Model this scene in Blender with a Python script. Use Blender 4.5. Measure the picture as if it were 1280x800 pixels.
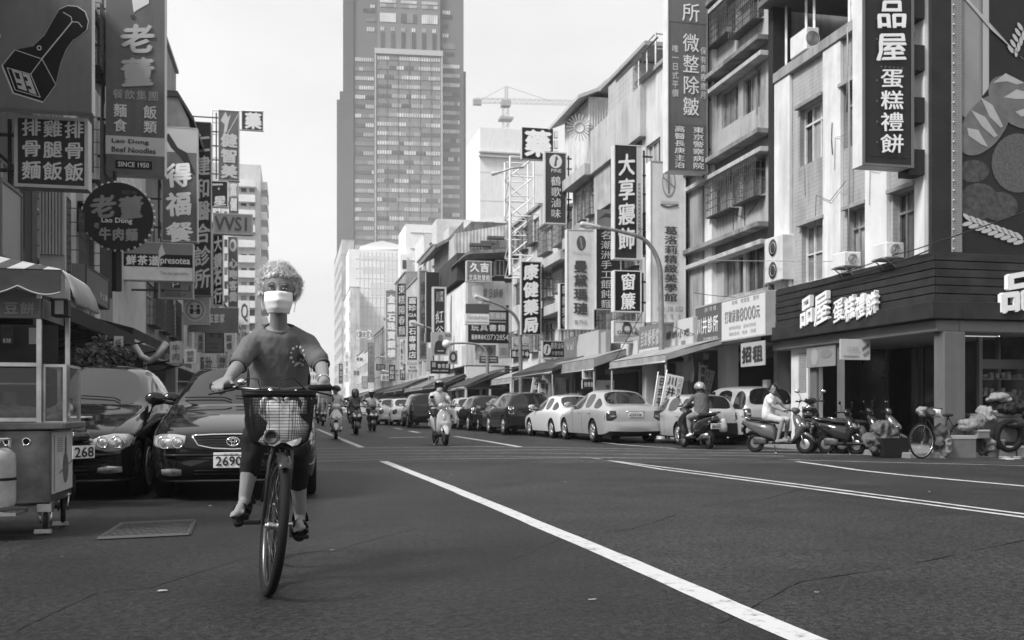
import bpy, bmesh, math, random
from math import sin, cos, pi, radians, atan, atan2, sqrt
from mathutils import Vector, Matrix
from mathutils.bvhtree import BVHTree
for _o in list(bpy.data.objects): bpy.data.objects.remove(_o)
SC = bpy.context.scene; COL = SC.collection
rnd = random.Random(7)
# ---------------------------------------------------------------- camera
F, CX, HY, CH = 1244.0, 640.0, 510.0, 0.95      # focal length (photo pixels), centre, horizon row, camera height (m)
TH = atan(275/1244.0)                            # the street runs along +Y; the camera looks a little to its right
cd = bpy.data.cameras.new('camera'); cam = bpy.data.objects.new('camera', cd); COL.objects.link(cam); SC.camera = cam
cam.location = (0, 0, CH); cam.rotation_euler = (pi/2, 0, -TH)
cd.sensor_fit = 'HORIZONTAL'; cd.sensor_width = 36.0; cd.lens = F/1280*36; cd.shift_y = (HY-400)/1280
cd.clip_start = 0.05; cd.clip_end = 5000
cd.dof.use_dof = True; cd.dof.focus_distance = 5.4; cd.dof.aperture_fstop = 7.0
# ---------------------------------------------------------------- sky and sun: bright overcast, black-and-white picture
w = bpy.data.worlds.new('World'); SC.world = w; w.use_nodes = True
nt = w.node_tree; nt.nodes.clear()
SUN_EL, SUN_AZ = radians(47), radians(-112)     # veiled sun high over the left side of the street, a little behind the camera
sky = nt.nodes.new('ShaderNodeTexSky'); sky.sky_type = 'NISHITA'; sky.sun_disc = False
sky.sun_elevation = SUN_EL; sky.sun_rotation = SUN_AZ; sky.air_density = 1.2; sky.dust_density = 4.0
bw = nt.nodes.new('ShaderNodeRGBToBW'); nt.links.new(sky.outputs[0], bw.inputs[0])
tc = nt.nodes.new('ShaderNodeTexCoord'); mp = nt.nodes.new('ShaderNodeMapping'); mp.inputs['Scale'].default_value = (1, 1, 2.6)
nz = nt.nodes.new('ShaderNodeTexNoise'); nz.inputs['Scale'].default_value = 1.7; nz.inputs['Detail'].default_value = 5; nz.inputs['Roughness'].default_value = .55
nt.links.new(tc.outputs['Generated'], mp.inputs[0]); nt.links.new(mp.outputs[0], nz.inputs['Vector'])
mr = nt.nodes.new('ShaderNodeMapRange'); mr.inputs[1].default_value = .3; mr.inputs[2].default_value = .7; mr.inputs[3].default_value = 5.4; mr.inputs[4].default_value = 7.2
nt.links.new(nz.outputs[0], mr.inputs[0])
mx = nt.nodes.new('ShaderNodeMix'); mx.data_type = 'FLOAT'; mx.inputs[0].default_value = .80     # mostly cloud cover
nt.links.new(bw.outputs[0], mx.inputs[2]); nt.links.new(mr.outputs[0], mx.inputs[3])
bg = nt.nodes.new('ShaderNodeBackground'); bg.inputs['Strength'].default_value = 0.12
out = nt.nodes.new('ShaderNodeOutputWorld'); nt.links.new(mx.outputs[0], bg.inputs[0]); nt.links.new(bg.outputs[0], out.inputs[0])
sl = bpy.data.lights.new('sun', 'SUN'); so = bpy.data.objects.new('sun', sl); COL.objects.link(so)
sl.energy = 3.9; sl.angle = radians(16); sl.color = (1, 1, 1)
_sd = Vector((cos(SUN_EL)*sin(SUN_AZ), cos(SUN_EL)*cos(SUN_AZ), sin(SUN_EL)))
so.rotation_euler = (-_sd).to_track_quat('-Z', 'Y').to_euler()
SC.view_settings.view_transform = 'Standard'; SC.view_settings.look = 'None'; SC.view_settings.exposure = 0.40; SC.view_settings.gamma = 1
SC.render.engine = 'CYCLES'; SC.cycles.max_bounces = 6; SC.cycles.diffuse_bounces = 3; SC.cycles.glossy_bounces = 3; SC.cycles.transparent_max_bounces = 24
SC.cycles.use_denoising = True
SC.cycles.use_fast_gi = False
# ---------------------------------------------------------------- picture <-> place: where a line of sight meets a plane of the street
def ray(px, py):
    u = (px-CX)/F; v = (HY-py)/F
    return Vector((sin(TH)+u*cos(TH), cos(TH)-u*sin(TH), v))
O0 = Vector((0, 0, CH))
def P(px, py, d): return O0+ray(px, py)*d
def PX(px, py, X): r = ray(px, py); return O0+r*(X/r.x)
def PY(px, py, Y): r = ray(px, py); return O0+r*(Y/r.y)
def PG(px, py, z=0): r = ray(px, py); return O0+r*((z-CH)/r.z)
# ---------------------------------------------------------------- materials (all grey: the photograph is black and white)
MATS = {}
def mat(name, g=.5, rough=.6, metal=0, nz=.0, ns=4, bump=0, bs=30, streak=0, spec=.2, coat=0, tile=None, alpha=1, trans=0, emit=0, grime=0, grain=0):
    if name in MATS: return MATS[name]
    m = bpy.data.materials.new(name); m.use_nodes = True; n = m.node_tree; b = n.nodes['Principled BSDF']
    L = n.links.new
    b.inputs['Base Color'].default_value = (g, g, g, 1); b.inputs['Roughness'].default_value = rough; b.inputs['Metallic'].default_value = metal
    b.inputs['Specular IOR Level'].default_value = spec; b.inputs['Coat Weight'].default_value = coat; b.inputs['Alpha'].default_value = alpha
    b.inputs['Transmission Weight'].default_value = trans
    if emit: b.inputs['Emission Color'].default_value = (1, 1, 1, 1); b.inputs['Emission Strength'].default_value = emit
    t = n.nodes.new('ShaderNodeTexCoord'); cur = None; hgt = None
    def noise(scale, vec=None, det=6):
        q = n.nodes.new('ShaderNodeTexNoise'); q.inputs['Scale'].default_value = scale; q.inputs['Detail'].default_value = det; q.inputs['Roughness'].default_value = .6
        L(vec or t.outputs['Object'], q.inputs['Vector']); return q.outputs[0]
    def rng(src, a, c, lo=.3, hi=.7):
        q = n.nodes.new('ShaderNodeMapRange'); q.inputs[1].default_value = lo; q.inputs[2].default_value = hi; q.inputs[3].default_value = a; q.inputs[4].default_value = c
        L(src, q.inputs[0]); return q.outputs[0]
    def mul(a, c):
        q = n.nodes.new('ShaderNodeMath'); q.operation = 'MULTIPLY'; L(a, q.inputs[0])
        if isinstance(c, (int, float)): q.inputs[1].default_value = c
        else: L(c, q.inputs[1])
        return q.outputs[0]
    if nz: cur = mul(rng(noise(ns), 1-nz, 1+nz), g)
    if grain: cur = mul(rng(noise(120, det=3), 1-grain, 1+grain*1.5, .38, .66), cur if cur else g); cur = mul(rng(noise(28, det=6), 1-grain*.9, 1+grain*1.2, .36, .64), cur)
    if grime:
        s = rng(noise(ns*.35, det=3), 1-grime, 1.0, .35, .6); cur = mul(s, cur if cur else g)
    if streak:
        mpn = n.nodes.new('ShaderNodeMapping'); mpn.inputs['Scale'].default_value = (2.2, 2.2, .16); L(t.outputs['Object'], mpn.inputs[0])
        s0 = rng(noise(1.5, mpn.outputs[0], 5), 1-streak, 1.04, .40, .62); s = n.nodes.new('ShaderNodeMix'); s.data_type = 'FLOAT'; L(rng(noise(.7, None, 4), .15, 1, .40, .56), s.inputs[0]); s.inputs[2].default_value = 1.0; L(s0, s.inputs[3]); s = s.outputs[0]; cur = mul(s, cur if cur else g)
    if tile:
        # small wall tiles: cubes of the object's own space, thin grout between
        vm = []
        sep = n.nodes.new('ShaderNodeSeparateXYZ'); L(t.outputs['Object'], sep.inputs[0])
        ad = n.nodes.new('ShaderNodeMath'); ad.operation = 'ADD'; L(sep.outputs[0], ad.inputs[0]); L(sep.outputs[1], ad.inputs[1])
        for src, size in ((ad.outputs[0], tile[0]), (sep.outputs[2], tile[1])):
            q = n.nodes.new('ShaderNodeMath'); q.operation = 'DIVIDE'; L(src, q.inputs[0]); q.inputs[1].default_value = size
            fr = n.nodes.new('ShaderNodeMath'); fr.operation = 'FRACT'; L(q.outputs[0], fr.inputs[0])
            gt = n.nodes.new('ShaderNodeMath'); gt.operation = 'GREATER_THAN'; L(fr.outputs[0], gt.inputs[0]); gt.inputs[1].default_value = tile[2]
            vm.append(gt.outputs[0])
        k = mul(vm[0], vm[1]); hgt = k
        cur = mul(rng(k, tile[3], 1.0, 0, 1), cur if cur else g)
    if cur: L(cur, b.inputs['Base Color'])
    if bump or hgt:
        bn = n.nodes.new('ShaderNodeBump'); bn.inputs['Strength'].default_value = bump or .3; bn.inputs['Distance'].default_value = .01
        L(hgt if hgt else noise(bs), bn.inputs['Height']); L(bn.outputs[0], b.inputs['Normal'])
    MATS[name] = m; return m
def G(v, rough=.6, **k):       # plain grey paint at a few levels
    v = round(v, 3); k.setdefault('spec', .15); k.setdefault('nz', .10); k.setdefault('ns', 2.5)
    nm = 'paint_%d_%d' % (v*1000, rough*100)+''.join('_%s%s' % (a, c) for a, c in sorted(k.items()))
    return mat(nm[:60], v, rough, **k)
# ---------------------------------------------------------------- mesh collector
class MB:
    def __init__(s, M=None): s.v = []; s.f = []; s.mi = []; s.sm = []; s.mats = []; s.M = M or Matrix(); s.cur = 0
    def mt(s, m):
        if m not in s.mats: s.mats.append(m)
        s.cur = s.mats.index(m); return s
    def add(s, vs, fs, smooth=False, M=None):
        b = len(s.v); T = s.M @ M if M is not None else s.M
        s.v += [T @ Vector(p) for p in vs]
        for f in fs: s.f.append([b+i for i in f]); s.mi.append(s.cur); s.sm.append(smooth)
        return s
    def box(s, a, b, M=None, bev=0):
        x0, y0, z0 = [min(a[i], b[i]) for i in range(3)]; x1, y1, z1 = [max(a[i], b[i]) for i in range(3)]
        if bev:
            e = min(bev, (x1-x0)*.45, (y1-y0)*.45, (z1-z0)*.45); vs = []; bm = bmesh.new()
            bmesh.ops.create_cube(bm, size=1)
            for v in bm.verts: v.co = Vector(((x0+x1)/2+v.co.x*(x1-x0), (y0+y1)/2+v.co.y*(y1-y0), (z0+z1)/2+v.co.z*(z1-z0)))
            bmesh.ops.bevel(bm, geom=bm.edges[:], offset=e, segments=2 if bev > .02 else 1, affect='EDGES', profile=.5)
            bm.verts.index_update(); s.add([v.co.copy() for v in bm.verts], [[v.index for v in f.verts] for f in bm.faces], bev > .02, M); bm.free(); return s
        vs = [(x0, y0, z0), (x1, y0, z0), (x1, y1, z0), (x0, y1, z0), (x0, y0, z1), (x1, y0, z1), (x1, y1, z1), (x0, y1, z1)]
        return s.add(vs, [(0, 3, 2, 1), (4, 5, 6, 7), (0, 1, 5, 4), (1, 2, 6, 5), (2, 3, 7, 6), (3, 0, 4, 7)], False, M)
    def quad(s, a, b, c, d): return s.add([a, b, c, d], [(0, 1, 2, 3)])
    def poly(s, pts): return s.add(pts, [tuple(range(len(pts)))])
    def tube(s, pts, r, n=8, cap=True, smooth=True):
        pts = [Vector(p) for p in pts]; rs = r if isinstance(r, (list, tuple)) else [r]*len(pts)
        vs = []; ref = None
        for i, p in enumerate(pts):
            t = (pts[min(i+1, len(pts)-1)]-pts[max(i-1, 0)])
            t = t.normalized() if t.length > 1e-9 else Vector((0, 0, 1))
            if ref is None: ref = Vector((0, 0, 1)) if abs(t.z) < .9 else Vector((1, 0, 0))
            u = t.cross(ref).normalized(); ref = u.cross(t).normalized(); 
            for k in range(n): a = 2*pi*k/n; vs.append(p+(u*cos(a)+ref*sin(a))*rs[i])
        fs = []
        for i in range(len(pts)-1):
            for k in range(n): fs.append((i*n+k, i*n+(k+1) % n, (i+1)*n+(k+1) % n, (i+1)*n+k))
        if cap: fs += [tuple(range(n))[::-1], tuple(range((len(pts)-1)*n, len(pts)*n))]
        return s.add(vs, fs, smooth)
    def bar(s, a, b, wd, M=None):   # square bar
        return s.tube([a, b], wd*.707, 4, smooth=False)
    def lathe(s, c, axis, prof, n=24, smooth=True, M=None):   # prof: (dist along axis, radius)
        c = Vector(c); t = Vector(axis).normalized(); ref = Vector((0, 0, 1)) if abs(t.z) < .9 else Vector((1, 0, 0))
        u = t.cross(ref).normalized(); w2 = t.cross(u); vs = []
        for a, r in prof:
            for k in range(n): q = 2*pi*k/n; vs.append(c+t*a+(u*cos(q)+w2*sin(q))*max(r, 1e-4))
        fs = [(i*n+k, i*n+(k+1) % n, (i+1)*n+(k+1) % n, (i+1)*n+k) for i in range(len(prof)-1) for k in range(n)]
        fs += [tuple(range(n))[::-1], tuple(range((len(prof)-1)*n, len(prof)*n))]
        return s.add(vs, fs, smooth, M)
    def torus(s, c, axis, R, r, n=32, m=8, ry=None):
        c = Vector(c); t = Vector(axis).normalized(); ref = Vector((0, 0, 1)) if abs(t.z) < .9 else Vector((1, 0, 0))
        u = t.cross(ref).normalized(); w2 = t.cross(u); vs = []; fs = []
        for i in range(n):
            a = 2*pi*i/n; e = u*cos(a)+w2*sin(a)
            for k in range(m): b = 2*pi*k/m; vs.append(c+e*(R+r*cos(b))+t*(ry or r)*sin(b))
        for i in range(n):
            for k in range(m): fs.append((i*m+k, i*m+(k+1) % m, ((i+1) % n)*m+(k+1) % m, ((i+1) % n)*m+k))
        return s.add(vs, fs, True)
    def ball(s, c, r, n=12, m=8, M=None):
        r = r if isinstance(r, (tuple, list)) else (r, r, r); vs = []; fs = []; c = Vector(c)
        for i in range(1, m):
            a = pi*i/m
            for k in range(n): b = 2*pi*k/n; vs.append(c+Vector((r[0]*sin(a)*cos(b), r[1]*sin(a)*sin(b), r[2]*cos(a))))
        top = len(vs); vs += [c+Vector((0, 0, r[2])), c-Vector((0, 0, r[2]))]
        for i in range(m-2):
            for k in range(n): fs.append((i*n+k, (i+1)*n+k, (i+1)*n+(k+1) % n, i*n+(k+1) % n))
        for k in range(n): fs.append((top, k, (k+1) % n)); fs.append((top+1, (m-2)*n+(k+1) % n, (m-2)*n+k))
        return s.add(vs, fs, True, M)
    def cap(s, a, b, ra, rb, n=12):   # tapered capsule
        a = Vector(a); b = Vector(b); t = (b-a); l = t.length or 1e-4; t = t/l; pr = []
        for i in range(0, 5): q = pi/2*(1-i/4); pr.append((-ra*sin(q), ra*cos(q)))
        for i in range(0, 5): q = pi/2*i/4; pr.append((l+rb*sin(q), rb*cos(q)))
        return s.lathe(a, t, pr, n)
    def loft(s, rings, closed=True, cap=True, smooth=True):
        n = len(rings[0]); vs = [p for r in rings for p in r]; fs = []
        for i in range(len(rings)-1):
            for k in range(n if closed else n-1): fs.append((i*n+k, i*n+(k+1) % n, (i+1)*n+(k+1) % n, (i+1)*n+k))
        if cap and closed: fs += [tuple(range(n))[::-1], tuple(range((len(rings)-1)*n, len(rings)*n))]
        return s.add(vs, fs, smooth)
    def prism(s, pts, off):   # polygon pulled along a vector
        off = Vector(off); n = len(pts); vs = [Vector(p) for p in pts]; vs += [p+off for p in vs]
        fs = [tuple(range(n))[::-1], tuple(range(n, 2*n))]+[(i, (i+1) % n, n+(i+1) % n, n+i) for i in range(n)]
        return s.add(vs, fs)
    def text(s, st, O, U, V, wd, ht, vertical=False, bold=.015, brush=0, nrm=.008, fit=.92):
        """flat print: st laid into the rectangle O, O+U*wd, O+V*ht (U along, V up)"""
        U = Vector(U).normalized(); V = Vector(V).normalized(); N = U.cross(V)*nrm; O = Vector(O)+N
        cjk = any(ord(c) > 0x2e80 for c in st)
        if not cjk and not vertical: cells = [(st, 0, 0, wd, ht)]
        else:
            n = len(st); cells = []
            for i, c in enumerate(st):
                if c == ' ': continue
                if vertical: cells.append((c, 0, ht*(1-(i+1)/n), wd, ht/n))
                else: cells.append((c, wd*i/n, 0, wd/n, ht))
        for c, x, y, cw, chh in cells:
            g = glyph(c, 0)
            if not g: continue
            vs, fs = g; pad = (1-fit)/2; k1 = bold if c == cells[0][0] and not cjk else bold
            if len(c) > 1: sh = [(0, 0)] if bold < .005 else [(-bold*.32, -.02), (0, .02), (bold*.32, -.02)]
            else: sh = [(0, 0)] if bold < .005 else [(-bold*.6, 0), (bold*.6, 0)] if bold <= .015 else [(-bold*.8, -bold*.3), (bold*.8, -bold*.3), (0, bold*.8)] if bold < .04 else [(-bold, 0), (bold, 0), (0, bold*.8), (0, -bold*.8)]
            for q, (da, db) in enumerate(sh):
                o = []
                for a, b in vs:
                    a += da; b += db
                    if brush: b2 = b+brush*(a-.5)*.6; a2 = a+brush*.10*sin(b*7+a*4); a, b = a2, b2
                    o.append(O+N*(.22*q)+U*(x+cw*(pad+a*fit))+V*(y+chh*(pad+b*fit)))
                s.add(o, fs)
        return s
    def build(s, name, parent=None, m=None, world=False, auto=False):
        me = bpy.data.meshes.new(name); me.from_pydata([tuple(p) for p in s.v], [], s.f)
        ms = s.mats or [m]
        if m is not None and not s.mats: ms = [m]
        for q in ms: me.materials.append(q)
        me.polygons.foreach_set('material_index', s.mi); me.polygons.foreach_set('use_smooth', s.sm); me.validate(); me.update()
        o = bpy.data.objects.new(name, me); COL.objects.link(o)
        if parent is not None:
            o.parent = parent
            if world: o.matrix_parent_inverse = pmat(parent).inverted()
        return o
_GL = {}
def glyph(c, bold):
    k = (c, bold)
    if k in _GL: return _GL[k]
    cu = bpy.data.curves.new('t', 'FONT'); cu.body = c; cu.resolution_u = 2; cu.offset = bold
    ob = bpy.data.objects.new('t', cu); me = bpy.data.meshes.new_from_object(ob)
    vs = [(v.co.x, v.co.y) for v in me.vertices]; fs = [tuple(p.vertices) for p in me.polygons]
    bpy.data.meshes.remove(me); bpy.data.objects.remove(ob); bpy.data.curves.remove(cu)
    if not vs: _GL[k] = None; return None
    if ord(c[0]) > 0x2e80: vs = [(a, b+.12) for a, b in vs]
    elif len(c) == 1 and False: pass
    else:
        x0 = min(a for a, b in vs); x1 = max(a for a, b in vs); y0 = min(b for a, b in vs); y1 = max(b for a, b in vs)
        if c in '-.·:|1Il': 
            m_ = .5-(x1+x0)/2; vs = [(a+m_, b+.12) for a, b in vs]
        else: vs = [((a-x0)/(x1-x0+1e-6), (b-y0)/(y1-y0+1e-6)) for a, b in vs]
    _GL[k] = (vs, fs); return _GL[k]
def pmat(o):
    M = Matrix.Translation(o.location) @ o.rotation_euler.to_matrix().to_4x4()
    if o.parent: M = pmat(o.parent) @ o.matrix_parent_inverse @ M
    return M
LABELS = {}
def tag(o, label, cat, group=None, kind=None):
    o['label'] = label; o['category'] = cat
    if group: o['group'] = group
    if kind: o['kind'] = kind
    return o
def thing(name, label, cat, loc=(0, 0, 0), rz=0, group=None):
    o = bpy.data.objects.new(name, None); COL.objects.link(o); o.location = loc; o.rotation_euler = (0, 0, rz); o.empty_display_size = .1
    return tag(o, label, cat, group)
def struct(o, label=None): o['kind'] = 'structure'; return o
def kids(o): return [c for c in bpy.data.objects if c.parent == o]
_CH = {}
def dup(root, loc, rz, label, group=None):
    r = root.copy(); COL.objects.link(r); r.location = loc; r.rotation_euler = (0, 0, rz); r['label'] = label
    if group: r['group'] = group
    def rec(a, b):
        for c in list(a.children):
            d = c.copy(); COL.objects.link(d); d.parent = b; rec(c, d)
    rec(root, r); return r
TS = bpy.data.scenes.new('workshop')
def baked(o, extra=()):
    """mesh of o with its modifiers applied, evaluated alone so that it stays quick"""
    for q in (o,)+tuple(extra): COL.objects.unlink(q); TS.collection.objects.link(q)
    vl = TS.view_layers[0]; vl.update(); me = bpy.data.meshes.new_from_object(o.evaluated_get(vl.depsgraph), depsgraph=vl.depsgraph)
    for q in (o,)+tuple(extra): TS.collection.objects.unlink(q); COL.objects.link(q)
    return me
def remesh(mb, name, vox, parent, m, smooth=2, world=False, disp=0, dscale=.05):
    """one continuous skin over the collected shapes"""
    o = mb.build(name, None, m); o.data.materials.clear(); o.data.materials.append(m)
    md = o.modifiers.new('r', 'REMESH'); md.mode = 'VOXEL'; md.voxel_size = vox; md.use_smooth_shade = True
    if smooth: s = o.modifiers.new('s', 'SMOOTH'); s.iterations = smooth; s.factor = .5
    me = baked(o); nm = o.name; old = o.data; bpy.data.objects.remove(o); bpy.data.meshes.remove(old)
    for p in me.polygons: p.use_smooth = True; p.material_index = 0
    me.materials.clear(); me.materials.append(m); me.name = nm
    if disp:
        from mathutils import noise as NZ
        ns = [v.normal.copy() for v in me.vertices]
        for v, n in zip(me.vertices, ns): v.co += n*disp*NZ.fractal(v.co/dscale, 1, 2, 3)
    o = bpy.data.objects.new(name, me); COL.objects.link(o)
    if parent is not None:
        o.parent = parent
        if world: o.matrix_parent_inverse = pmat(parent).inverted()
    return o
# shared materials
M_ = dict(
 asphalt=None,
 chrome=mat('chrome', .75, .12, 1), steel=mat('steel', .5, .32, 1, nz=.25, ns=6), galv=mat('galvanised', .42, .5, .6, nz=.2, ns=5),
 black=mat('black_paint', .02, .45), rubber=mat('rubber', .010, .75, nz=.2, ns=20), dark=mat('dark_void', .012, .8),
 glass=mat('dark_glass', .02, .08, spec=.7), pane=mat('window_pane', .24, .12, nz=.5, ns=.7, spec=.8), pane_d=mat('window_pane_dark', .05, .12, nz=.5, ns=1.1, spec=.7),
 white=mat('white_enamel', .75, .45, nz=.06, ns=3), frame=mat('window_frame', .55, .5, nz=.15, ns=6), frame_d=mat('dark_frame', .05, .5, nz=.2, ns=6),
)
# ================================================================ GROUND
M_['asphalt'] = mat('asphalt', .021, .60, nz=.35, ns=1.1, bump=.9, bs=55, grime=.3, grain=.75, spec=.26)
M_['asphalt2'] = mat('asphalt_crossing', .060, .82, nz=.25, ns=2.5, bump=.55, bs=160, grime=.2, spec=.35)
def worn_paint():
    m = bpy.data.materials.new('worn_road_paint'); m.use_nodes = True; n = m.node_tree; b = n.nodes['Principled BSDF']; L = n.links.new
    t = n.nodes.new('ShaderNodeTexCoord'); q = n.nodes.new('ShaderNodeTexNoise'); q.inputs['Scale'].default_value = 9; q.inputs['Detail'].default_value = 8; q.inputs['Roughness'].default_value = .75
    L(t.outputs['Object'], q.inputs['Vector']); r = n.nodes.new('ShaderNodeMapRange'); r.inputs[1].default_value = .33; r.inputs[2].default_value = .47; r.inputs[3].default_value = .16; r.inputs[4].default_value = .46
    L(q.outputs[0], r.inputs[0]); L(r.outputs[0], b.inputs['Base Color']); b.inputs['Roughness'].default_value = .6; MATS['worn_road_paint'] = m; return m
M_['paint'] = worn_paint()
M_['paint_old'] = mat('old_road_paint', .17, .7, nz=.5, ns=5, bump=.3, bs=100)
M_['paint_mid'] = mat('thin_road_paint', .42, .6, nz=.35, ns=6)
g = MB(); g.poly([(-900, -60, 0), (900, -60, 0), (900, 2600, 0), (-900, 2600, 0)]); struct(g.build('ground', None, mat('far_ground', .09, .9, nz=.3, ns=.2)))
g = MB(); g.poly([(-5.0, -20, .004), (11.2, -20, .004), (11.2, 900, .004), (-5.0, 900, .004)]); struct(g.build('road', None, M_['asphalt']))
g = MB(); g.poly([(11.2, -20, .004), (60, -20, .004), (60, 16.0, .004), (11.2, 16.0, .004)]); struct(g.build('side_road', None, M_['asphalt']))
# arcade pavements with a low kerb
def pavement(x0, x1, y0, y1, h=.11):
    g = MB(); g.box((x0, y0, -.05), (x1, y1, h), bev=.015); return struct(g.build('pavement', None, mat('pavement_stone', .2, .8, nz=.2, ns=2, bump=.3, bs=60, tile=(.3, .3, .03, .7))))
pavement(11.3, 16, 16.6, 300); pavement(16.0, 60, 16.65, 19.5, .105); pavement(-16, -5.05, 9, 300)
def line(pts, wd, m, z=.008, n=6):
    """painted line through picture points on the road; wd metres"""
    W = [PG(a, b) for a, b in pts]; s = []
    for i in range(len(W)-1):
        for k in range(n): s.append(W[i].lerp(W[i+1], k/n))
    s.append(W[-1]); g = MB(); L = []; R = []
    for i, p in enumerate(s):
        t = (s[min(i+1, len(s)-1)]-s[max(i-1, 0)]).normalized(); q = Vector((-t.y, t.x, 0)); j = rnd.uniform(-.006, .006)
        L.append(Vector((p.x, p.y, z))+q*(wd/2+j)); R.append(Vector((p.x, p.y, z))-q*(wd/2+rnd.uniform(-.006, .006)))
    for i in range(len(s)-1): g.quad(R[i], R[i+1], L[i+1], L[i])
    return struct(g.build('road_marking', None, m))
line([(479, 577), (560, 609), (660, 651), (780, 701.5), (1004, 800), (1240, 900)], .155, M_['paint'])
line([(396.5, 536.5), (452, 559.5)], .155, M_['paint'])
line([(384, 531.5), (390, 534)], .14, M_['paint'])
for dy in (0, 2.6): line([(742+dy*1.2, 573.5), (830-dy, 584.6+dy), (1000-dy*2, 606.5+dy), (1140-dy*2, 625+dy*1.2), (1330, 650+dy*1.6)], .085, M_['paint_mid'])
line([(996, 577.5), (1030, 582), (1075, 588.6), (1130, 594.6), (1330, 613)], .11, M_['paint'], .009)
line([(568, 545.5), (610, 552), (650, 559)], .16, M_['paint_mid'])
line([(595, 537.5), (640, 541), (700, 547.5), (781, 556.5), (845, 561)], .10, M_['paint'])
line([(486, 547.5), (532, 546.5)], .35, M_['paint_mid']); line([(492, 535), (502, 537)], .2, M_['paint_mid']); line([(512, 539), (524, 541)], .2, M_['paint_mid'])
for pts, wd in (([(388, 561), (600, 558.5), (900, 563), (1290, 566)], .28), ([(388, 564.5), (700, 562.5), (1000, 568), (1290, 571)], .2), ([(389, 568.5), (640, 566.5), (980, 570.5)], .16),
                ([(389, 572.5), (600, 570.5), (960, 574.5), (1290, 583)], .14), ([(389, 577.3), (480, 574.5), (740, 572.5), (1000, 575)], .16)):
    line(pts, wd, M_['paint_old'], .0075)
line([(400, 545.5), (440, 545)], .25, M_['paint_old']); 
# darker and paler tar patches where the road was dug up and closed
for pts, mm in (([(392, 560), (1280, 565), (1280, 581), (392, 578)], .052), ([(300, 581), (476, 579), (560, 611), (660, 653), (780, 703), (1000, 802), (0, 802), (0, 700), (120, 640)], .024)):
    g = MB(); g.poly([Vector((p.x, p.y, .0055)) for p in (PG(a, b) for a, b in pts)][::-1]); struct(g.build('road_patch', None, mat('tar_patch_%d' % (mm*1000), mm*.58, .60, spec=.26, nz=.35, ns=1.1, bump=.9, bs=55, grime=.3, grain=.75)))
for pts in ([(640, 700), (700, 676), (790, 660), (880, 632), (960, 622), (1060, 596)], [(20, 790), (120, 742), (190, 736), (300, 700), (420, 690), (520, 660)], [(900, 780), (1000, 730), (1120, 712), (1290, 676)]):
    line([(a, b+rnd.uniform(-2, 2)) for a, b in pts], .008, mat('tar_seam', .006, .5), .0072, 10)
# litter: dry leaves and scraps on the asphalt
lm = MB()
for i in range(14):
    a, b = rnd.uniform(395, 1250), 585+rnd.random()**1.5*215
    if i < 4: a = rnd.uniform(20, 300)
    p = PG(a, b); s = rnd.uniform(.006, .018); q = rnd.uniform(0, 6); z = .012
    lm.poly([p+Vector((cos(q+k*1.26+rnd.uniform(-.3, .3))*s*1.6, sin(q+k*1.26)*s, z+rnd.uniform(0, .004))) for k in range(5)])
o = lm.build('litter', None, mat('dry_leaf', .28, .8)); o['kind'] = 'stuff'; o['label'] = 'dry leaves and paper scraps on the asphalt'
# cast-iron access cover beside the cart
c = [PG(122, 676), PG(236, 670.5), PG(243, 653), PG(152, 657)]
t = thing('access_cover', 'rectangular patterned metal utility cover set in the asphalt by the food cart', 'manhole cover', c[0])
g = MB(); g.prism([p+Vector((0, 0, .006)) for p in c], (0, 0, .006)); g.build('plate', t, mat('cover_iron', .04, .55, .3, nz=.3, ns=9), world=True)
g = MB(); 
for k in range(4): g.bar(c[k]+Vector((0, 0, .014)), c[(k+1) % 4]+Vector((0, 0, .014)), .022)
g.build('rim', t, mat('cover_rim', .09, .5, .3), world=True)
g = MB(); nx, ny = 22, 9
for i in range(nx):
    for j in range(ny):
        u = (i+.5)/nx; v = (j+.5)/ny; p = c[0].lerp(c[1], u).lerp(c[3].lerp(c[2], u), v)+Vector((0, 0, .0135)); e = .012 if (i+j) % 2 else -.012
        g.box(p-Vector((abs(e)+.006, .006, .002)), p+Vector((abs(e)+.006, .006, .002)), Matrix.Translation(p) @ Matrix.Rotation(.7 if e > 0 else -.7, 4, 'Z') @ Matrix.Translation(-p))
o = g.build('tread_pattern', t, mat('cover_tread', .11, .45, .4), world=True); o['kind'] = 'stuff'
# ================================================================ BUILDINGS
def RX(X): return lambda u, v, w: Vector((X-w, u, v))        # wall on the right side of the street, u runs away from the camera
def LX(X): return lambda u, v, w: Vector((X+w, u, v))        # wall on the left side
def FY(Y): return lambda u, v, w: Vector((u, Y-w, v))        # wall facing the camera
def mbox(g, mp, u0, u1, v0, v1, w0, w1, bev=0): a = mp(u0, v0, w0); b = mp(u1, v1, w1); g.box(a, b, bev=bev)
def wall(g, mp, u0, u1, v0, v1, ops, rev=.16):
    ops = [o for o in ops if o[0] < u1 and o[1] > u0]
    us = sorted(set([u0, u1]+[x for o in ops for x in o[:2]])); vs = sorted(set([v0, v1]+[x for o in ops for x in o[2:4]]))
    for i in range(len(us)-1):
        for j in range(len(vs)-1):
            a, b, c, d = us[i], us[i+1], vs[j], vs[j+1]; m, n = (a+b)/2, (c+d)/2
            if any(o[0] < m < o[1] and o[2] < n < o[3] for o in ops): continue
            if a < u0 or b > u1 or c < v0 or d > v1: continue
            g.quad(mp(a, c, 0), mp(b, c, 0), mp(b, d, 0), mp(a, d, 0))
    for a, b, c, d in [o[:4] for o in ops]:
        for (p, q) in (((a, c), (b, c)), ((b, c), (b, d)), ((b, d), (a, d)), ((a, d), (a, c))):
            g.quad(mp(p[0], p[1], 0), mp(q[0], q[1], 0), mp(q[0], q[1], -rev), mp(p[0], p[1], -rev))
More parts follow.
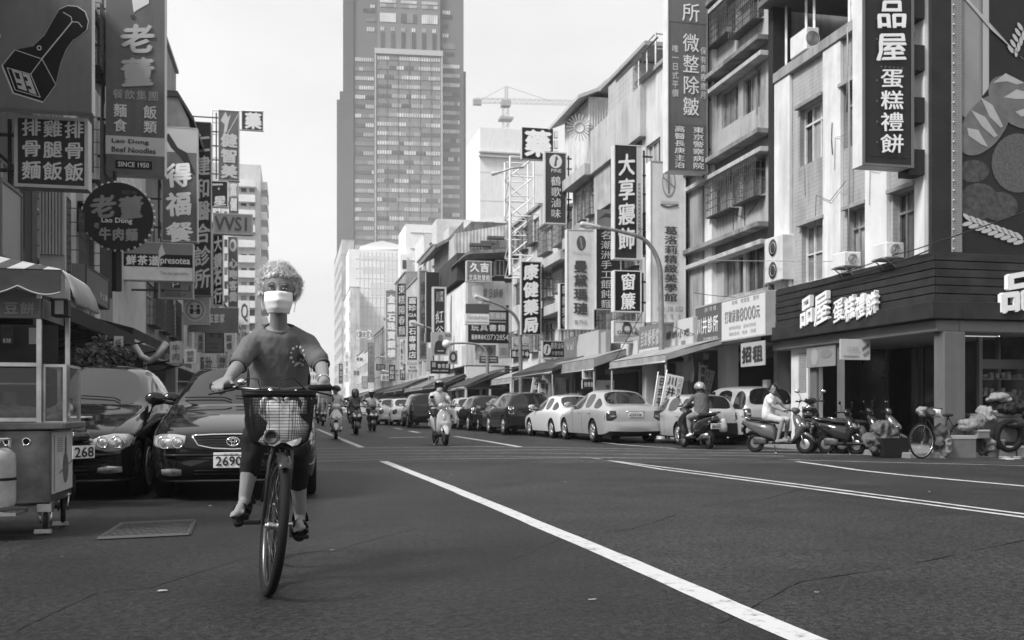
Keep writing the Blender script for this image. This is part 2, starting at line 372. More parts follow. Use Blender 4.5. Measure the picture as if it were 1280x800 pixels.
def window(par, mp, a, b, c, d, rev=.16, cols=2, rows=1, fm=None, pm=None, transom=0, fw=.045, cage=0, cm=None, label=None, curtain=True):
    """window > frame, pane (each light its own pane)"""
    fm = fm or M_['frame']; pm = pm or M_['pane']
    wr = -rev+.02
    g = MB(); tv = d-(d-c)*transom if transom else d
    mbox(g, mp, a, b, c, c+fw, wr, wr+.05); mbox(g, mp, a, b, d-fw, d, wr, wr+.05)
    mbox(g, mp, a, a+fw, c+fw, d-fw, wr, wr+.05); mbox(g, mp, b-fw, b, c+fw, d-fw, wr, wr+.05)
    if transom: mbox(g, mp, a+fw, b-fw, tv-fw/2, tv+fw/2, wr, wr+.055)
    for k in range(1, cols): x = a+(b-a)*k/cols; mbox(g, mp, x-fw/2, x+fw/2, c+fw, d-fw, wr+.003, wr+.047)
    for k in range(1, rows): z = c+(tv-c)*k/rows; mbox(g, mp, a+fw, b-fw, z-fw/3, z+fw/3, wr+.006, wr+.044)
    o = g.build('window', par, fm, world=True)
    if label: o['label'] = label
    for k in range(cols):
        x0 = a+(b-a)*k/cols; x1 = a+(b-a)*(k+1)/cols; g = MB(); e = .012*(k % 2)
        mbox(g, mp, x0+.005, x1-.005, c+.01, d-.01, wr-.03+e, wr-.012+e); p = g.build('pane', o, rnd.choice([pm, pm, M_['pane_d']]) if pm is M_['pane'] else pm, world=True)
    if cage:
        g = MB(); n = max(4, int((b-a)/.11)); e0 = c-.08; e1 = d+.05
        for k in range(n+1): x = a+(b-a)*k/n; g.bar(mp(x, e0, cage), mp(x, e1, cage), .014)
        for k in range(6): z = e0+(e1-e0)*k/5; g.bar(mp(a, z, cage), mp(b, z, cage), .018); g.bar(mp(a, z, 0), mp(a, z, cage), .016); g.bar(mp(b, z, 0), mp(b, z, cage), .016)
        mbox(g, mp, a, b, e0-.02, e0, 0, cage)
        g.build('window_cage', o, cm or mat('cage_iron', .09, .6, nz=.3, ns=8), world=True)
    return o
def ac_unit(x, y, z, side='R', fans=1, label='', w_=.62, h_=.42, d_=.32, X=None, group=None, brk=True, street=False):
    """air conditioner hung on a street wall; (x,y,z) centre of its back bottom edge"""
    mp = RX(x) if side == 'R' else (LX(x) if side == 'L' else FY(x))
    c = mp(y, z, 0); t = thing('air_conditioner', label, 'air conditioner', c, 0, group)
    wm = mat('ac_enamel', .62, .5, nz=.08, ns=5, streak=.2)
    g = MB(); mbox(g, mp, y-w_/2, y+w_/2, z, z+h_, .02, .02+d_, bev=.02); g.build('casing', t, wm, world=True)
    for k in range(fans):
        v = z+h_*(k+.5)/fans; r = min(h_/fans, w_)*.40; g = MB().mt(wm)
        if side == 'R' and not street:    # fans on the end that faces the camera
            for rr in (r, r*.75, r*.5, r*.25): g.torus(mp(y-w_/2-.008, v, .02+d_/2), (0, 1, 0), rr*.95 if d_ > 2*r else rr*.8, .006, 20, 5)
            g.mt(mat('fan_dark', .04, .6)); cc = mp(y-w_/2-.002, v, .02+d_/2); g.lathe(cc, (0, -1, 0), [(0, r*.86), (.003, r*.86)], 20)
        else:
            cc = mp(y, v, .02+d_+.001); n = mp(0, 0, 1)-mp(0, 0, 0)
            for rr in (r, r*.6): g.torus(cc+n*.008, n, rr, .006, 20, 5)
            g.mt(mat('fan_dark', .04, .6)); g.lathe(cc, n, [(0, r*.95), (.003, r*.95)], 20)
        o = g.build('fan_grille', t, wm, world=True)
    if brk:
        g = MB()
        for s in (-.4, .4): g.bar(mp(y+s*w_, z-.012, 0), mp(y+s*w_, z-.012, d_+.06), .025); g.bar(mp(y+s*w_, z-.3, 0), mp(y+s*w_, z-.012, d_), .02)
        g.build('bracket', t, M_['galv'], world=True)
    return t
def Yof(X, px): return PX(px, 400, X).y
def Zof(X, px, py): return PX(px, py, X).z
def awn(par, mp, u0, u1, z, out, drop, m, name='awning', ribs=True):
    g = MB(); g.prism([mp(u0, z, 0), mp(u0, z-drop, out), mp(u0, z-drop-.03, out), mp(u0, z-.03, 0)], mp(u1, z, 0)-mp(u0, z, 0))
    if ribs:
        n = max(2, int(abs(u1-u0)/.5))
        for k in range(n+1): u = u0+(u1-u0)*k/n; g.bar(mp(u, z+.012, .02), mp(u, z-drop+.012, out), .03)
    mbox(g, mp, u0, u1, z-drop-.12, z-drop-.03, out-.02, out)
    return g.build(name, par, m, world=True)
def shophouse(side, X, Y0, Y1, ztop, wm, label, zf=(3.1, 5.9, 8.7), nw=3, wh=1.25, depth=9, arcade=2.7, cage=0, pil=True, roof=True, back=None, soffit=None, shop=None):
    mp = RX(X) if side == 'R' else LX(X)
    t = thing('shop_house', label, 'building', mp((Y0+Y1)/2, 0, 0)); L = Y1-Y0
    ops = []
    for zz in zf:
        if zz+.8+wh > ztop: continue
        for k in range(nw): u = Y0+L*(k+.5)/nw; hw = L/nw*.33; ops.append((u-hw, u+hw, zz+.8, zz+.8+wh))
    g = MB(); wall(g, mp, Y0, Y1, arcade, ztop, ops)
    mbox(g, mp, Y0+.003, Y1-.003, arcade+.002, ztop-.002, -.22, -depth); 
    mbox(g, mp, Y0, Y0+.2, arcade, ztop, -.001, -.23); mbox(g, mp, Y1-.2, Y1, arcade, ztop, -.001, -.23)
    mbox(g, mp, Y0+.004, Y1-.004, 0, arcade, -3.2, -depth)
    g.build('wall', t, wm, world=True)
    if pil:
        for u in (Y0+.25, Y1-.25): g = MB(); mbox(g, mp, u-.22, u+.22, .1, arcade+.05, .02, -.4); g.build('pillar', t, wm, world=True)
    g = MB(); mbox(g, mp, Y0, Y1, arcade-.06, arcade+.28, .05, -.02); g.build('fascia', t, soffit or wm, world=True)
    g = MB(); mbox(g, mp, Y0+.3, Y1-.3, .12, arcade-.1, -3.12, -3.19); g.build('shopfront', t, shop or mat('shopfront_dark', .015, .3, nz=.6, ns=1.5), world=True)  # near-black shopfront colour carries the deep shade inside the arcade
    if roof: g = MB(); mbox(g, mp, Y0-.02, Y1+.02, ztop, ztop+.14, .12, -depth-.1); g.build('roof', t, G(.3, .8, streak=.2), world=True)
    for i, o in enumerate(ops): window(t, mp, *o, cols=rnd.choice([2, 2, 3]), transom=.28 if rnd.random() < .4 else 0, cage=cage if rnd.random() < .8 else 0)
    return t, mp
FX = 12.3
STUC = mat('pale_stucco', .44, .85, nz=.10, ns=1.2, bump=.3, bs=40, streak=.28)
STUC2 = mat('grey_stucco', .30, .85, nz=.12, ns=1.0, bump=.3, bs=40, streak=.35)
TILE = mat('small_pale_tile', .40, .6, nz=.08, ns=1.5, streak=.35, grime=.15, tile=(.05, .10, .12, .72))
TILE_D = mat('small_dark_tile', .035, .75, spec=.1, nz=.18, ns=2, tile=(.045, .045, .12, .55))
TILE_B = mat('block_tile', .17, .7, nz=.35, ns=1.2, tile=(.45, .32, .05, .55))
SMOOTH = mat('smooth_plaster', .66, .8, nz=.08, ns=1.6, streak=.28, grime=.1, bump=.1, bs=30)
# ---------------------------------------------------------------- corner cake shop building
YC = 17.45; Y1e = Yof(FX, 972)
t = thing('corner_building', 'pale tiled corner building with dark plank fascia and arcade', 'building', (FX, YC, 0)); CB = t; mp = RX(FX)
def wrect(pl, pr, yt, yb, X=FX): return (Yof(X, pr), Yof(X, pl), Zof(X, pl, yb), Zof(X, pl, yt))
W1 = [wrect(1002, 1033, 284, 355), wrect(1059, 1085, 264, 341), wrect(1116, 1147, 243, 327), wrect(1000, 1031, 138, 209), wrect(1055, 1082, 110, 187), wrect(1116, 1147, 66, 156)]
g = MB(); wall(g, mp, YC, Y1e, 3.8, 9.35, W1, .2); mbox(g, mp, YC+.25, Y1e-.01, 3.8, 9.34, -.24, -9); mbox(g, mp, YC, YC+.22, 3.8, 9.345, -.002, -9.0); mbox(g, mp, Y1e-.2, Y1e, 3.8, 9.3, -.002, -9)
g.build('wall', t, TILE, world=True)
for i, (a, b) in enumerate(((972, 991), (1033, 1055), (1086, 1113), (1148, 1160.4))):
    g = MB(); mbox(g, mp, Yof(FX, b), Yof(FX, a), 3.85, 9.34, .001, .10, bev=.01); g.build('pilaster', t, SMOOTH, world=True)
for i, o in enumerate(W1):
    window(t, mp, *o, rev=.2, cols=3 if i in (0, 3) else 3, transom=.30 if i else 0, rows=1 if i else 2, fm=M_['frame'] if i in (0, 3) else mat('worn_frame', .22, .6, nz=.3, ns=5), fw=.05)
    g = MB(); mbox(g, mp, o[0]-.05, o[1]+.05, o[3], o[3]+.09, .001, .14, bev=.006); g.build('lintel', t, STUC2, world=True)
g = MB(); mbox(g, mp, YC-.05, Y1e, 9.35, 9.6, .14, -.3, bev=.01); g.build('parapet', t, STUC2, world=True)
# rooftop shelter set back behind the parapet
g = MB(); mbox(g, mp, YC+.2, Y1e+.2, 11.35, 11.5, .45, -6); g.build('roof', t, mat('roof_sheet', .12, .7, nz=.2, ns=2), world=True)
g = MB(); mbox(g, mp, YC+.2, Y1e-.1, 9.35, 11.34, -2.2, -6); g.build('rooftop_room', t, mat('rooftop_room', .05, .8, nz=.4, ns=1.2), world=True)
for px in (983, 1008, 1018, 1062, 1066): g = MB(); y = Yof(FX+.2, px); g.bar((FX+.2, y, 9.6), (FX+.2, y, 11.35), .06); g.build('post', t, M_['galv'], world=True)
g = MB(); y = Yof(FX+.1, 1020); g.tube([(FX-.02, y-.05, 9.66), (FX+.05, y, 9.7), (FX+.06, y+2.4, 9.72)], .03); g.build('rail', t, M_['galv'], world=True)
# drain pipes and cables down the wall
for px, z0, z1 in ((1061, 7.6, 9.5), (1063, 4.2, 8.6)):
    g = MB(); y = Yof(FX-.1, px); g.tube([(FX-.13, y, z1), (FX-.14, y-.02, (z0+z1)/2), (FX-.13, y+.03, z0)]  , .017, 6); g.build('drain_pipe', t, G(.3), world=True)
# the dark plank fascia, street side then camera side
FS = 12.0; FYc = 16.87; PLK = mat('dark_plank', .028, .55, nz=.35, ns=3, bump=.25, bs=25)
zb, zt, n = 3.0, 3.95, 6
for j in range(n):
    z0 = zb+(zt-zb)*j/n; z1 = zb+(zt-zb)*(j+1)/n-.02
    ys = [FYc, FYc+2.6, FYc+5.2, Y1e]
    for k in range(3):
        g = MB(); mbox(g, RX(FS), ys[k]+(.004 if k else .0), ys[k+1]-.004, z0, z1, rnd.uniform(-.006, .006), -.05, bev=.006); g.build('plank', t, PLK, world=True)
    xs = [FS+.05, FS+2.2, FS+4.4, FS+6.6, FS+8]
    for k in range(4):
        g = MB(); mbox(g, FY(FYc), xs[k]+.004, xs[k+1]-.004, z0, z1, rnd.uniform(-.006, .006), -.05, bev=.006); g.build('plank', t, PLK, world=True)
g = MB(); g.box((FS+.05, FYc+.05, zb), (FX, Y1e, zt+.01)); g.box((FX+.002, FYc+.05, zb), (FS+8, YC+.003, zt+.011)); g.build('fascia_backing', t, M_['black'], world=True)
g = MB(); g.box((FS-.1, FYc-.1, 2.66), (FX+.3, Y1e+.15, 2.99), bev=.01); g.box((FX+.302, FYc-.1, 2.66), (FS+8, YC+.3, 2.99), bev=.01); g.build('fascia_band', t, mat('stone_band', .03, .6, spec=.1, nz=.3, ns=3), world=True)
g = MB(); g.box((FS+.1, FYc+.05, 2.42), (FX+.3, Y1e-.1, 2.655), bev=.02); g.box((FX+.302, FYc+.05, 2.42), (FS+8, YC+.3, 2.655), bev=.02); g.build('beam', t, mat('grey_beam', .18, .6, nz=.08, ns=2), world=True)
g = MB(); g.box((FX+.303, YC+.303, 2.50), (FS+8, Y1e-.12, 2.6)); g.build('soffit', t, mat('grey_soffit', .22, .6), world=True)
PIL = mat('pillar_stone', .12, .65, nz=.10, ns=2, streak=.1)
def pillar(pl, pc, pr, X=12.2, z1=2.42, m=None):
    y0 = Yof(X, pc); y1 = Yof(X, pl); x1 = PY(pr, 500, y0).x; g = MB(); g.box((X, y0, .1), (x1, y1, z1), bev=.015); g.build('pillar', CB, m or PIL, world=True)
pillar(1167, 1180, 1207); pillar(1046, 1055, 1056.5, z1=2.4); pillar(1012, 1020, 1024, X=12.25)
g = MB(); mbox(g, mp, Yof(FX, 1010), Yof(FX, 989), .1, 2.42, 0, -.4); g.build('pillar', t, SMOOTH, world=True)
# louvre panel on the end pier
g = MB(); 
for k in range(18): z = 1.35+k*.055; g.box((12.28, Yof(12.28, 1007), z), (12.3, Yof(12.28, 998), z+.028), Matrix())
o = g.build('louvre', t, mat('louvre_slat', .3, .6), world=True); o['kind'] = 'stuff'
# shop interior behind the arcade: glazed front, door posts, shelves
BW = 15.4
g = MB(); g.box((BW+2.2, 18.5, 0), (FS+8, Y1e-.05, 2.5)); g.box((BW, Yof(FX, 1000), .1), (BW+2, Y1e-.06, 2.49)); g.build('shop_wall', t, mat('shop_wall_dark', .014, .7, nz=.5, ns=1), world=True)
for i, yy in enumerate((17.9, 19.3, 20.7, 22.1, 23.5)):
    g = MB(); g.box((BW-.05, yy, .1), (BW+.03, yy+.09, 2.49)); g.build('door_post', t, mat('bronze_post', .12, .4, .5), world=True)
    g = MB(); g.box((BW+.0, yy+.095, .12), (BW+.012, yy+1.3, 2.48)); g.build('glass_panel', t, M_['pane_d'], world=True)
for i, x in enumerate((14.1, 15.3, 16.5, 17.7)):
    g = MB(); g.box((x, 18.3, .1), (x+.08, 18.38, 2.49)); g.build('door_post', t, mat('bronze_post', .12, .4, .5), world=True)
for z in (.75, 1.2, 1.55):
    g = MB(); g.box((14.25, 18.42, z), (16.3, 18.48, z+.03))
    for k in range(14): x = 14.3+k*.14; g.box((x, 18.40, z+.03), (x+.09, 18.46, z+.03+rnd.uniform(.06, .16)))
    g.build('shelf', t, mat('shelf_goods', .16, .6, nz=.8, ns=8), world=True)
g = MB(); g.box((14.22, 18.36, 1.78), (15.6, 18.4, 1.98)); g.build('interior_board', t, mat('board_grey', .13, .6), world=True)
for px, py in ((1224, 429.5), (1249, 426.5)):
    p = PY(px, py, 18.0); tl = thing('ceiling_spotlight', 'lit round spotlight under the arcade ceiling, %s' % ('nearer the stone pillar' if px < 1230 else 'farther from the stone pillar'), 'spotlight', p, 0, 'arcade spotlights')
    g = MB(); g.lathe((p.x, p.y, 2.50), (0, 0, -1), [(0, .07), (.03, .07), (.032, .05)], 16); g.build('housing', tl, M_['white'], world=True)
    g = MB(); g.lathe((p.x, p.y, 2.47), (0, 0, -1), [(0, .045), (.02, .04), (.03, .01)], 16); g.build('bulb', tl, mat('spot_bulb', .8, .3, emit=14), world=True)
g = MB(); p = PY(1232, 422, 17.9); g.box((p.x-.35, 17.95, 2.43), (p.x+.35, 18.1, 2.49)); o = g.build('strip_lamp', None, mat('lamp_tube', .8, .3, emit=.35)); tag(o, 'dim strip lamp box on the arcade ceiling behind the fascia', 'lamp')
# camera-facing side: dark column, ribbed strip, billboard with loaves
g = MB(); g.box((FX+.003, YC-.1, 3.95), (PY(1185, 200, YC).x, YC-.001, 12.5)); g.build('corner_column', t, TILE_D, world=True)
x0 = PY(1185, 200, YC).x; x1 = PY(1196, 200, YC).x
g = MB(); g.box((x0+.002, YC-.16, 3.96), (x1, YC-.002, 12.5)); g.build('tiled_strip', t, mat('strip_tile', .30, .45, tile=(.035, .035, .25, .35)), world=True)
g = MB(); g.box((x1+.003, YC+.003, 3.96), (FS+8, YC+.2, 12.5)); g.build('side_wall', t, STUC2, world=True)
# ---- billboard
bt = thing('billboard', 'huge bakery billboard printed with loaves, buns and ears of wheat', 'billboard', (x1, YC, 3.95)); BY = YC-.12
bx0 = PY(1198, 300, BY).x; bx1 = bx0+5; BZ0 = PY(1200, 322, BY).z
def BP(px, py): return PY(px, py, BY)
g = MB(); g.box((bx0, BY, BZ0), (bx1, BY+.1, 12.2)); g.build('panel', bt, mat('poster_dark', .018, .45, nz=.2, ns=.8), world=True)
def flat(pts, lay, m, name): 
    g = MB(); g.poly([Vector((p.x, BY-.004-lay*.003, p.z)) for p in (BP(a, b) for a, b in pts)][::-1]); return g.build(name, bt, m, world=True)
def ell(cx, cy, a, b, rot, n=28): return [(cx+a*cos(q)*cos(rot)-b*sin(q)*sin(rot), cy+a*cos(q)*sin(rot)+b*sin(q)*cos(rot)) for q in [2*pi*k/n for k in range(n)]]
flat([(1199, -20), (1224, -20), (1224, 165), (1199, 140)], 0, mat('poster_grey', .22, .5, nz=.3, ns=.5), 'printed_panel')
flat([(1228, -20), (1236, -20), (1236, 110), (1228, 120)], 0, mat('poster_light', .38, .5), 'printed_stripe'); flat([(1224, -20), (1227, -20), (1227, 160), (1224, 165)], 0, mat('poster_mid', .2, .5), 'printed_stripe')
crust = mat('printed_crust', .13, .45, nz=.25, ns=3); crumb = mat('printed_crumb', .36, .5, nz=.12, ns=3); bun = mat('printed_bun', .09, .5, nz=.4, ns=26); bunL = mat('printed_bun_rim', .33, .5)
flat(ell(1223, 252, 25, 23, 0), 1, mat('printed_bun_dark', .06, .5, nz=.5, ns=9), 'printed_bun'); flat(ell(1248, 258, 24, 18, 0), 2, mat('printed_bun_dark', .06, .5), 'printed_bun'); flat(ell(1216, 214, 20, 14, 0), 1, mat('printed_bun_dark', .06, .5), 'printed_bun')
flat(ell(1272, 204, 33, 37, 0, 36), 3, bun, 'printed_bun')
flat(ell(1230, 156, 44, 25, -.95), 4, crust, 'printed_loaf'); flat(ell(1268, 128, 40, 25, .78), 5, crust, 'printed_loaf')
for i, q in enumerate((((1208, 160), (1222, 163), (1234, 184), (1226, 181), (1210, 170)), ((1213, 138), (1230, 146), (1246, 170), (1242, 172), (1226, 158)), ((1225, 122), (1240, 132), (1253, 158), (1250, 160), (1236, 146)))):
    flat(q, 6, crumb, 'printed_crumb')
for i, q in enumerate((((1240, 104), (1256, 92), (1280, 104), (1270, 106), (1258, 102)), ((1254, 122), (1270, 112), (1290, 118), (1290, 124), (1268, 124)), ((1268, 140), (1285, 134), (1295, 136), (1290, 144), (1276, 146)))): flat(q, 6, crumb, 'printed_crumb')
g = MB()
def grain(cx, cy, a, b, r, m=None):
    g.poly([Vector((p.x, BY-.03, p.z)) for p in (BP(*q) for q in ell(cx, cy, a, b, r, 12))][::-1])
for k in range(9):
    x = 1208+k*8; y = 276+k*2.9; grain(x, y-4, 7, 2.6, -.2+.9); grain(x, y+4, 7, 2.6, -.25); 
for k in range(5): x = 1276-k*3; y = 34+k*7; grain(x-2, y, 6, 2.2, 1.0); grain(x+5, y+4, 6, 2.2, 1.6)
mat('printed_wheat', .42, .5); g.build('printed_wheat', bt, MATS['printed_wheat'], world=True)['kind'] = 'stuff'
g = MB(); g.prism([Vector((p.x, BY-.032, p.z)) for p in (BP(*q) for q in ((1275, 72), (1282, 78), (1238, 38), (1200, -6), (1204, -6), (1240, 34)))], (0, .002, 0)); 
g.build('printed_stalk', bt, MATS['printed_wheat'], world=True)
g = MB(); 
for k in range(26): p = PY(1192, 6+k*12.2, YC-.17); g.ball((p.x, YC-.17, p.z), .018, 8, 6)
g.build('lamp_beads', bt, mat('bead_lamp', .6, .3), world=True)
# air conditioners and fat vertical duct at the joint of the two buildings
ac_unit(FX-.1, Yof(FX, 1075)-.0, Zof(FX, 1060, 339), 'R', 1, 'small window air conditioner under the middle second-floor window of the corner building', .5, .32, .42, group='window air conditioners')
ac_unit(FX-.1, Yof(FX, 1128), Zof(FX, 1116, 328), 'R', 1, 'small window air conditioner beside the dark tiled corner column', .5, .32, .42, group='window air conditioners')
ac_unit(FX+.25, Yof(FX, 1003), 9.66, 'R', 1, 'white outdoor air conditioner on the roof ledge of the corner building', .8, .55, .35, brk=False)
ac_unit(FX+.05, Yof(FX, 981), Zof(FX, 984, 352), 'R', 2, 'tall white outdoor unit with two fans hung between the corner and clinic buildings', .95, 1.15, .36, street=True)
g = MB(); g.box((FX-.12, Y1e+.02, 4.0), (FX+.4, Y1e+.28, 12.2)); o = g.build('tiled_pier', None, TILE_D); tag(o, 'narrow dark tiled pier rising between the corner building and the clinic building', 'pier')
# ---------------------------------------------------------------- clinic building: grey flats with ledges and window cages
Y0 = Y1e+.3; Y1 = Yof(FX, 862)
t = thing('apartment_block', 'grey stained apartment block with double concrete ledges and caged windows', 'building', (FX, (Y0+Y1)/2, 0)); mp = RX(FX)
Wn = [wrect(893, 920, 27, 60)+(.3,), wrect(923, 955, 12, 46)+(.3,), wrect(902, 923, 118, 162)+(0,), wrect(929, 951, 101, 146)+(0,), wrect(894, 924, 228, 270)+(.3,), wrect(928, 957, 208, 254)+(.3,), wrect(905, 929, 326, 372)+(0,), wrect(932, 962, 313, 366)+(0,)]
g = MB(); wall(g, mp, Y0, Y1, 3.2, 14, Wn, .14); mbox(g, mp, Y0, Y1, 3.2, 13.9, -.2, -9); mbox(g, mp, Y0, Y0+.2, 3.2, 13.99, -.002, -.22); mbox(g, mp, Y1-.2, Y1, 3.2, 13.99, -.002, -.22)
mbox(g, mp, Y0, Y1, 0, 3.19, -3.6, -9); g.build('wall', t, mat('stained_render', .36, .85, nz=.12, ns=1.1, bump=.3, bs=40, streak=.42), world=True)
for o in Wn: window(t, mp, *o[:4], rev=.14, cols=3, fm=mat('worn_frame', .22, .6, nz=.3, ns=5), cage=o[4], fw=.035)
for z0, z1 in ((12.55, 12.9), (10.2, 10.75), (7.68, 8.3), (5.25, 5.85)):
    g = MB(); mbox(g, mp, Y0+.01, Y1+.1, z1-.14, z1, .001, .42, bev=.01); g.build('ledge', t, mat('ledge_concrete', .24, .9, nz=.25, ns=2, streak=.5), world=True)
    g = MB(); mbox(g, mp, Y0+.01, Y1+.1, z0, z0+.13, .001, .34, bev=.01); g.build('ledge', t, mat('ledge_concrete_pale', .42, .85, nz=.2, ns=2, streak=.3), world=True)
    g = MB(); mbox(g, mp, Y0+.01, Y1+.1, z0+.131, z1-.141, .001, .05); g.build('ledge_band', t, mat('band_dark', .13, .85, nz=.3, ns=2), world=True)
for a, b, m in ((887, 896, SMOOTH), (868, 884, STUC2), (862, 867, STUC)): g = MB(); mbox(g, mp, Yof(FX, b), Yof(FX, a), 3.2, 14, .001, .16); g.build('pilaster', t, m, world=True)
g = MB(); mbox(g, mp, Yof(FX, 971), Y1, 2.75, 3.2, .0, -3.6); g.build('beam', t, STUC2, world=True)
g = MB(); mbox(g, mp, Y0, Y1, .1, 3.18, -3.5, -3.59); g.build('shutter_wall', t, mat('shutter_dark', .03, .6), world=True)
SH = mat('roller_slat', .09, .5, .3)
for k in range(26):
    z = .2+k*.09; g = MB(); mbox(g, mp, Yof(FX, 965), Yof(FX, 935), z, z+.07, -3.44, -3.47, bev=.004); g.build('shutter_slat', t, SH, world=True)
for pl, pc, m in ((898, 909, G(.42)), (862, 866, STUC2), (968, 972, G(.12))): g = MB(); mbox(g, mp, Yof(FX, pc), Yof(FX, pl), .1, 2.75, .02, -.35); g.build('pillar', t, m, world=True)
for z0, z1, v in ((1.12, 1.5, .5), (.1, .6, .5), (.62, 1.11, .14)): g = MB(); mbox(g, mp, Yof(FX, 910), Yof(FX, 897), z0, z1, .04, .021); g.build('pillar_wrap', t, G(v), world=True)
# side wall panel under the clinic sign
g = MB(); mbox(g, mp, Yof(FX+.4, 897), Yof(FX+.4, 868), .1, 2.75, -.9, -1.1); g.build('panel_wall', t, G(.13), world=True)
g = MB(); mbox(g, mp, Yof(FX, 959), Yof(FX, 954), 1.15, 1.5, .021, .01); mbox(g, mp, Yof(FX, 959), Yof(FX, 953.5), .9, 1.7, .005, -.1); g.build('letter_box', t, G(.45), world=True)
# ================================================================ the rest of the street, right side going away
CAGE = mat('cage_iron', .09, .6, nz=.3, ns=8)
def rz(X, px, py): return Zof(X, px, py)
# beauty salon house
Y0 = Yof(FX, 861); Y1 = Yof(FX, 803); PALE = mat('pale_wall', .56, .85, nz=.08, ns=1, streak=.3, bump=.2, bs=40)
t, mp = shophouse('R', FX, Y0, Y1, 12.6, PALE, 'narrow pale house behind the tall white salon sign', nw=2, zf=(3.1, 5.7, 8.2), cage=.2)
# house with block-tiled window band and bedding shop
Y0b = Y1; Y1b = Yof(FX, 745); mp = RX(FX)
t = thing('shop_house', 'house with a broad blank parapet over a dark block-tiled band, bedding shop below', 'building', (FX, (Y0b+Y1b)/2, 0))
g = MB(); mbox(g, mp, Y0b-.4, Y1b, 10.6, 12.4, .25, -8, bev=.02); g.build('parapet', t, mat('blank_parapet', .44, .85, nz=.08, ns=1, streak=.25), world=True)
ops = [(Y0b+.3, Y0b+2.2, 6.2, 7.6), (Y0b+2.8, Y1b-.3, 6.2, 7.6), (Y0b+.3, Y0b+2.2, 3.6, 4.9), (Y0b+2.8, Y1b-.3, 3.6, 4.9)]
g = MB(); wall(g, mp, Y0b, Y1b, 2.7, 8.2, ops); mbox(g, mp, Y0b, Y1b, 2.75, 10.6, -.2, -8); mbox(g, mp, Y0b, Y1b, 0, 2.7, -3.2, -8); g.build('wall', t, STUC2, world=True)
for j in range(6):
    for i in range(9):
        u = Y0b+(Y1b-Y0b)*i/9; z = 8.21+j*.4; g = MB(); mbox(g, mp, u+.01, u+(Y1b-Y0b)/9-.01, z, z+.385, rnd.uniform(-.02, .03), -.15, bev=.01)
        g.build('tile', t, mat('block_tile_%d' % rnd.randrange(3), rnd.choice([.09, .13, .18]), .7, nz=.4, ns=3), world=True)
for o in ops: window(t, mp, *o, cols=3, cage=.25)
# rooftop cage and water tank
g = MB(); x0, y0 = FX+.6, Yof(FX, 800)
for i in range(6):
    for j in (0, 1): g.bar((x0+j*2, y0+i*.9, 12.4), (x0+j*2, y0+i*.9, 14.6), .05)
for k in range(4): z = 12.9+k*.55; g.bar((x0, y0, z), (x0, y0+4.5, z), .04); g.bar((x0+2, y0, z), (x0+2, y0+4.5, z), .04); g.bar((x0, y0, z), (x0+2, y0, z), .04)
g.build('roof_railing', t, M_['galv'], world=True)
g = MB(); g.box((FX+.5, Yof(FX, 775), 12.4), (FX+3, Yof(FX, 775)+3, 14.3), bev=.02); g.build('rooftop_room', t, mat('penthouse_tile', .42, .6, tile=(.25, .25, .06, .6), streak=.2), world=True)
g = MB(); y = Yof(FX, 792); g.box((FX+.4, y-.1, 14.35), (FX+3.2, y+5.5, 14.5)); g.build('roof', t, G(.3), world=True)
awn(t, mp, Y0b-1.6, Y0b+1.2, 13.7, .6, .6, mat('roof_dark', .06, .6, nz=.3, ns=2), 'roof_canopy')
# house with round sun ornament
Y0c = Y1b+.02; Y1c = Yof(FX, 716)
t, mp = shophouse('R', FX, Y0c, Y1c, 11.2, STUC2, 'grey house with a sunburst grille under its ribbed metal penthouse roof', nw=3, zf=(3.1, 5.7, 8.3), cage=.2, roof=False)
cor = mat('ribbed_sheet', .6, .55, .1, nz=.12, ns=2, streak=.25)
def sheet(par, a, b, z0, z1, m=cor, nr=None, name='ribbed_wall', top=None):
    """vertical ribbed sheet between two plan points, top edge may slope"""
    a = Vector(a); b = Vector(b); L = (b-a).length; n = nr or int(L/.12); pts = []; t2 = (b-a).normalized(); q = Vector((t2.y, -t2.x))
    for i in range(n*2+1): p = a.lerp(b, i/(n*2)); off = .025 if i % 2 else -.0; pts.append(p+q*off)
    g = MB(); tp = top or (z1, z1)
    for i in range(len(pts)-1):
        za = tp[0]+(tp[1]-tp[0])*i/(n*2); zb2 = tp[0]+(tp[1]-tp[0])*(i+1)/(n*2)
        g.quad((pts[i].x, pts[i].y, z0), (pts[i+1].x, pts[i+1].y, z0), (pts[i+1].x, pts[i+1].y, zb2), (pts[i].x, pts[i].y, za))
    return g.build(name, par, m, world=True)
yy = Yof(FX, 730); sheet(t, (FX+.2, yy), (FX+5.5, yy), 11.2, 14.4)
g = MB(); g.box((FX+.25, yy+.03, 11.2), (FX+5.6, yy+4, 14.35)); g.build('penthouse', t, cor, world=True)
g = MB(); g.prism([(FX-.35, yy-.3, 14.35), (FX+.6, yy-.3, 14.75), (FX+6, yy-.3, 14.75), (FX+6, yy-.3, 14.6), (FX+.6, yy-.3, 14.6), (FX-.35, yy-.3, 14.2)], (0, 5, 0)); g.prism([(FX+.5, yy+.5, 14.76), (FX+1.2, yy+.5, 15.4), (FX+5, yy+.5, 15.4), (FX+5.6, yy+.5, 14.76)], (0, 3, 0)); g.build('roof', t, mat('pale_roof', .45, .6, streak=.2), world=True)
g = MB(); c = Vector((FX-.25, yy-.12, 13.0)); g.torus(c, (0, 1, 0), .22, .03, 20, 6)
for k in range(20): a = 2*pi*k/20; g.bar(c+Vector((cos(a), 0, sin(a)))*.24, c+Vector((cos(a), 0, sin(a)))*.58, .03)
g.build('sunburst_grille', t, G(.4), world=True)
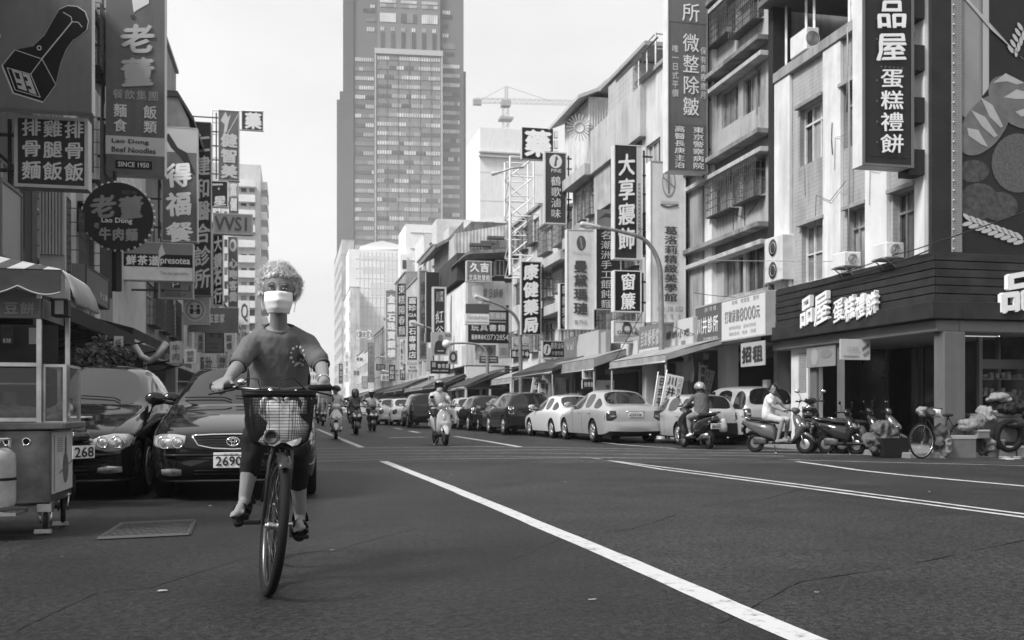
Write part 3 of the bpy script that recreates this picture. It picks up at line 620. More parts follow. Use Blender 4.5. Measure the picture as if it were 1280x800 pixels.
# ledges along this stretch
for z in (5.2, 8.0, 10.6): g = MB(); mbox(g, mp, Y0c, Y1c, z, z+.5, .001, .5, bev=.02); g.build('ledge', t, STUC, world=True)
g = MB(); x = PY(745, 200, Y0c).x; g.box((FX-.1, Y0c-2.2, 9.0), (FX+.75, Y0c-.02, 11.6)); g.build('stair_tower', t, mat('blank_panel', .40, .8, nz=.2, ns=1.3, streak=.3), world=True)
# two more narrow houses
Y0d = Y1c+.02; Y1d = Yof(FX, 676)
t, mp = shophouse('R', FX, Y0d, Y1d, 10.0, PALE, 'narrow house between the sunburst grille and the pharmacy tower sign', nw=2, zf=(3.1, 5.6, 7.8), cage=.3)
for z in (5.3, 7.6): g = MB(); mbox(g, mp, Y0d, Y1d, z, z+.45, .001, .6, bev=.02); g.build('ledge', t, STUC, world=True)
Y0e = Y1d+.02; Y1e2 = Yof(FX, 640)
t, mp = shophouse('R', FX, Y0e, Y1e2, 11.2, PALE, 'pale pharmacy house standing behind the lattice tower', nw=3, zf=(3.1, 5.9, 8.7), cage=.3)
# lattice tower carrying the medicine sign
dT = 52.0; xa, xb = P(637, 300, dT).x, P(668, 300, dT).x; yT = P(650, 300, dT).y; zA = .95+(510-330)/F*dT; zB = .95+(510-196)/F*dT
t = thing('sign_tower', 'white steel lattice tower carrying the square medicine sign', 'tower', ((xa+xb)/2, yT, 11.3)); n = 6
for x, y in ((xa, yT), (xb, yT), (xa, yT+1.3), (xb, yT+1.3)): g = MB(); g.bar((x, y, 11.2), (x, y, zB), .075); g.build('post', t, M_['white'], world=True)
for k in range(n+1):
    z = 7.9+(zB-7.9)*k/n; 
    g = MB(); g.bar((xa, yT, z), (xb, yT, z), .045); g.bar((xa, yT, z), (xa, yT+1.3, z), .04); g.bar((xb, yT, z), (xb, yT+1.3, z), .04); g.bar((xa, yT+1.3, z), (xb, yT+1.3, z), .04)
    if k < n: z2 = 7.9+(zB-7.9)*(k+1)/n; g.bar((xa, yT, z), (xb, yT, z2), .05); g.bar((xb, yT+1.3, z), (xa, yT+1.3, z2), .05); g.bar((xa, yT, z2), (xa, yT+1.3, z), .05)
    g.build('brace', t, M_['white'], world=True)
for x, y in ((xa, yT), (xb, yT)): g = MB(); g.bar((x, y, 7.9), (x, y, 11.2), .11); g.build('post', t, M_['white'], world=True)
# building with the stationery and convenience signs: front faces the camera over a gap, metal roofed shed above
dJ = 62.0
def Q(px, py, d=dJ): return P(px, py, d)
def slab(name, par, px0, px1, py0, py1, d, dep, m, y_plane=True):
    a = P(px0, (py0+py1)/2, d); Yp = a.y; A = PY(px0, py0, Yp); B = PY(px1, py1, Yp); g = MB(); g.box((A.x, Yp, B.z), (B.x, Yp+dep, A.z)); return g.build(name, par, m, world=True), Yp
t = thing('shop_house', 'stationery corner house with a tattered metal shed roof and many signs', 'building', Q(610, 540))
LW = mat('light_wall', .72, .8, nz=.1, ns=.6, streak=.22)
_, YJ = slab('wall', t, 582, 641, 352, 457, dJ, 9, LW); mJ = FY(YJ)
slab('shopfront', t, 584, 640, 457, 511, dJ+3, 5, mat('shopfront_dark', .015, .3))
for a_ in (582, 612, 639): slab('pillar', t, a_, a_+2, 457, 511, dJ+.3, .4, LW)
def JR(a, b, c, d): A = PY(a, c, YJ); B = PY(b, d, YJ); return (A.x, B.x, B.z, A.z)
slab('wall', t, 571, 640, 316, 352, dJ+1.5, 8, mat('loft_dark', .05, .8, nz=.3, ns=1))
for o in (JR(604, 618, 327, 346), JR(619, 630, 325, 345)): window(t, mJ, *o, cols=2, rev=-1.0 if False else .0, pm=M_['pane_d'])
p0 = PY(573, 326, YJ); p1 = PY(640, 314, YJ); g = MB(); g.prism([(p0.x, YJ-1.2, p0.z), (PY(582, 317, YJ).x, YJ-1.2, PY(582, 317, YJ).z), (p1.x, YJ-1.2, p1.z), (p1.x, YJ-1.2, p1.z-.2), (PY(582, 317, YJ).x, YJ-1.2, PY(582, 317, YJ).z-.2)], (0, 5, 0)); g.build('roof', t, mat('tatter_roof', .2, .7, nz=.5, ns=3), world=True)
# ribbed shed behind it
yS = YJ+6; A = PY(568, 292, yS); B = PY(642, 272, yS); sheet(t, (A.x, yS), (B.x+2, yS), A.z-5.5, A.z, mat('weathered_sheet', .55, .6, .1, nz=.3, ns=.9, streak=.35), nr=26, top=(A.z, B.z))
g = MB(); g.box((A.x+.02, yS+.05, 3), (B.x+2, yS+10, A.z-.1)); g.build('shed', t, STUC, world=True)
for a, b, c, d in ((598, 306, 30, 1), (608, 303, 20, .6), (618, 297, 24, .7), (622, 311, 26, .8)):
    p = PY(a, b, yS-.4); g = MB(); g.box((p.x-.02*c, yS-.6, p.z-.1), (p.x+.03*c, yS-.1, p.z+.08)); g.build('roof_scrap', t, mat('scrap_dark', .1, .8), world=True)
slab('awning_board', t, 584, 631, 458, 473, dJ-2, .15, M_['white']); slab('canopy', t, 585, 633, 474, 485, dJ-2.1, 1.2, G(.22))
# side street face of that house: dark balconies towards the far end
g = MB(); X_ = PY(578, 400, YJ).x; mL = RX(X_)
g = MB(); 
t2 = thing('shop_house', 'dark balconied house with sagging awnings next to the stationery house', 'building', (12.3, YJ+12, 0))
ya, yb = Yof(FX, 590), Yof(FX, 556); ops = [(ya+1+i*5.5, ya+5+i*5.5, z, z+1.7) for i in range(3) for z in (4.2, 7.3, 10.2)]
g = MB(); wall(g, RX(FX-.6), ya, yb, 3, 14, ops, .5); mbox(g, RX(FX-.6), ya, yb, 3, 14, -.55, -8); mbox(g, RX(FX-.6), ya, yb, 0, 3, -3, -8); g.build('wall', t2, mat('sooty_wall', .14, .85, nz=.4, ns=1, streak=.4), world=True)
for o in ops: window(t2, RX(FX-.6), *o, rev=.5, cols=3, pm=M_['pane_d'], cage=.5, cm=M_['galv'])
for z in (9.4, 12.6): awn(t2, RX(FX-.6), ya+1, yb-3, z+.3, .45, .25, mat('awning_weathered', .2, .8, nz=.4, ns=1.5))
g = MB(); A = PY(546, 303, ya); B = PY(568, 292, ya); g.prism([(A.x, ya+1, A.z), (B.x, ya+1, B.z), (B.x, ya+1, B.z-.25), (A.x, ya+1, A.z-.25)], (0, 9, 0)); g.build('roof', t2, mat('tatter_roof', .2, .7), world=True)
# far row on the right side, one house after another
hs = [(556, 541, 13.5, .58, 'white-walled far house with its roof light standing above the red lantern sign'), (541, 522, 15.5, .50, 'pale far house with flat roof behind the grey vertical banner'), (522, 507, 14, .42, 'far shop house behind the jewellery signs'), (507, 494, 16, .30, 'far shop house behind the noodle sign'), (494, 480, 13, .5, 'far house under the white arched sign'), (480, 467, 12, .24, 'dark far house next to the arched sign'), (467, 455, 10.5, .5, 'far pale house with a dark awning over the pavement'), (455, 446, 11, .5, 'small far house at the narrowing end of the shop row')]
for i, (b, a, zt_, gg, lb) in enumerate(hs):
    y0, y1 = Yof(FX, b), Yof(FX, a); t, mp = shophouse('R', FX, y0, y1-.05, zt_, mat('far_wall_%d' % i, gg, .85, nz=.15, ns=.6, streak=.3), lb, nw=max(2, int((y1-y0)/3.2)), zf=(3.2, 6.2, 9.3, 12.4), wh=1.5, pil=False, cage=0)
    awn(t, mp, y0+.5, y1-.5, 3.7, 2.4, .9, mat('awning_far_%d' % (i % 3), [.05, .09, .14][i % 3], .8, nz=.3, ns=1))
    if i < 2: g = MB(); mbox(g, mp, y0+1, y0+4, zt_+.1, zt_+2.6, -.5, -4); g.build('rooftop_room', t, G(.5), world=True)
# white blank-faced buildings rising behind the row
def block(px0, px1, py0, d, dep, m, label, name='apartment_building', rows=0, cols=0, wy=(0, 0), par=None, wm=None, fr=None, rot=True, wr=None):
    A = P(px0, py0, d); Yp = A.y; B = PY(px1, py0, Yp); t = par or thing(name, label, 'building', ((A.x+B.x)/2, Yp, 0)); mp = FY(Yp); H_ = A.z
    ops = []
    if rows:
        a0, a1 = wr or (A.x+.5, B.x-.5); zt_ = PY(px0, wy[0], Yp).z; zb_ = PY(px0, wy[1], Yp).z
        for r in range(rows):
            for c in range(cols): 
                cw = (a1-a0)/cols; rh = (zt_-zb_)/rows; ops.append((a0+cw*(c+.18), a0+cw*(c+.82), zb_+rh*(r+.25), zb_+rh*(r+.8)))
    g = MB(); wall(g, mp, A.x, B.x, 0, H_, ops, .3); g.box((A.x, Yp+.35, 0), (B.x, Yp+dep, H_-.01)); g.box((A.x, Yp+.001, 0), (A.x+.3, Yp+.36, H_-.005)); g.box((B.x-.3, Yp+.001, 0), (B.x, Yp+.36, H_-.005)); g.box((A.x, Yp+.001, H_-.3), (B.x, Yp+.36, H_))
    g.build('wall', t, m, world=True)
    for o in ops:
        g = MB(); mbox(g, mp, o[0], o[1], o[2], o[3], -.2, -.25); g.build('window', t, wm or rnd.choice([M_['pane'], M_['pane_d']]), world=True)
    return t, A, B, Yp
tg, A, B, Yg = block(436, 505, 311, 220, 12, mat('curtain_pale', .80, .7, nz=.05, ns=.08, streak=.08), 'tall pale building with faded gridded facade and low white arched top', rows=0)
g = MB(); gm = mat('grid_line', .66, .7)
for k in range(1, 12): x = A.x+(B.x-A.x)*(.12+.88*k/12); g.box((x-.05, Yg-.06, 3), (x+.05, Yg-.002, A.z-.5))
for k in range(1, 17): z = A.z*k/17; g.box((A.x+1.4, Yg-.05, z-.05), (B.x, Yg-.003, z+.05))
g.build('facade_grid', tg, gm, world=True)
for (a, b, c, d2), v in (((453, 480, 333, 342), .66), ((481, 503, 328, 352), .68), ((463, 502, 353, 370), .63), ((452, 501, 319, 327), .72)):
    p = PY(a, c, Yg); q = PY(b, d2, Yg); g = MB(); g.box((p.x, Yg-.03, q.z), (q.x, Yg-.001, p.z)); g.build('facade_panel', tg, G(v, ns=.1), world=True)
g = MB(); pr = [PY(x, y, Yg) for x, y in ((451, 311), (451, 307), (465, 302.5), (478, 300), (492, 303), (506, 307), (506, 311))]; g.prism([Vector((p.x, Yg+1, p.z)) for p in pr], (0, 8, 0)); g.build('arched_roof', tg, M_['white'], world=True)
tw, A, B, Yw = block(507, 541, 280, 150, 10, mat('clean_white', .80, .8, nz=.04, ns=.2, streak=.1), 'plain white building with two dark windows beside the gridded facade')
for a, b, c, d2 in ((502, 508, 325, 337), (502, 508, 341, 352)):
    p = PY(a, c, Yw-.05); q = PY(b, d2, Yw-.05)
g = MB(); p = PY(500, 318, Yw-1); q = PY(509, 480, Yw-1); g.box((p.x, Yw-1.2, 0), (q.x, Yw-.01, p.z)); g.build('wall', tw, mat('clean_white', .68), world=True)
for c, d2 in ((325, 336), (341, 351.5)): p = PY(503, c, Yw-1.2); q = PY(508, d2, Yw-1.2); g = MB(); g.box((p.x, Yw-1.26, q.z), (q.x, Yw-1.21, p.z)); g.build('window', tw, M_['pane_d'], world=True)
for c in (290, 310, 325, 341): p = PY(513, c, Yw); q = PY(541, c, Yw); g = MB(); g.box((p.x, Yw-.1, p.z-.12), (q.x, Yw-.002, p.z)); g.build('ledge', tw, G(.5), world=True)
block(530, 560, 292, 120, 9, mat('white_house', .62, .8, nz=.06, ns=.3, streak=.15), 'pale house top showing above the balconies of the dark house', rows=1, cols=2, wy=(300, 315))
tt, A, B, Yp = block(579, 642, 286, 88, 9, M_['white'], 'white flat-roofed house showing above the weathered metal shed')
g = MB(); pr = [PY(x, y, Yp) for x, y in ((576, 286), (583, 279), (620, 271), (644, 273), (644, 286))]; g.prism([Vector((p.x, Yp-.2, p.z)) for p in pr], (0, 8, 0)); g.build('roof', tt, M_['white'], world=True)
p = PY(606, 279, Yp); g = MB(); g.box((p.x, Yp-.3, p.z-.5), (p.x+.8, Yp-.19, p.z+.1)); g.build('window', tt, M_['pane'], world=True)
# street-side balconied towers at the vanishing end of the right side
t, mp = shophouse('R', FX, Yof(FX, 438), Yof(FX, 428), 27, mat('end_wall_a', .6, .85, nz=.2, ns=.3, streak=.3), 'distant balconied apartment tower at the right end of the street beside the pale gridded building', nw=5, zf=tuple(3.2*i for i in range(1, 8)), wh=1.7, pil=False, depth=2)
t, mp = shophouse('R', FX-.5, Yof(FX-.5, 427), Yof(FX-.5, 418), 42, mat('end_wall_b', .5, .85, nz=.2, ns=.3, streak=.3), 'farthest apartment tower on the street, its balconies stacked against the sky', nw=7, zf=tuple(3.3*i for i in range(1, 12)), wh=1.8, pil=False, depth=3)
block(386, 404, 456, 560, 20, mat('end_block', .6, .8, nz=.1, ns=.1), 'pale low block closing the far end of the street', rows=4, cols=5, wy=(458, 495))
block(318, 372, 468, 500, 20, mat('end_block2', .55, .8, nz=.1, ns=.1), 'low white block at the hazy end of the street behind the cyclist', rows=3, cols=8, wy=(471, 497))
# pale slab beyond with the construction crane
tc_, A, B, Yc2 = block(600, 684, 159, 250, 20, mat('wrapped_slab', .70, .8, nz=.05, ns=.05, streak=.1), 'blank pale slab building wrapped in sheeting under the construction crane', 'slab_building')
g = MB(); g.prism([(A.x-.9, Yc2+4, 0), (A.x, Yc2, 0), (A.x+.5, Yc2+.2, 0), (A.x+.5, Yc2+4, 0)], (0, 0, A.z-2)); g.build('side_wall', tc_, mat('wrapped_slab', .5), world=True)
for y in (190, 195): p = PY(598, y, Yc2); q = PY(654, y-5, Yc2); g = MB(); g.box((p.x, Yc2-1, p.z-.25), (q.x, Yc2-.002, p.z+.1)); g.build('ledge', tc_, G(.4), world=True)
for k in range(9): g = MB(); z = A.z*k/10+3; g.box((A.x, Yc2-.04, z), (B.x, Yc2-.001, z+.12)); g.build('sheet_seam', tc_, G(.48), world=True)
dC = 270; base = P(632, 158, dC); cr = thing('tower_crane', 'thin lattice tower crane with long jib above the blank slab building', 'crane', base); YK = base.y
def K(px, py): return PY(px, py, YK)
CR = mat('crane_steel', .32, .6)
def lat(g, a, b, w_, n, th=.16):
    th *= .55
    a = Vector(a); b = Vector(b); t2 = (b-a).normalized(); up = Vector((1, 0, 0)) if abs(t2.z) > .7 else Vector((0, 0, 1)); 
    c4 = [up*w_/2+Vector((0, w_/2, 0)), up*w_/2-Vector((0, w_/2, 0)), -up*w_/2+Vector((0, w_/2, 0)), -up*w_/2-Vector((0, w_/2, 0))]
    for c in c4: g.bar(a+c, b+c, th)
    for k in range(n): p = a.lerp(b, k/n); q = a.lerp(b, (k+1)/n); g.bar(p+c4[0 if k % 2 else 2], q+c4[2 if k % 2 else 0], th*.7); g.bar(p+c4[1 if k % 2 else 3], q+c4[3 if k % 2 else 1], th*.7)
g = MB(); lat(g, K(632, 160), K(632, 128), 1.5, 8); g.build('mast', cr, CR, world=True)
g = MB(); lat(g, K(633, 126.5), K(715, 128.5), 1.1, 26, .13); g.build('jib', cr, CR, world=True)
g = MB(); lat(g, K(631, 126.5), K(594, 125.5), 1.1, 12, .16); g.build('counter_jib', cr, CR, world=True)
g = MB(); p = K(596, 128.5); g.box((p.x-1, YK-.6, p.z-.6), (p.x+1.2, YK+.6, p.z+.9)); g.build('counterweight', cr, G(.3), world=True)
g = MB(); lat(g, K(633, 126), K(633, 108), .7, 6, .13); g.bar(K(633, 108), K(690, 127), .09); g.bar(K(633, 108), K(600, 125), .09); g.build('apex', cr, CR, world=True)
g = MB(); p = K(632, 131); g.box((p.x-1.2, YK-1.2, p.z-.5), (p.x+1.2, YK+1.2, p.z+1)); p = K(632, 149); g.box((p.x-1.8, YK-1.8, p.z-.3), (p.x+1.8, YK+1.8, p.z+.3)); g.build('cab', cr, CR, world=True)
# ---------------------------------------------------------------- the skyscraper
D = 600.0; c0 = P(505, 510, D); tz = thing('skyscraper', 'very tall grey skyscraper with stepped sides and bands of reflecting windows', 'skyscraper', (c0.x, c0.y, 0), -radians(5.3))
SX = D/F
def TX(px): return (px-505)*SX*.995
def TZ(py): return .95+(510-py)*SX
TWm = mat('tower_granite', .16, .45, nz=.05, ns=.05, tile=(1.25, 1.9, .07, .84)); TWb = mat('tower_bay', .20, .4, nz=.05, ns=.05, tile=(1.3, 1.9, .07, .85)); TWs = mat('tower_side', .13, .5, nz=.06, ns=.03, tile=(2.4, 3.8, .06, .8))
def tb(name, a, b, t0, t1, y0, y1, m): g = MB(); g.box((TX(a), y0, TZ(t1)), (TX(b), y1, TZ(t0))); return g.build(name, tz, m)
tb('shaft', 440, 580, -120, 509, 0, 60, TWm); tb('shaft', 428.5, 440, -120, 509, 10, 50, TWs); tb('shaft', 420.5, 428.5, 120, 509, 12, 48, TWs); tb('shaft', 424, 428.5, 108, 120, 14, 46, TWs); tb('shaft', 580, 583.8, 82, 509, 6, 56, TWm); tb('shaft', 440, 442, -60, 509, -1, 0, TWs)
tb('central_bay', 470, 552, 67, 509, -6, 0, TWb); tb('cornice', 468.5, 553, 66.5, 73, -7, 0, mat('tower_trim', .42, .5)); tb('upper_bay', 472, 550, -120, 66, -2.5, 0, TWb)
for a in (468.7, 551): tb('edge_trim', a, a+1.6, 73, 509, -6.8, -6, mat('tower_trim', .42, .5))
for k in range(1, 6): a = 470+82*k/6; tb('mullion', a-.25, a+.25, 74, 509, -6.4, -6.0, TWm)
WG = [mat('sky_glass_%d' % i, v, .2, nz=.15, ns=.2, spec=.6) for i, v in enumerate((.62, .50, .38, .24, .10, .07))]
def band(px0, px1, py0, py1, y, seg, ww, gap=.28, dk=.18):
    """one storey's window strip: the panes of one strip, mixed brightness in runs"""
    n = max(1, int(round((px1-px0)/seg))); cur = rnd.choice(WG[:4]); runs = []
    st = 0
    while st < n:
        ln = rnd.randint(2, 6) if n > 4 else n; cur = rnd.choices(WG, ww)[0]; runs.append((st, min(n, st+ln), cur)); st += ln
    g = MB()
    for a, b, m in runs:
        g.mt(m)
        for k in range(a, b): x0 = px0+(px1-px0)*(k+gap/2)/n; x1 = px0+(px1-px0)*(k+1-gap/2)/n; g.box((TX(x0), y-.25, TZ(py1)), (TX(x1), y, TZ(py0)))
    return g.build('window_band', tz)
py = 75.5
while py < 330:
    band(471.5, 550, py, py+4.6, -6.02, 3.05, (3, 4, 4, 3, 2, 1)); py += 11.65
py = 74.5
while py < 330:
    band(444, 467.5, py, py+4.6, -.02, 2.6, (3, 4, 3, 2, 1, 1)); band(553.5, 575, py+4, py+8.6, -.02, 2.4, (4, 4, 3, 1, 1, 1)); py += 11.65
for a, b in ((475, 495), (501, 521), (527, 547)):
    for y0, y1, ww in ((3, 6.5, (2, 4, 2, 0, 0, 0)), (8, 12, (0, 1, 5, 2, 0, 0)), (19.5, 30.5, (5, 1, 0, 0, 0, 0) if a != 501 else (0, 0, 0, 5, 1, 0)), (-10, -3, (1, 3, 2, 0, 0, 0))): band(a, b, y0, y1, -2.52, 2.6, ww, .15)
for k in range(6):
    a = 475.5+k*12.9; band(a, a+5.6, 43, 66, -2.52, 2.6, (0, 0, 0, 0, 1, 1)); band(a, a+5, 37, 41.5, -2.52, 2.6, (1, 1, 1, 1, 0, 0))
for a, b, c, d2, ww in ((463, 469, 8, 12, (2, 1, 0, 0, 0, 0)), (454, 469, 13, 17.5, (0, 0, 0, 0, 1, 1)), (458, 469, 25, 29, (0, 1, 0, 2, 1, 0)), (458.5, 468.5, 36, 41.5, (3, 1, 0, 0, 0, 0)), (553, 563, 11, 15.5, (2, 1, 1, 0, 0, 0)), (551, 566, 16.5, 21, (0, 0, 0, 0, 2, 1)), (553, 560, 28, 32.5, (0, 0, 0, 0, 1, 1)), (553, 561, 40, 44.5, (2, 1, 0, 0, 0, 0)), (553, 569, 52, 59, (0, 0, 0, 2, 0, 0)), (556, 568, 63, 67.5, (0, 0, 0, 0, 1, 3))):
    band(a, b, c, d2, -.02, 2.4, ww)
# ================================================================ LEFT SIDE
def LYof(X, px): return PX(px, 400, X).y
LXF = -5.2
# apartment tower far down the left side
ta, A, B, Ya = block(262, 326, 203, 112, 18, mat('left_tower', .6, .8, nz=.08, ns=.2, streak=.15), 'pale many-storeyed apartment tower beyond the shop signs, its facade full of balconies', rows=14, cols=5, wy=(225, 470))
for k in range(15):
    z = 2+k*(A.z-3)/15; g = MB(); g.box((A.x+2, Ya-.9, z), (B.x-.6, Ya-.001, z+.22)); g.box((A.x+2, Ya-.9, z+.22), (B.x-.6, Ya-.82, z+.8)); g.box((B.x-.1, Ya+.5, z), (B.x+.7, Ya+9, z+.9)); g.build('balcony', ta, mat('balcony_pale', .7, .8, nz=.15, ns=.5), world=True)
hl = [(100, 22, 9.2, .07, 'house behind the ribbed grey pillar beside the pork chop sign'), (22, 30, 11.5, .16, 'house behind the beef noodle signs'), (30, 38, 10.5, .30, 'light corrugated house above the parking sign'), (38, 48, 16.3, .26, 'taller gabled house beside the vertical restaurant sign'), (48, 60, 12, .5, 'mid-street house behind the diamond shop signs'), (60, 76, 13, .4, 'distant low house at the far run of left shops'), (78, 108, 9, .6, 'low pale shop row below the apartment tower')]
hl[0] = (13.5, 22, 9.2, .10, hl[0][4])
LH = []
for i, (a, b, zt_, gg, lb) in enumerate(hl):
    t, mp = shophouse('L', LXF, a, b-.05, zt_, mat('left_wall_%d' % i, gg, .85, nz=.15, ns=.8, streak=.3), lb, nw=3, zf=(3.3, 6.2, 9.2, 12.2), wh=1.5, arcade=2.9, cage=.3 if i in (1, 3) else 0, pil=i > 0); LH.append((t, mp))
# ribbed pillar and shafts seen between the signs (first house)
t, mp = LH[0]; y = LYof(LXF, 84); g = MB(); x0 = PY(50, 280, 21.9).x; x1 = PY(82, 280, 21.9).x
RIB = mat('fluted_tile', .42, .6, nz=.08, ns=1, streak=.15)
g = MB()
for k in range(8): xa_ = x0+(x1-x0)*k/8; g.box((xa_+.01, 21.78, PY(60, 318, 21.8).z), (xa_+(x1-x0)/8-.01, 21.95, 9.1))
g.box((x0, 21.85, 3), (x1, 21.96, 9.12)); g.build('fluted_pillar', t, RIB, world=True)
t, mp = LH[1]
for px0, px1, v in ((82, 89, .65), (89, 98, .32), (98, 106, .5), (113, 120, .6), (120, 136, .25)):
    g = MB(); mbox(g, mp, Yof(LXF, px0), Yof(LXF, px1)-.05, 3.2, 9.4, .001, .12, bev=.01); g.build('pilaster', t, G(v, streak=.2), world=True)
# gabled little roof peak against the sky
p = PY(205, 121, 39); q = PY(236, 150, 39); g = MB(); g.prism([(p.x-1, 39, 12), (p.x-1, 39, p.z), (p.x+.5, 39, p.z), (q.x, 39, q.z), (q.x, 39, q.z-.6)], (0, 6, 0)); g.build('gable', LH[3][0], G(.35, streak=.2), world=True)
g = MB(); g.prism([(p.x-1.2, 38.8, p.z), (p.x+.5, 38.8, p.z), (q.x+.2, 38.8, q.z-.1), (q.x+.2, 38.8, q.z+.05), (p.x+.5, 38.8, p.z+.2), (p.x-1.2, 38.8, p.z+.2)], (0, 6.5, 0)); g.build('roof', LH[3][0], mat('roof_dark', .06, .6), world=True)
# ribbed pale facade seen between round sign and restaurant sign
t, mp = LH[2]; yy0, yy1 = 29.9, 37.9
sheet(t, (LXF+.05, yy1), (LXF+.05, yy0), 3.1, 10.4, mat('pale_ribs', .52, .6, nz=.1, ns=1, streak=.2), nr=26, name='ribbed_wall')
# ================================================================ SIGNS
def sgn(r, d, lab, face, txt=(), th=.28, edge=.5, bord=.0, bg=.5, hang='R', name='shop_sign', group=None, rough=.45, brk=4, fX=None, shapes=None, cat='sign', par=None, spot=None, yaw=None):
    """box sign facing down the street. r = picture rectangle, d = distance; txt = (string, x0,y0,x1,y1 fractions, vertical, grey, bold, brush)"""
    a, b, c, e = r; cx = (a+c)/2; Yp = P(cx, (b+e)/2, d).y; x0 = PY(a, b, Yp).x; x1 = PY(c, b, Yp).x; zt = (PY(a, b, Yp).z+PY(c, b, Yp).z)/2; zb = (PY(a, e, Yp).z+PY(c, e, Yp).z)/2
    t = thing(name, lab, cat, ((x0+x1)/2, Yp, zb), 0, group); W = x1-x0; Hh = zt-zb
    g = MB(); g.box((x0, Yp+.012, zb), (x1, Yp+th, zt), bev=.01); g.build('cabinet', t, G(edge, .5, streak=.12), world=True)
    b2 = bord or .006
    g = MB(); g.box((x0+b2, Yp, zb+b2), (x1-b2, Yp+.011, zt-b2)); g.build('face_panel', t, G(face*(.5 if face < .13 else .85) if face < .3 else min(.82, face*1.15), rough, nz=.08, streak=.15, spec=.12), world=True)
    if bord:
        g = MB(); g.box((x0, Yp-.02, zb), (x0+b2, Yp+.011, zt)); g.box((x1-b2, Yp-.02, zb), (x1, Yp+.011, zt)); g.box((x0+b2, Yp-.018, zb), (x1-b2, Yp+.011, zb+b2)); g.box((x0+b2, Yp-.018, zt-b2), (x1-b2, Yp+.011, zt)); g.build('frame', t, G(bg), world=True)
    lay = 0
    for q in (shapes or ()):   # flat printed patches: (fx0,fy0,fx1,fy1,grey) or ('e',cx,cy,rx,ry,grey) or ('p',[(x,y)..],grey)
        lay += 1; yy = Yp-.004-lay*.002; g = MB(); gm = G(q[-1], .5, nz=.04)
        if q[0] == 'e': pts = [(q[1]+q[3]*cos(2*pi*k/28), q[2]+q[4]*sin(2*pi*k/28)) for k in range(28)]
        elif q[0] == 'p': pts = q[1]
        elif q[0] == 'l':   # stroke
            pts = []; (ax, ay), (bx, by), wd = q[1], q[2], q[3]; n2 = Vector((-(by-ay)*Hh, (bx-ax)*W)); n2.normalize(); n2 *= wd
            pts = [(ax+n2.x/W, ay+n2.y/Hh), (bx+n2.x/W, by+n2.y/Hh), (bx-n2.x/W, by-n2.y/Hh), (ax-n2.x/W, ay-n2.y/Hh)]
        else: pts = [(q[0], q[1]), (q[2], q[1]), (q[2], q[3]), (q[0], q[3])]
        p3 = [Vector((x0+W*u, yy, zt-Hh*v)) for u, v in pts]
        if (p3[1]-p3[0]).cross(p3[2]-p3[1]).y > 0: p3 = p3[::-1]
        g.poly(p3); g.build('printed_shape', t, gm, world=True)
    for q in txt:
        s, fa, fb, fc, fd, ver, gr, bo, br = q; g = MB()
        g.text(s, (x0+W*fa, Yp-.012-lay*.002, zt-Hh*fd), (1, 0, 0), (0, 0, 1), W*(fc-fa), Hh*(fd-fb), ver, bo, br)
        g.build('lettering', t, G(min(.82, gr*1.12) if gr > .3 else gr, .5, nz=.03), world=True)
    if hang and brk:
        fx = fX if fX is not None else (FX if hang == 'R' else LXF); xi = x1 if hang == 'R' else x0
        g = MB(); n = brk
        for k in range(n): z = zb+Hh*(k+.5)/n; g.bar((xi, Yp+th/2, z), (fx, Yp+th/2, z), .05)
        xm = xi+(.12 if hang == 'R' else -.12); g.bar((xm, Yp+th/2, zb+Hh*.03), (xm, Yp+th/2, zt-Hh*.03), .05)
        g.build('bracket', t, mat('bracket_iron', .06, .6, nz=.3, ns=8), world=True)
    t['_'] = 0; del t['_']
    return t, (x0, x1, zb, zt, Yp)
B_, N_ = .02, .0
# ---- right side, near to far
sgn((1078, -60, 1142, 208.5), 19.45, 'tall dark cake shop sign hung high on the corner building', .06, [('品屋', .20, .215, .88, .52, True, .72, .03, .18), ('品屋', .2, .2, .2, .2, True, .7, 0, 0)][:1]+[('蛋糕禮餅', .30, .54, .80, .945, True, .72, .02, .14)], th=.36, edge=.58, bord=.05, bg=.13, brk=0,
    shapes=[(.14, .30, .90, .955, .028)]+[(.26+.08*i, .31+.032*j, .29+.08*i, .318+.032*j, .13) for i in range(7) for j in range(20) if (i in (0, 6) or j in (6, 7, 19))][:44][::3])
for k in range(5):
    z0 = 6.0+k*1.0; p = P(1150, 200, 19.6); g = MB(); g.box((p.x-.22, p.y+.02, 5.55+k*1.03), (p.x+.12, p.y+.4, 5.55+k*1.03+.5)); o = g.build('sign_mount', None, M_['black'])
    o.parent = bpy.data.objects['shop_sign']; o.matrix_parent_inverse = pmat(bpy.data.objects['shop_sign']).inverted(); o.name = 'mount'
sgn((835, -40, 884.5, 215), 29.2, 'tall clinic sign listing wrinkle treatments, dark lower block', .16, [('所', .34, .06, .80, .145+.17, True, .68, .01, 0)][:0]+[('所', .32, .165, .82, .27, True, .62, .012, 0), ('微整除皺', .34, .315, .80, .73, True, .62, .012, 0), ('唯一日式平價', .08, .38, .27, .64, True, .55, .0, 0), ('保有青春歲月', .80, .38, .97, .64, True, .55, 0, 0), ('高醫長庚主治', .14, .775, .44, .985, True, .66, .01, 0), ('東京警察病院', .60, .775, .92, .985, True, .66, .01, 0)],
    th=.42, edge=.62, bord=.03, bg=.2, shapes=[(.02, .765, .98, .995, .10), (.02, .0, .98, .27, .14)])
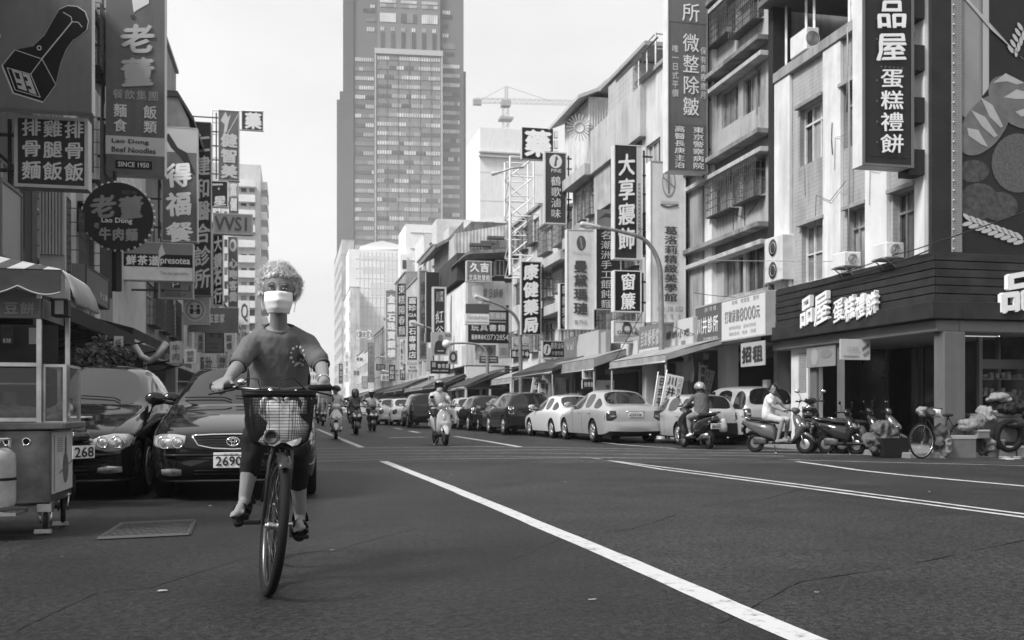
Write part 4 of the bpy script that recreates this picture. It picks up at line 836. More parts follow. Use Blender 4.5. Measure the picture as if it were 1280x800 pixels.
sgn((813, 202, 857, 403), 30.9, 'tall white beauty salon sign with dark characters and round crest', .60, [('葛洛莉精緻美學館', .36, .40, .78, .875, True, .07, .035, 0), ('預約專線:338-5053', .18, .90, .92, .935, False, .2, 0, 0), ('建 隆 店', .34, .945, .86, .985, False, .2, 0, 0)], th=.4, edge=.72, bord=.02, bg=.5, brk=9,
    shapes=[('e', .52, .13, .19, .095, .30), ('e', .52, .13, .165, .08, .60), ('e', .52, .13, .09, .05, .45), ('l', (.52, .06), (.52, .20), .03, .2), ('l', (.36, .10), (.68, .16), .02, .2), (.30, .245, .78, .262, .5), ('l', (.28, .27), (.5, .285), .03, .1), ('l', (.5, .285), (.78, .27), .03, .1)])
sgn((767.5, 181, 803, 324), 34.4, 'tall dark bedding shop sign with heavy brushed characters and pale side strip', .065, [('大享寢飾', .10, .07, .76, .93, True, .66, .035, .15), ('Tyson Bedding', .82, .33, .97, .80, True, .2, 0, 0)][:1], th=.35, edge=.6, bord=.035, bg=.55, shapes=[(.79, .01, .99, .99, .48)]+[(.84, .33+.036*i, .93, .355+.036*i, .25) for i in range(13)], brk=6)
sgn((767.5, 338, 801.5, 390), 34.4, 'square dark curtain shop sign under the tall bedding sign', .03, [('窗簾', .22, .04, .82, .97, True, .74, .03, .12)], th=.35, edge=.62, bord=.035, bg=.6, brk=2)
sgn((766.5, 401, 804, 429), 34.3, 'small pale sign with a geisha figure and the word GEISHA', .52, [('GEISHA', .10, .44, .84, .62, False, .06, .02, 0)], th=.25, edge=.6, bord=.03, bg=.55, shapes=[(.02, .66, .98, .98, .30), ('e', .46, .34, .17, .26, .10), ('e', .46, .38, .09, .16, .5), ('e', .45, .14, .12, .10, .04), ('p', [(.7, .2), (.95, .6), (.72, .62)], .25), ('l', (.45, .85), (.95, .72), .06, .5)], brk=1)
sgn((745, 286, 776, 387), 36.6, 'dark sign for handmade wonton noodles behind the bedding sign', .055, [('名潮洲手工餛飩麵', .16, .02, .66, .99, True, .50, .0, .1)], th=.25, edge=.5, bord=.02, bg=.45, brk=4)
sgn((746, 262, 768, 284), 36.8, 'small grey sign with a swoosh above the wonton noodle sign', .22, (), th=.2, shapes=[('p', [(.1, .55), (.5, .2), (.8, .25), (.95, .7), (.75, .45), (.5, .4)], .06)], brk=1)
sgn((708.5, 287, 742.5, 412), 39.8, 'white beauty shop sign with an oval mark and four dark characters', .62, [('曼黛瑪璉', .22, .30, .78, .86, True, .08, .04, 0), ('專門店', .26, .90, .76, .955, False, .2, .0, 0), ('Mode Marie', .2, .215, .85, .245, False, .45, 0, 0)], th=.3, edge=.66, bord=.03, bg=.55, shapes=[('e', .53, .135, .17, .075, .10), ('l', (.5, .08), (.56, .19), .04, .25)], brk=5)
sgn((699.5, 354, 711, 412), 42.2, 'narrow dark sign half hidden behind the white beauty shop sign', .035, [('鞋款批發', .2, .03, .95, .95, True, .5, .0, .1)], th=.3, edge=.6, bord=.03, bg=.5, brk=3)
sgn((680.5, 190, 708.5, 280), 44.5, 'dark braised food sign with a white disc at its top', .12, [('鶴歌滷味', .26, .33, .76, .93, True, .55, .01, .12), ('PINE', .28, .235, .76, .285, False, .5, .01, 0)], th=.3, edge=.5, bord=.05, bg=.55, shapes=[('e', .5, .13, .28, .095, .62), ('p', [(.42, .2), (.5, .08), (.42, .10), (.56, .05), (.62, .11), (.56, .11), (.54, .2)], .1)], brk=7)
sgn((652.5, 160, 691.5, 199), 51.0, 'square black and white medicine sign on the white lattice tower', .05, [('藥', .04, .02, .98, .98, True, .80, .045, 0)], th=.4, edge=.5, bord=.0, bg=.5, brk=0)
for k, (a, b2, c, e) in enumerate(((693.5, 163, 698, 172), (693.5, 175, 698, 185), (693.5, 188, 698, 197))): sgn((a, b2, c, e), 51.2, 'pale square plate of the strip beside the medicine sign, %s' % ('uppermost', 'middle one', 'lowest')[k], .6, (), th=.2, brk=0, name='sign_plate', group='plates beside the medicine sign')
sgn((651.5, 327, 676.5, 418.5), 47.2, 'tall black pharmacy sign with four big white brushed characters', .02, [('康健藥局', .08, .02, .90, .985, True, .78, .045, .2)], th=.3, edge=.5, bord=.04, bg=.25, brk=7)
sgn((678, 426, 706.5, 447.5), 44.0, 'small dark rectangular sign with a white leaf disc', .045, [('鶴歌滷味', .36, .06, .94, .50, False, .5, .0, .1), ('外燴宅配', .40, .58, .90, .86, False, .45, 0, 0)], th=.3, edge=.4, bord=.04, bg=.35, shapes=[('e', .2, .52, .17, .32, .6), ('p', [(.14, .75), (.2, .35), (.15, .4), (.24, .25), (.28, .42), (.24, .42), (.22, .75)], .05)], brk=2)
sgn((681, 449, 692, 453), 44.0, 'tiny pale plate under the leaf disc sign', .55, [('SHOP', .1, .1, .9, .9, False, .2, .01, 0)], th=.1, brk=1)
t, _ = sgn((638.5, 437, 662, 448), 50.0, 'small dark board reading a restaurant name on the lamp pole', .06, [('鐵山亭', .06, .1, .72, .9, False, .66, .03, .05)], th=.15, shapes=[('p', [(.76, .3), (.86, .3), (.86, .1), (.97, .5), (.86, .9), (.86, .7), (.76, .7)], .6)], brk=0)
sgn((641, 421, 661.5, 436), 50.0, 'small rounded picture board above the restaurant name board', .45, (), th=.15, edge=.5, shapes=[(.05, .55, .95, .8, .2), ('e', .4, .45, .3, .3, .6), (.5, .6, .9, .7, .55)], brk=0)
# stationery house front
sgn((583, 326, 614.5, 352.5), 59.4, 'square grey stationery wholesaler sign above the poster', .22, [('久吉', .12, .06, .92, .56, False, .80, .05, 0), ('文具批發館', .08, .64, .94, .96, False, .74, .02, 0)], th=.4, edge=.5, bord=.06, bg=.45, hang=None)
sgn((584.5, 351, 631, 380.5), 60.3, 'wide poster of a flower and brushed words under the stationery sign', .50, [('青日韻春', .40, .30, .96, .75, False, .12, .0, .3)], th=.2, edge=.5, shapes=[(.0, .02, .45, .98, .42), ('e', .28, .55, .16, .3, .68), ('e', .20, .35, .10, .14, .62), ('e', .33, .32, .10, .14, .66), ('e', .34, .78, .08, .2, .7), ('e', .8, .9, .2, .22, .66)], hang=None)
sgn((582, 380, 611.5, 405.5), 59.0, 'square convenience shop sign, dark above and pale below, reading FamilyMart', .66, [('FamilyMart', .05, .56, .96, .78, False, .38, .01, 0)], th=.5, edge=.6, shapes=[(.0, .0, 1, .47, .08), (.0, .86, 1, .92, .4)], hang=None)
sgn((585, 381, 636, 429), 60.3, 'big dark board of stationery goods and a phone number', .06, [('賀年喜飾', .40, .20, .93, .36, False, .7, .03, 0), ('玩具書籍', .06, .50, .93, .70, False, .74, .03, 0), ('服務專線(07)2854', .08, .77, .99, .92, False, .78, .03, 0)], th=.2, edge=.4, shapes=[(.5, .0, .93, .14, .6), (.5, .19, .93, .38, .5), (.5, .42, .93, .46, .3)], hang=None)
sgn((594, 431, 620, 450), 60.5, 'photo board of small figures under the phone number board', .3, (), th=.1, shapes=[('e', .2, .4, .12, .25, .6), ('e', .45, .7, .12, .25, .5), ('e', .7, .4, .15, .3, .15)], hang=None)
sgn((623.5, 429.5, 635.5, 448), 60.5, 'pale notice board with lines of print beside the figure photo board', .6, [('NOTICE', .2, .3, .8, .42, False, .3, .0, 0)][:0], th=.1, shapes=[(.15, .3+.1*i, .85, .34+.1*i, .35) for i in range(5)], hang=None)
sgn((599, 445, 623, 454), 57, 'grey framed guide board on the street pole', .12, (), th=.12, edge=.3, shapes=[(.1, .2, .9, .4, .35), (.1, .55, .9, .75, .3)], hang=None)
sgn((577, 432, 583, 457), 61, 'leaning white paper poster at the corner of the stationery house', .7, (), th=.08, hang=None)
# red lantern noodle cluster and far signs
sgn((540.5, 358.5, 558, 430), 67, 'dark framed sign with two outlined brushed characters, in front of the plain dark one', .05, [('紅谷', .18, .40, .84, .92, True, .62, .0, .2), ('川菜', .25, .06, .8, .28, False, .45, .02, 0)], th=.4, edge=.4, bord=.12, bg=.55, brk=0, hang=None)
sgn((532.5, 340, 549, 428), 70, 'plain dark vertical sign behind the outlined one', .06, [('紅', .1, .1, .9, .2, False, .1, .0, .2)][:0]+[('小吃美食', .55, .35, .98, .8, True, .25, 0, .1)], th=.4, edge=.4, hang=None)
sgn((523, 337, 535, 451), 74, 'tall grey vertical banner with faded dark characters', .22, [('福大旺香旋', .2, .12, .8, .96, True, .07, .02, .15)], th=.4, edge=.5, bord=.1, bg=.45, hang=None)
sgn((508.5, 370, 522.5, 451), 96, 'dark GIA diamond shop sign with white characters', .055, [('嘉珍', .1, .02, .9, .24, True, .72, .02, .1), ('GIA', .1, .265, .9, .325, False, .65, .02, 0), ('鑽石專賣店', .12, .36, .88, .97, True, .72, .02, .1)], th=.4, edge=.5, bord=.1, bg=.5, hang=None)
sgn((496, 354, 508, 421), 98, 'dark noodle shop sign with brushed characters, highest of the far row', .055, [('東糕陽春麵', .12, .02, .9, .98, True, .62, .01, .15)], th=.4, edge=.35, bord=.1, bg=.2, hang=None)
sgn((482, 363, 496, 450), 106, 'white arched-top jewellery sign with outlined block characters', .62, [('金鑽石珠寶銀樓', .12, .06, .92, .97, True, .80, .06, 0)], th=.4, edge=.6, bord=.12, bg=.3, hang=None, shapes=[('e', .5, .05, .46, .06, .16), (.14, .04, .92, .99, .25)])
sgn((508, 452, 522, 466.5), 92, 'small pale board with two lines of dark characters under the diamond shop sign', .58, [('電子檢', .25, .36, .82, .60, False, .12, .02, 0), ('驗光配鏡', .12, .66, .95, .9, False, .15, .02, 0)], th=.2, shapes=[(.05, .05, .95, .3, .4)], hang=None)
sgn((539, 415, 565, 444), 66, 'picture board of a dark-clad figure under the outlined sign', .30, [('新菜', .66, .05, .95, .22, False, .1, .02, .1)], th=.25, edge=.4, shapes=[('p', [(.15, .75), (.2, .45), (.35, .35), (.6, .38), (.72, .5), (.75, .8)], .03), ('e', .45, .25, .12, .14, .15), (.15, .70, .7, .95, .03), (.3, .80, .6, .83, .5)], hang=None)
sgn((538, 451, 563, 467), 66, 'black board with pale round characters below the picture board', .04, [('食老倉', .34, .2, .95, .6, False, .5, .03, 0)], th=.25, edge=.3, shapes=[(.08, .12, .26, .5, .3), (.1, .72, .45, .82, .3), (.5, .72, .9, .82, .3)], hang=None)
sgn((531, 416, 541, 428), 70, 'small grey board with round dark characters beside the tall banner', .24, [('好', .2, .1, .8, .9, False, .05, .04, 0)], th=.2, hang=None)
t, _ = sgn((561, 438, 572, 455), 60, 'round footprint sign on a grey plate beside the lamp pole', .3, (), th=.2, shapes=[('e', .5, .5, .42, .40, .05), ('e', .5, .5, .22, .22, .45)], hang=None)
sgn((446, 412.5, 464, 424), 180, 'small oval plate sign outlined in dark on the far pale wall', .66, [('喬安牙', .14, .15, .88, .85, False, .2, .04, .1)], th=.3, shapes=[('e', .5, .5, .5, .5, .2), ('e', .5, .5, .45, .42, .66)], hang=None)
sgn((460, 428.5, 468, 478), 130, 'slim pale vertical sign with a grey column of small characters', .6, [('機車出租服務站', .2, .05, .8, .95, True, .3, .0, 0)], th=.3, edge=.5, bord=.1, bg=.3, hang=None)
sgn((423, 454, 429, 480), 190, 'slim dark vertical sign near the end of the row', .06, [('茶葉行', .2, .05, .8, .95, True, .5, .02, 0)], th=.3, edge=.5, bord=.1, bg=.5, hang=None)
sgn((431, 440, 436, 478), 190, 'slim white vertical sign beside the dark one near the end of the row', .7, [('中藥房行', .2, .05, .8, .95, True, .3, .02, 0)], th=.3, edge=.5, hang=None)
for i, (a, b2, c, e, f_, s_, dd) in enumerate(((444, 446, 455, 452, .65, '眼鏡', 170), (470, 455, 482, 463, .2, '旅社', 125), (441, 462, 450, 470, .5, '當舖', 175), (452, 470, 460, 486, .3, '花店', 150), (500, 455, 507, 475, .12, '手機行', 104), (500, 424, 504, 462, .7, '牙醫診所', 100), (536, 470, 552, 480, .2, '便當', 80), (476, 468, 488, 476, .6, '洗衣', 118), (566, 440, 578, 452, .5, '飲料', 69), (486, 456, 494, 476, .08, '皮鞋店', 112))):
    sgn((a, b2, c, e), dd, ['pale optician plate', 'dark guesthouse plate', 'grey pawnshop plate', 'mid-grey florist board', 'slim black phone shop sign', 'slim white dental sign', 'dark boxed-meal board', 'white laundry board', 'pale drinks board', 'slim black shoe shop sign'][i]+' among the crowded far shop fronts', f_, [(s_, .1, .08, .9, .92, (e-b2) > (c-a), .1 if f_ > .4 else .6, .02, 0)], th=.3, edge=.4, hang=None)
# ---- street-wall signs on the right
def wsgn(pl, pr, yt0, yb0, X, lab, face, txt=(), th=.3, edge=.5, bord=0, bg=.5, shapes=None, ref=None, name='shop_sign', cat='sign', side='R'):
    """sign lying flat on the street wall; pl far edge, pr near edge, heights read at pl"""
    y1 = Yof(X, pl); y0 = Yof(X, pr); zt = Zof(X, ref or pl, yt0); zb = Zof(X, ref or pl, yb0); t = thing(name, lab, cat, (X, (y0+y1)/2, zb)); L = y1-y0; Hh = zt-zb; mp = RX(X)
    if side == 'L': mp = LX(X); y0, y1 = Yof(X, pl), Yof(X, pr); L = y1-y0; y0, y1 = min(y0, y1), max(y0, y1); L = y1-y0
    g = MB(); mbox(g, mp, y0, y1, zb, zt, -.012, -th, bev=.01); g.build('cabinet', t, G(edge, .5, streak=.12), world=True)
    g = MB(); b2 = bord or .005; mbox(g, mp, y0+b2, y1-b2, zb+b2, zt-b2, 0, -.011); g.build('face_panel', t, G(face, .45, nz=.05), world=True)
    if bord: g = MB(); mbox(g, mp, y0, y0+b2, zb, zt, .02, -.011); mbox(g, mp, y1-b2, y1, zb, zt, .02, -.011); mbox(g, mp, y0+b2, y1-b2, zb, zb+b2, .018, -.011); mbox(g, mp, y0+b2, y1-b2, zt-b2, zt, .018, -.011); g.build('frame', t, G(bg), world=True)
    s = -1 if side == 'R' else 1; ys = y1 if side == 'R' else y0     # reading direction
    lay = 0
    for q in (shapes or ()):
        lay += 1; w_ = .004+.002*lay; g = MB(); pts = [(q[0], q[1]), (q[2], q[1]), (q[2], q[3]), (q[0], q[3])] if q[0] != 'e' else [(q[1]+q[3]*cos(2*pi*k/20), q[2]+q[4]*sin(2*pi*k/20)) for k in range(20)]
        g.poly([mp(ys+s*L*u, zt-Hh*v, w_) for u, v in pts]); g.build('printed_shape', t, G(q[-1], .5, nz=.04), world=True)
    for q in txt:
        st, fa, fb, fc, fd, ver, gr, bo, br = q; g = MB()
        g.text(st, mp(ys+s*L*fa, zt-Hh*fd, .006+lay*.002), (0, s, 0), (0, 0, 1), L*(fc-fa), Hh*(fd-fb), ver, bo, br); g.build('lettering', t, G(gr, .5, nz=.03), world=True)
    return t
wsgn(869, 958, 384.5, 432.5, 11.75, 'wide clinic signboard, dark part with its name and pale part advertising a price', .5, [('川井診所', .04, .28, .37, .76, False, .72, .03, 0), ('皮膚·外傷·顏面', .16, .06, .34, .20, False, .55, .0, 0), ('日式整形美容', .14, .82, .36, .93, False, .62, .0, 0), ('肉毒 玻尿酸 整形', .56, .05, .92, .17, False, .25, .0, 0), ('打玻尿酸8000元', .46, .26, .93, .60, False, .22, .02, 0), ('玻尿酸豐唇 脈衝光除斑', .52, .66, .88, .76, False, .3, .0, 0), ('埋線雷射 隆鼻 淨膚', .52, .80, .88, .90, False, .3, .0, 0)], th=.9, edge=.40, bord=.04, bg=.35, shapes=[(.0, .02, .41, .98, .10), (.415, .02, .995, .98, .55)])
wsgn(830, 866, 404, 442, 11.6, 'pale box sign with dark brushed words beside the clinic signboard', .5, [('碧新小吃', .08, .30, .92, .58, False, .06, .02, .3)], th=.8, edge=.42, shapes=[(.62, .68, .76, .8, .2)])
wsgn(799, 826, 409, 446.5, 11.4, 'slanted sign with pale vertical characters and a phone line below', .18, [('自助餐便當', .08, .12, .94, .72, False, .66, .0, .3), ('2314-7592', .2, .82, .8, .93, False, .3, 0, 0)], th=.3, edge=.4, shapes=[(.0, .76, 1, 1, .55)])
wsgn(721, 748, 419, 452, 11.2, 'blank pale box sign on the wall under the white beauty sign', .42, (), th=.9, edge=.3)
wsgn(705, 721, 424, 453, 11.3, 'grey box sign with faint white characters next to the blank box', .16, [('Vel', .2, .2, .8, .55, False, .45, .02, 0)], th=.6, edge=.3)
wsgn(741, 757, 418, 447, 11.3, 'blank pale panel with cable loops above the cloth awning', .36, (), th=.2, edge=.3)
wsgn(776, 797, 429, 446, 11.5, 'faded white canvas panel under the geisha sign', .55, (), th=.2, edge=.4)
# white plates and boards under the awnings
for a, b2, c, e, f_, s_, dd, lb in ((728.5, 462, 745, 474, .6, '便當 自助', 36, 'pale menu board over the black one near the coupe'), (728, 475, 744, 486, .05, '排骨飯', 36, 'black menu board with pale characters'), (745, 475, 768, 494, .6, '營', 36.5, 'white signboard standing under the cloth awning')):
    sgn((a, b2, c, e), dd, lb, f_, [(s_, .1, .15, .9, .85, False, .1 if f_ > .3 else .6, .02, 0)] if s_ != '營' else [(s_, .5, .3, .75, .6, False, .08, .02, 0)], th=.12, hang=None)
# raised letters of the cake shop on both faces of the fascia
def raised(g, st, O, U, V, wd, ht, N, dep=.1, bold=.018):
    vs, fs = glyph(st, 0); O, U, V, N = Vector(O), Vector(U), Vector(V), Vector(N); ed = {(f[i], f[(i+1) % len(f)]) for f in fs for i in range(len(f))}
    for q, (da, db) in enumerate(((-bold, 0), (bold, 0), (0, bold*.8), (0, -bold*.8))):
        v1 = [O+U*wd*(a+da)+V*ht*(b+db+.14*(a-.5)-.02*sin(6*a))+N*(.0015*q) for a, b in vs]; g.add(v1, fs)
        for (i, j) in ed:
            if (j, i) not in ed: g.quad(v1[i], v1[j], v1[j]-N*dep, v1[i]-N*dep)
t = thing('fascia_lettering', 'raised white cake shop characters along the street face of the dark plank fascia', 'lettering', (FS-.2, 20, 2.9))
for st, pl, pr, yt, yb in (('品', 999, 1016, 371, 409), ('屋', 1017, 1035, 366, 407), ('蛋', 1041, 1054, 374, 404), ('糕', 1055, 1068, 371, 402), ('禮', 1068.5, 1081, 369, 399), ('餅', 1082, 1095, 366, 396)):
    X = FS-.14; y1 = Yof(X, pl); y0 = Yof(X, pr); zt = Zof(X, pl, yt); zb = Zof(X, pl, yb); g = MB()
    raised(g, st, (X, y1, zb), (0, -1, 0), (0, 0, 1), y1-y0, zt-zb, (-1, 0, 0)); g.build('letter', t, M_['white'], world=True)
t = thing('fascia_lettering', 'large raised white character on the camera side of the plank fascia, cut by the edge', 'lettering', (14.0, FYc-.2, 3.3))
Yp = FYc-.13; A = PY(1249, 336, Yp); B = PY(1304, 390, Yp); g = MB(); raised(g, '品', (A.x, Yp, B.z), (1, 0, 0), (0, 0, 1), B.x-A.x, A.z-B.z, (0, -1, 0), bold=.035); g.build('letter', t, M_['white'], world=True)
# hanging boards under the fascia
sgn((1050, 424, 1088, 450), 21.6, 'small pale hanging banner with printed words and a loaf picture under the fascia', .45, [('生日蛋糕', .2, .34, .58, .58, False, .3, .0, 0)], th=.03, edge=.4, shapes=[('p', [(.72, .42), (.95, .15), (.95, .32), (.74, .58)], .15), ('p', [(.74, .72), (.95, .5), (.95, .66), (.78, .85)], .25), (.1, .78, .6, .84, .3)], hang=None, name='hanging_banner')
wsgn(1008, 1044, 434, 460, 12.15, 'faded grey cloth banner tied beside the hanging banner', .22, (), th=.03, edge=.2, shapes=[('e', .3, .5, .12, .4, .3), ('e', .7, .4, .2, .2, .18)], name='cloth_banner', cat='banner')
wsgn(926, 956, 429.5, 459, 11.8, 'sagging cloth banner with bold outlined characters under the clinic board', .35, [('招租', .05, .12, .95, .88, False, .04, .05, .1), ('招租', .07, .14, .93, .86, False, .6, .01, .1)], th=.03, edge=.3, name='cloth_banner', cat='banner')
# ---- LEFT side signs
def lett(st, x0, y0, x1, y1, r, ver=False, g_=.6, bo=.02, br=.15): a, b, c, e = r; return (st, (x0-a)/(c-a), (y0-b)/(e-b), (x1-a)/(c-a), (y1-b)/(e-b), ver, g_, bo, br)
R1 = (-12, -60, 115, 137)
def n1(x, y): return ((x-R1[0])/(R1[2]-R1[0]), (y-R1[1])/(R1[3]-R1[1]))
# big grey board: black hand stamp figure with number
bott = [n1(x, y) for x, y in ((19, 64.5), (40, 59), (55, 44), (68, 20), (74, 10), (84, 5), (96, 5), (106, 11), (110, 22), (108, 33), (100, 41), (91, 47), (82, 60), (75, 78), (69.5, 104), (53.5, 127), (17, 118), (3.5, 85))]
cen = (sum(p[0] for p in bott)/len(bott), sum(p[1] for p in bott)/len(bott))
big = [(cen[0]+(p[0]-cen[0])*1.03, cen[1]+(p[1]-cen[1])*1.022) for p in bott]
def sl(a, b, w_=.006, v=.5): return ('l', n1(*a), n1(*b), w_, v)
sgn(R1, 17.0, 'big grey board with a black square-ended stamp figure numbered 93', .17, [], th=.28, edge=.6, bord=.0, shapes=[('p', big, .5), ('p', bott, .006), sl((19, 65), (52, 74)), sl((52, 74), (69, 104)), sl((52, 74), (38, 94)), sl((38, 94), (9, 88)), sl((38, 94), (50, 122)), sl((9, 88), (19, 115)), sl((19, 115), (50, 122)), sl((52, 74), (90, 25), .009), sl((90, 25), (89, 19)), sl((89, 19), (79, 14)), sl((90, 25), (98, 25)), sl((98, 25), (103, 31)),
    ('e', n1(49, 61)[0], n1(49, 61)[1], .024, .016, .5), ('e', n1(49, 61)[0], n1(49, 61)[1], .014, .0095, .006),
    ('p', [n1(*q) for q in ((15, 90), (27, 93), (34, 116), (23, 113))], .42), ('p', [n1(*q) for q in ((18, 93), (24, 94.5), (26, 102), (21, 101))], .01), ('p', [n1(*q) for q in ((21, 106), (27, 107), (27.5, 110), (22, 109))], .01),
    ('p', [n1(*q) for q in ((28, 93.5), (37, 95.5), (46, 120), (37, 117.5))], .42), ('p', [n1(*q) for q in ((29, 98), (34, 99), (35.5, 104), (31, 103))], .01), ('p', [n1(*q) for q in ((33, 109), (38.5, 110), (40, 114), (35, 113))], .01), ('e', n1(-2, 50)[0], n1(-2, 50)[1], .03, .02, .5), ('e', n1(7, 0)[0], n1(7, 0)[1], .03, .012, .4)], hang='L', brk=3, name='shop_board')
R = (18, 146, 110, 235)
sgn(R, 17.6, 'dark framed board listing pork chop, chicken leg and noodle meals', .075, [lett('排雞排', 26, 149, 106, 173, R, bo=.03, g_=.55), lett('骨腿骨', 26, 175, 106, 199, R, bo=.03, g_=.55), lett('麵飯飯', 26, 201, 106, 227, R, bo=.03, g_=.55)], th=.35, edge=.5, bord=.055, bg=.42, hang='L', brk=2, name='menu_board')
R = (132, -60, 206, 218)
sgn(R, 26.6, 'tall grey beef noodle restaurant sign reading Lao Dong and SINCE 1950', .15, [lett('老', 149, 28, 195, 69, R, bo=.04, g_=.36, br=.2), lett('董', 149, 70, 195, 111, R, bo=.04, g_=.36, br=.2), lett('餐飲集團', 140, 112, 199, 126, R, g_=.36, bo=.0, br=.05), lett('麵飯', 140, 131, 198, 149, R, bo=.02, g_=.62, br=0)[:0] or lett('麵 飯', 141, 130, 197, 149, R, bo=.02, g_=.62, br=0), lett('食 類', 141, 149, 197, 167, R, bo=.02, g_=.62, br=0),
    lett('Lao Dong', 138, 174.5, 188, 181.5, R, g_=.05, bo=.02, br=0), lett('Beef Noodles', 137.5, 184.5, 197, 191.5, R, g_=.05, bo=.015, br=0), lett('SINCE 1950', 146, 203, 188, 209.5, R, g_=.6, bo=.01, br=0)],
    th=.5, edge=.55, hang='L', brk=6, shapes=[((0), (171+60)/278, 1, (194+60)/278, .5), ((144-132)/74, 261/278, (190-132)/74, 271.5/278, .02), ('p', [((x-132)/74, (y+60)/278) for x, y in ((166, -4), (186, -4), (186, 3), (172, 12), (167, 16), (165, 2))], .6), ('e', (166-132)/74, 81.5/278, .04, .010, .05)])
# sgn above is a tuple shape; the round sign
def disc_sign():
    d = 24.2; c = P(147.5, 270, d); r = 42.0*d/F; t = thing('round_sign', 'round dark restaurant sign ringed with small bulbs reading Lao Dong', 'sign', (c.x, c.y, c.z-r)); Yp = c.y
    g = MB(); g.lathe((c.x, Yp, c.z), (0, 1, 0), [(0, r), (.3, r)], 48, smooth=False); g.build('cabinet', t, G(.04, .5), world=True)
    g = MB(); g.lathe((c.x, Yp-.006, c.z), (0, 1, 0), [(0, r*.985), (.005, r*.985)], 48, smooth=False); g.build('face_panel', t, G(.03, .5, nz=.04, spec=.12), world=True)
    def tx(s, a, b, c2, e, gr, bo, br): A = PY(a, e, Yp); B = PY(c2, b, Yp); g = MB(); g.text(s, (A.x, Yp-.014, A.z), (1, 0, 0), (0, 0, 1), B.x-A.x, B.z-A.z, False, bo, br); g.build('lettering', t, G(gr), world=True)
    tx('老董', 112, 244, 181, 274, .26, .045, .25); tx('Lao Dong', 125.5, 273, 167, 280, .72, .02, 0); tx('牛肉麵', 123, 285, 173, 301, .30, .05, .1); tx('SINCE 1950', 152, 239, 172, 243, .15, .0, 0); tx('老', 117, 278, 125, 286, .3, .03, 0)
    for k in range(34):
        a = 2*pi*k/34; g = MB(); g.ball((c.x+cos(a)*r*1.02, Yp+.05, c.z+sin(a)*r*1.02), .035, 8, 6); g.build('bulb', t, mat('frosted_bulb', .75, .3), world=True)
    g = MB()
    for y in (252, 285): p = PY(82, y, Yp); g.bar((p.x-.1, Yp+.15, p.z), (c.x-r*.9, Yp+.15, p.z), .09)
    for x in (82, 97): p = PY(x, 252, Yp); q = PY(x, 287, Yp); g.bar((p.x, Yp+.15, p.z), (p.x, Yp+.15, q.z), .09)
    p = PY(82, 268, Yp); g.bar((p.x-.1, Yp+.15, p.z), (LXF, Yp+.15, p.z), .08); g.build('bracket', t, M_['black'], world=True); g = MB()
    g.bar((c.x-.1, Yp+.15, c.z+r), (c.x-.1, Yp+.15, c.z+r+.3), .07); g.build('hanger', t, M_['black'], world=True); g = MB(); g.bar((c.x-.05, Yp+.15, c.z-r), (c.x-.05, Yp+.15, c.z-r-1.0), .16); g.build('bracket', t, M_['black'], world=True)
disc_sign()
R = (153, 303, 242, 351)
sgn(R, 31.5, 'wide tea shop sign with a dark name band over white, reading presotea', .72, [lett('鮮茶道', 157, 319, 199, 333, R, g_=.75, bo=.04, br=.1), lett('presotea', 199, 322, 239, 332.5, R, g_=.75, bo=.025, br=0), lett('The tea specialist.', 198, 339, 238, 344.5, R, g_=.2, bo=.0, br=0)], th=.4, edge=.5, bord=.03, bg=.5, shapes=[(.0, .0, 1, .31, .26), (.0, .31, 1, .64, .025), ('p', [(.49, .7), (.51, .2), (.55, -.02+.05), (.60, .30), (.53, .38), (.51, .7)], .7)], hang='L', brk=1)
R = (198, 352, 242, 374)
sgn(R, 33, 'grey parking sign with a letter P and a bent arrow', .28, [lett('P', 215, 352.5, 224, 359.5, R, g_=.7, bo=.02, br=0), lett('河口台大', 206, 366, 234, 371, R, g_=.08, bo=.0, br=0)], th=.25, edge=.4, bord=.05, bg=.4, shapes=[(.36, .0, .62, .36, .06), (.12, .50, .9, .54, .05), (.87, .2, .9, .54, .05), ('p', [(.05, .52), (.16, .40), (.16, .64)], .05)], hang='L', brk=1)
R = (202, 159, 247, 302)
sgn(R, 36.5, 'tall grey vertical restaurant sign with three large white brushed characters', .16, [lett('得', 206, 202, 241, 236, R, bo=.04, g_=.74, br=.2), lett('福', 206, 238, 241, 272, R, bo=.04, g_=.74, br=.2), lett('餐', 206, 276, 243, 304, R, bo=.04, g_=.74, br=.2)], th=.4, edge=.6, bord=.03, bg=.4, hang='L', brk=4, shapes=[(.0, .0, 1, .22, .42), ('p', [(.08, .08), (.2, .06), (.45, .18), (.7, .22), (.95, .42), (.8, .38), (.5, .26), (.25, .18)], .03)])
R = (229, 152, 264, 370)
sgn(R, 41.5, 'very tall dark clinic sign behind the restaurant sign, its characters half covered', .085, [lett('仁建和醫合診所', 242, 165, 264, 362, R, True, g_=.55, bo=.035, br=.2)], th=.4, edge=.4, bord=.04, bg=.2, hang='L', brk=6)
R = (273, 138, 299, 226)
sgn(R, 52, 'tall grey sign with a dancer figure over three outlined characters', .17, [lett('健智美', 275, 166, 298, 224, R, True, g_=.45, bo=.05, br=0), lett('健智美', 275.5, 166.5, 297.5, 223.5, R, True, g_=.2, bo=.0, br=0)], th=.4, edge=.6, bord=.04, bg=.3, hang='L', brk=5, shapes=[('p', [(.1, .15), (.35, .02), (.45, .1), (.6, .05), (.5, .16), (.4, .3), (.25, .34), (.3, .2)], .5), ('p', [(.1, .5), (.95, .04), (.92, .08), (.14, .5)], .55)])
R = (302, 139, 329, 163)
sgn(R, 52, 'small square black and white sign with an ornate character, against the sky', .12, [lett('藥', 305, 139.5, 328, 162.5, R, bo=.05, g_=.66, br=0)], th=.2, edge=.5, bord=.03, bg=.4, hang=None)
g = MB(); p = P(265, 138, 52.2); q = P(330, 163, 52.2)
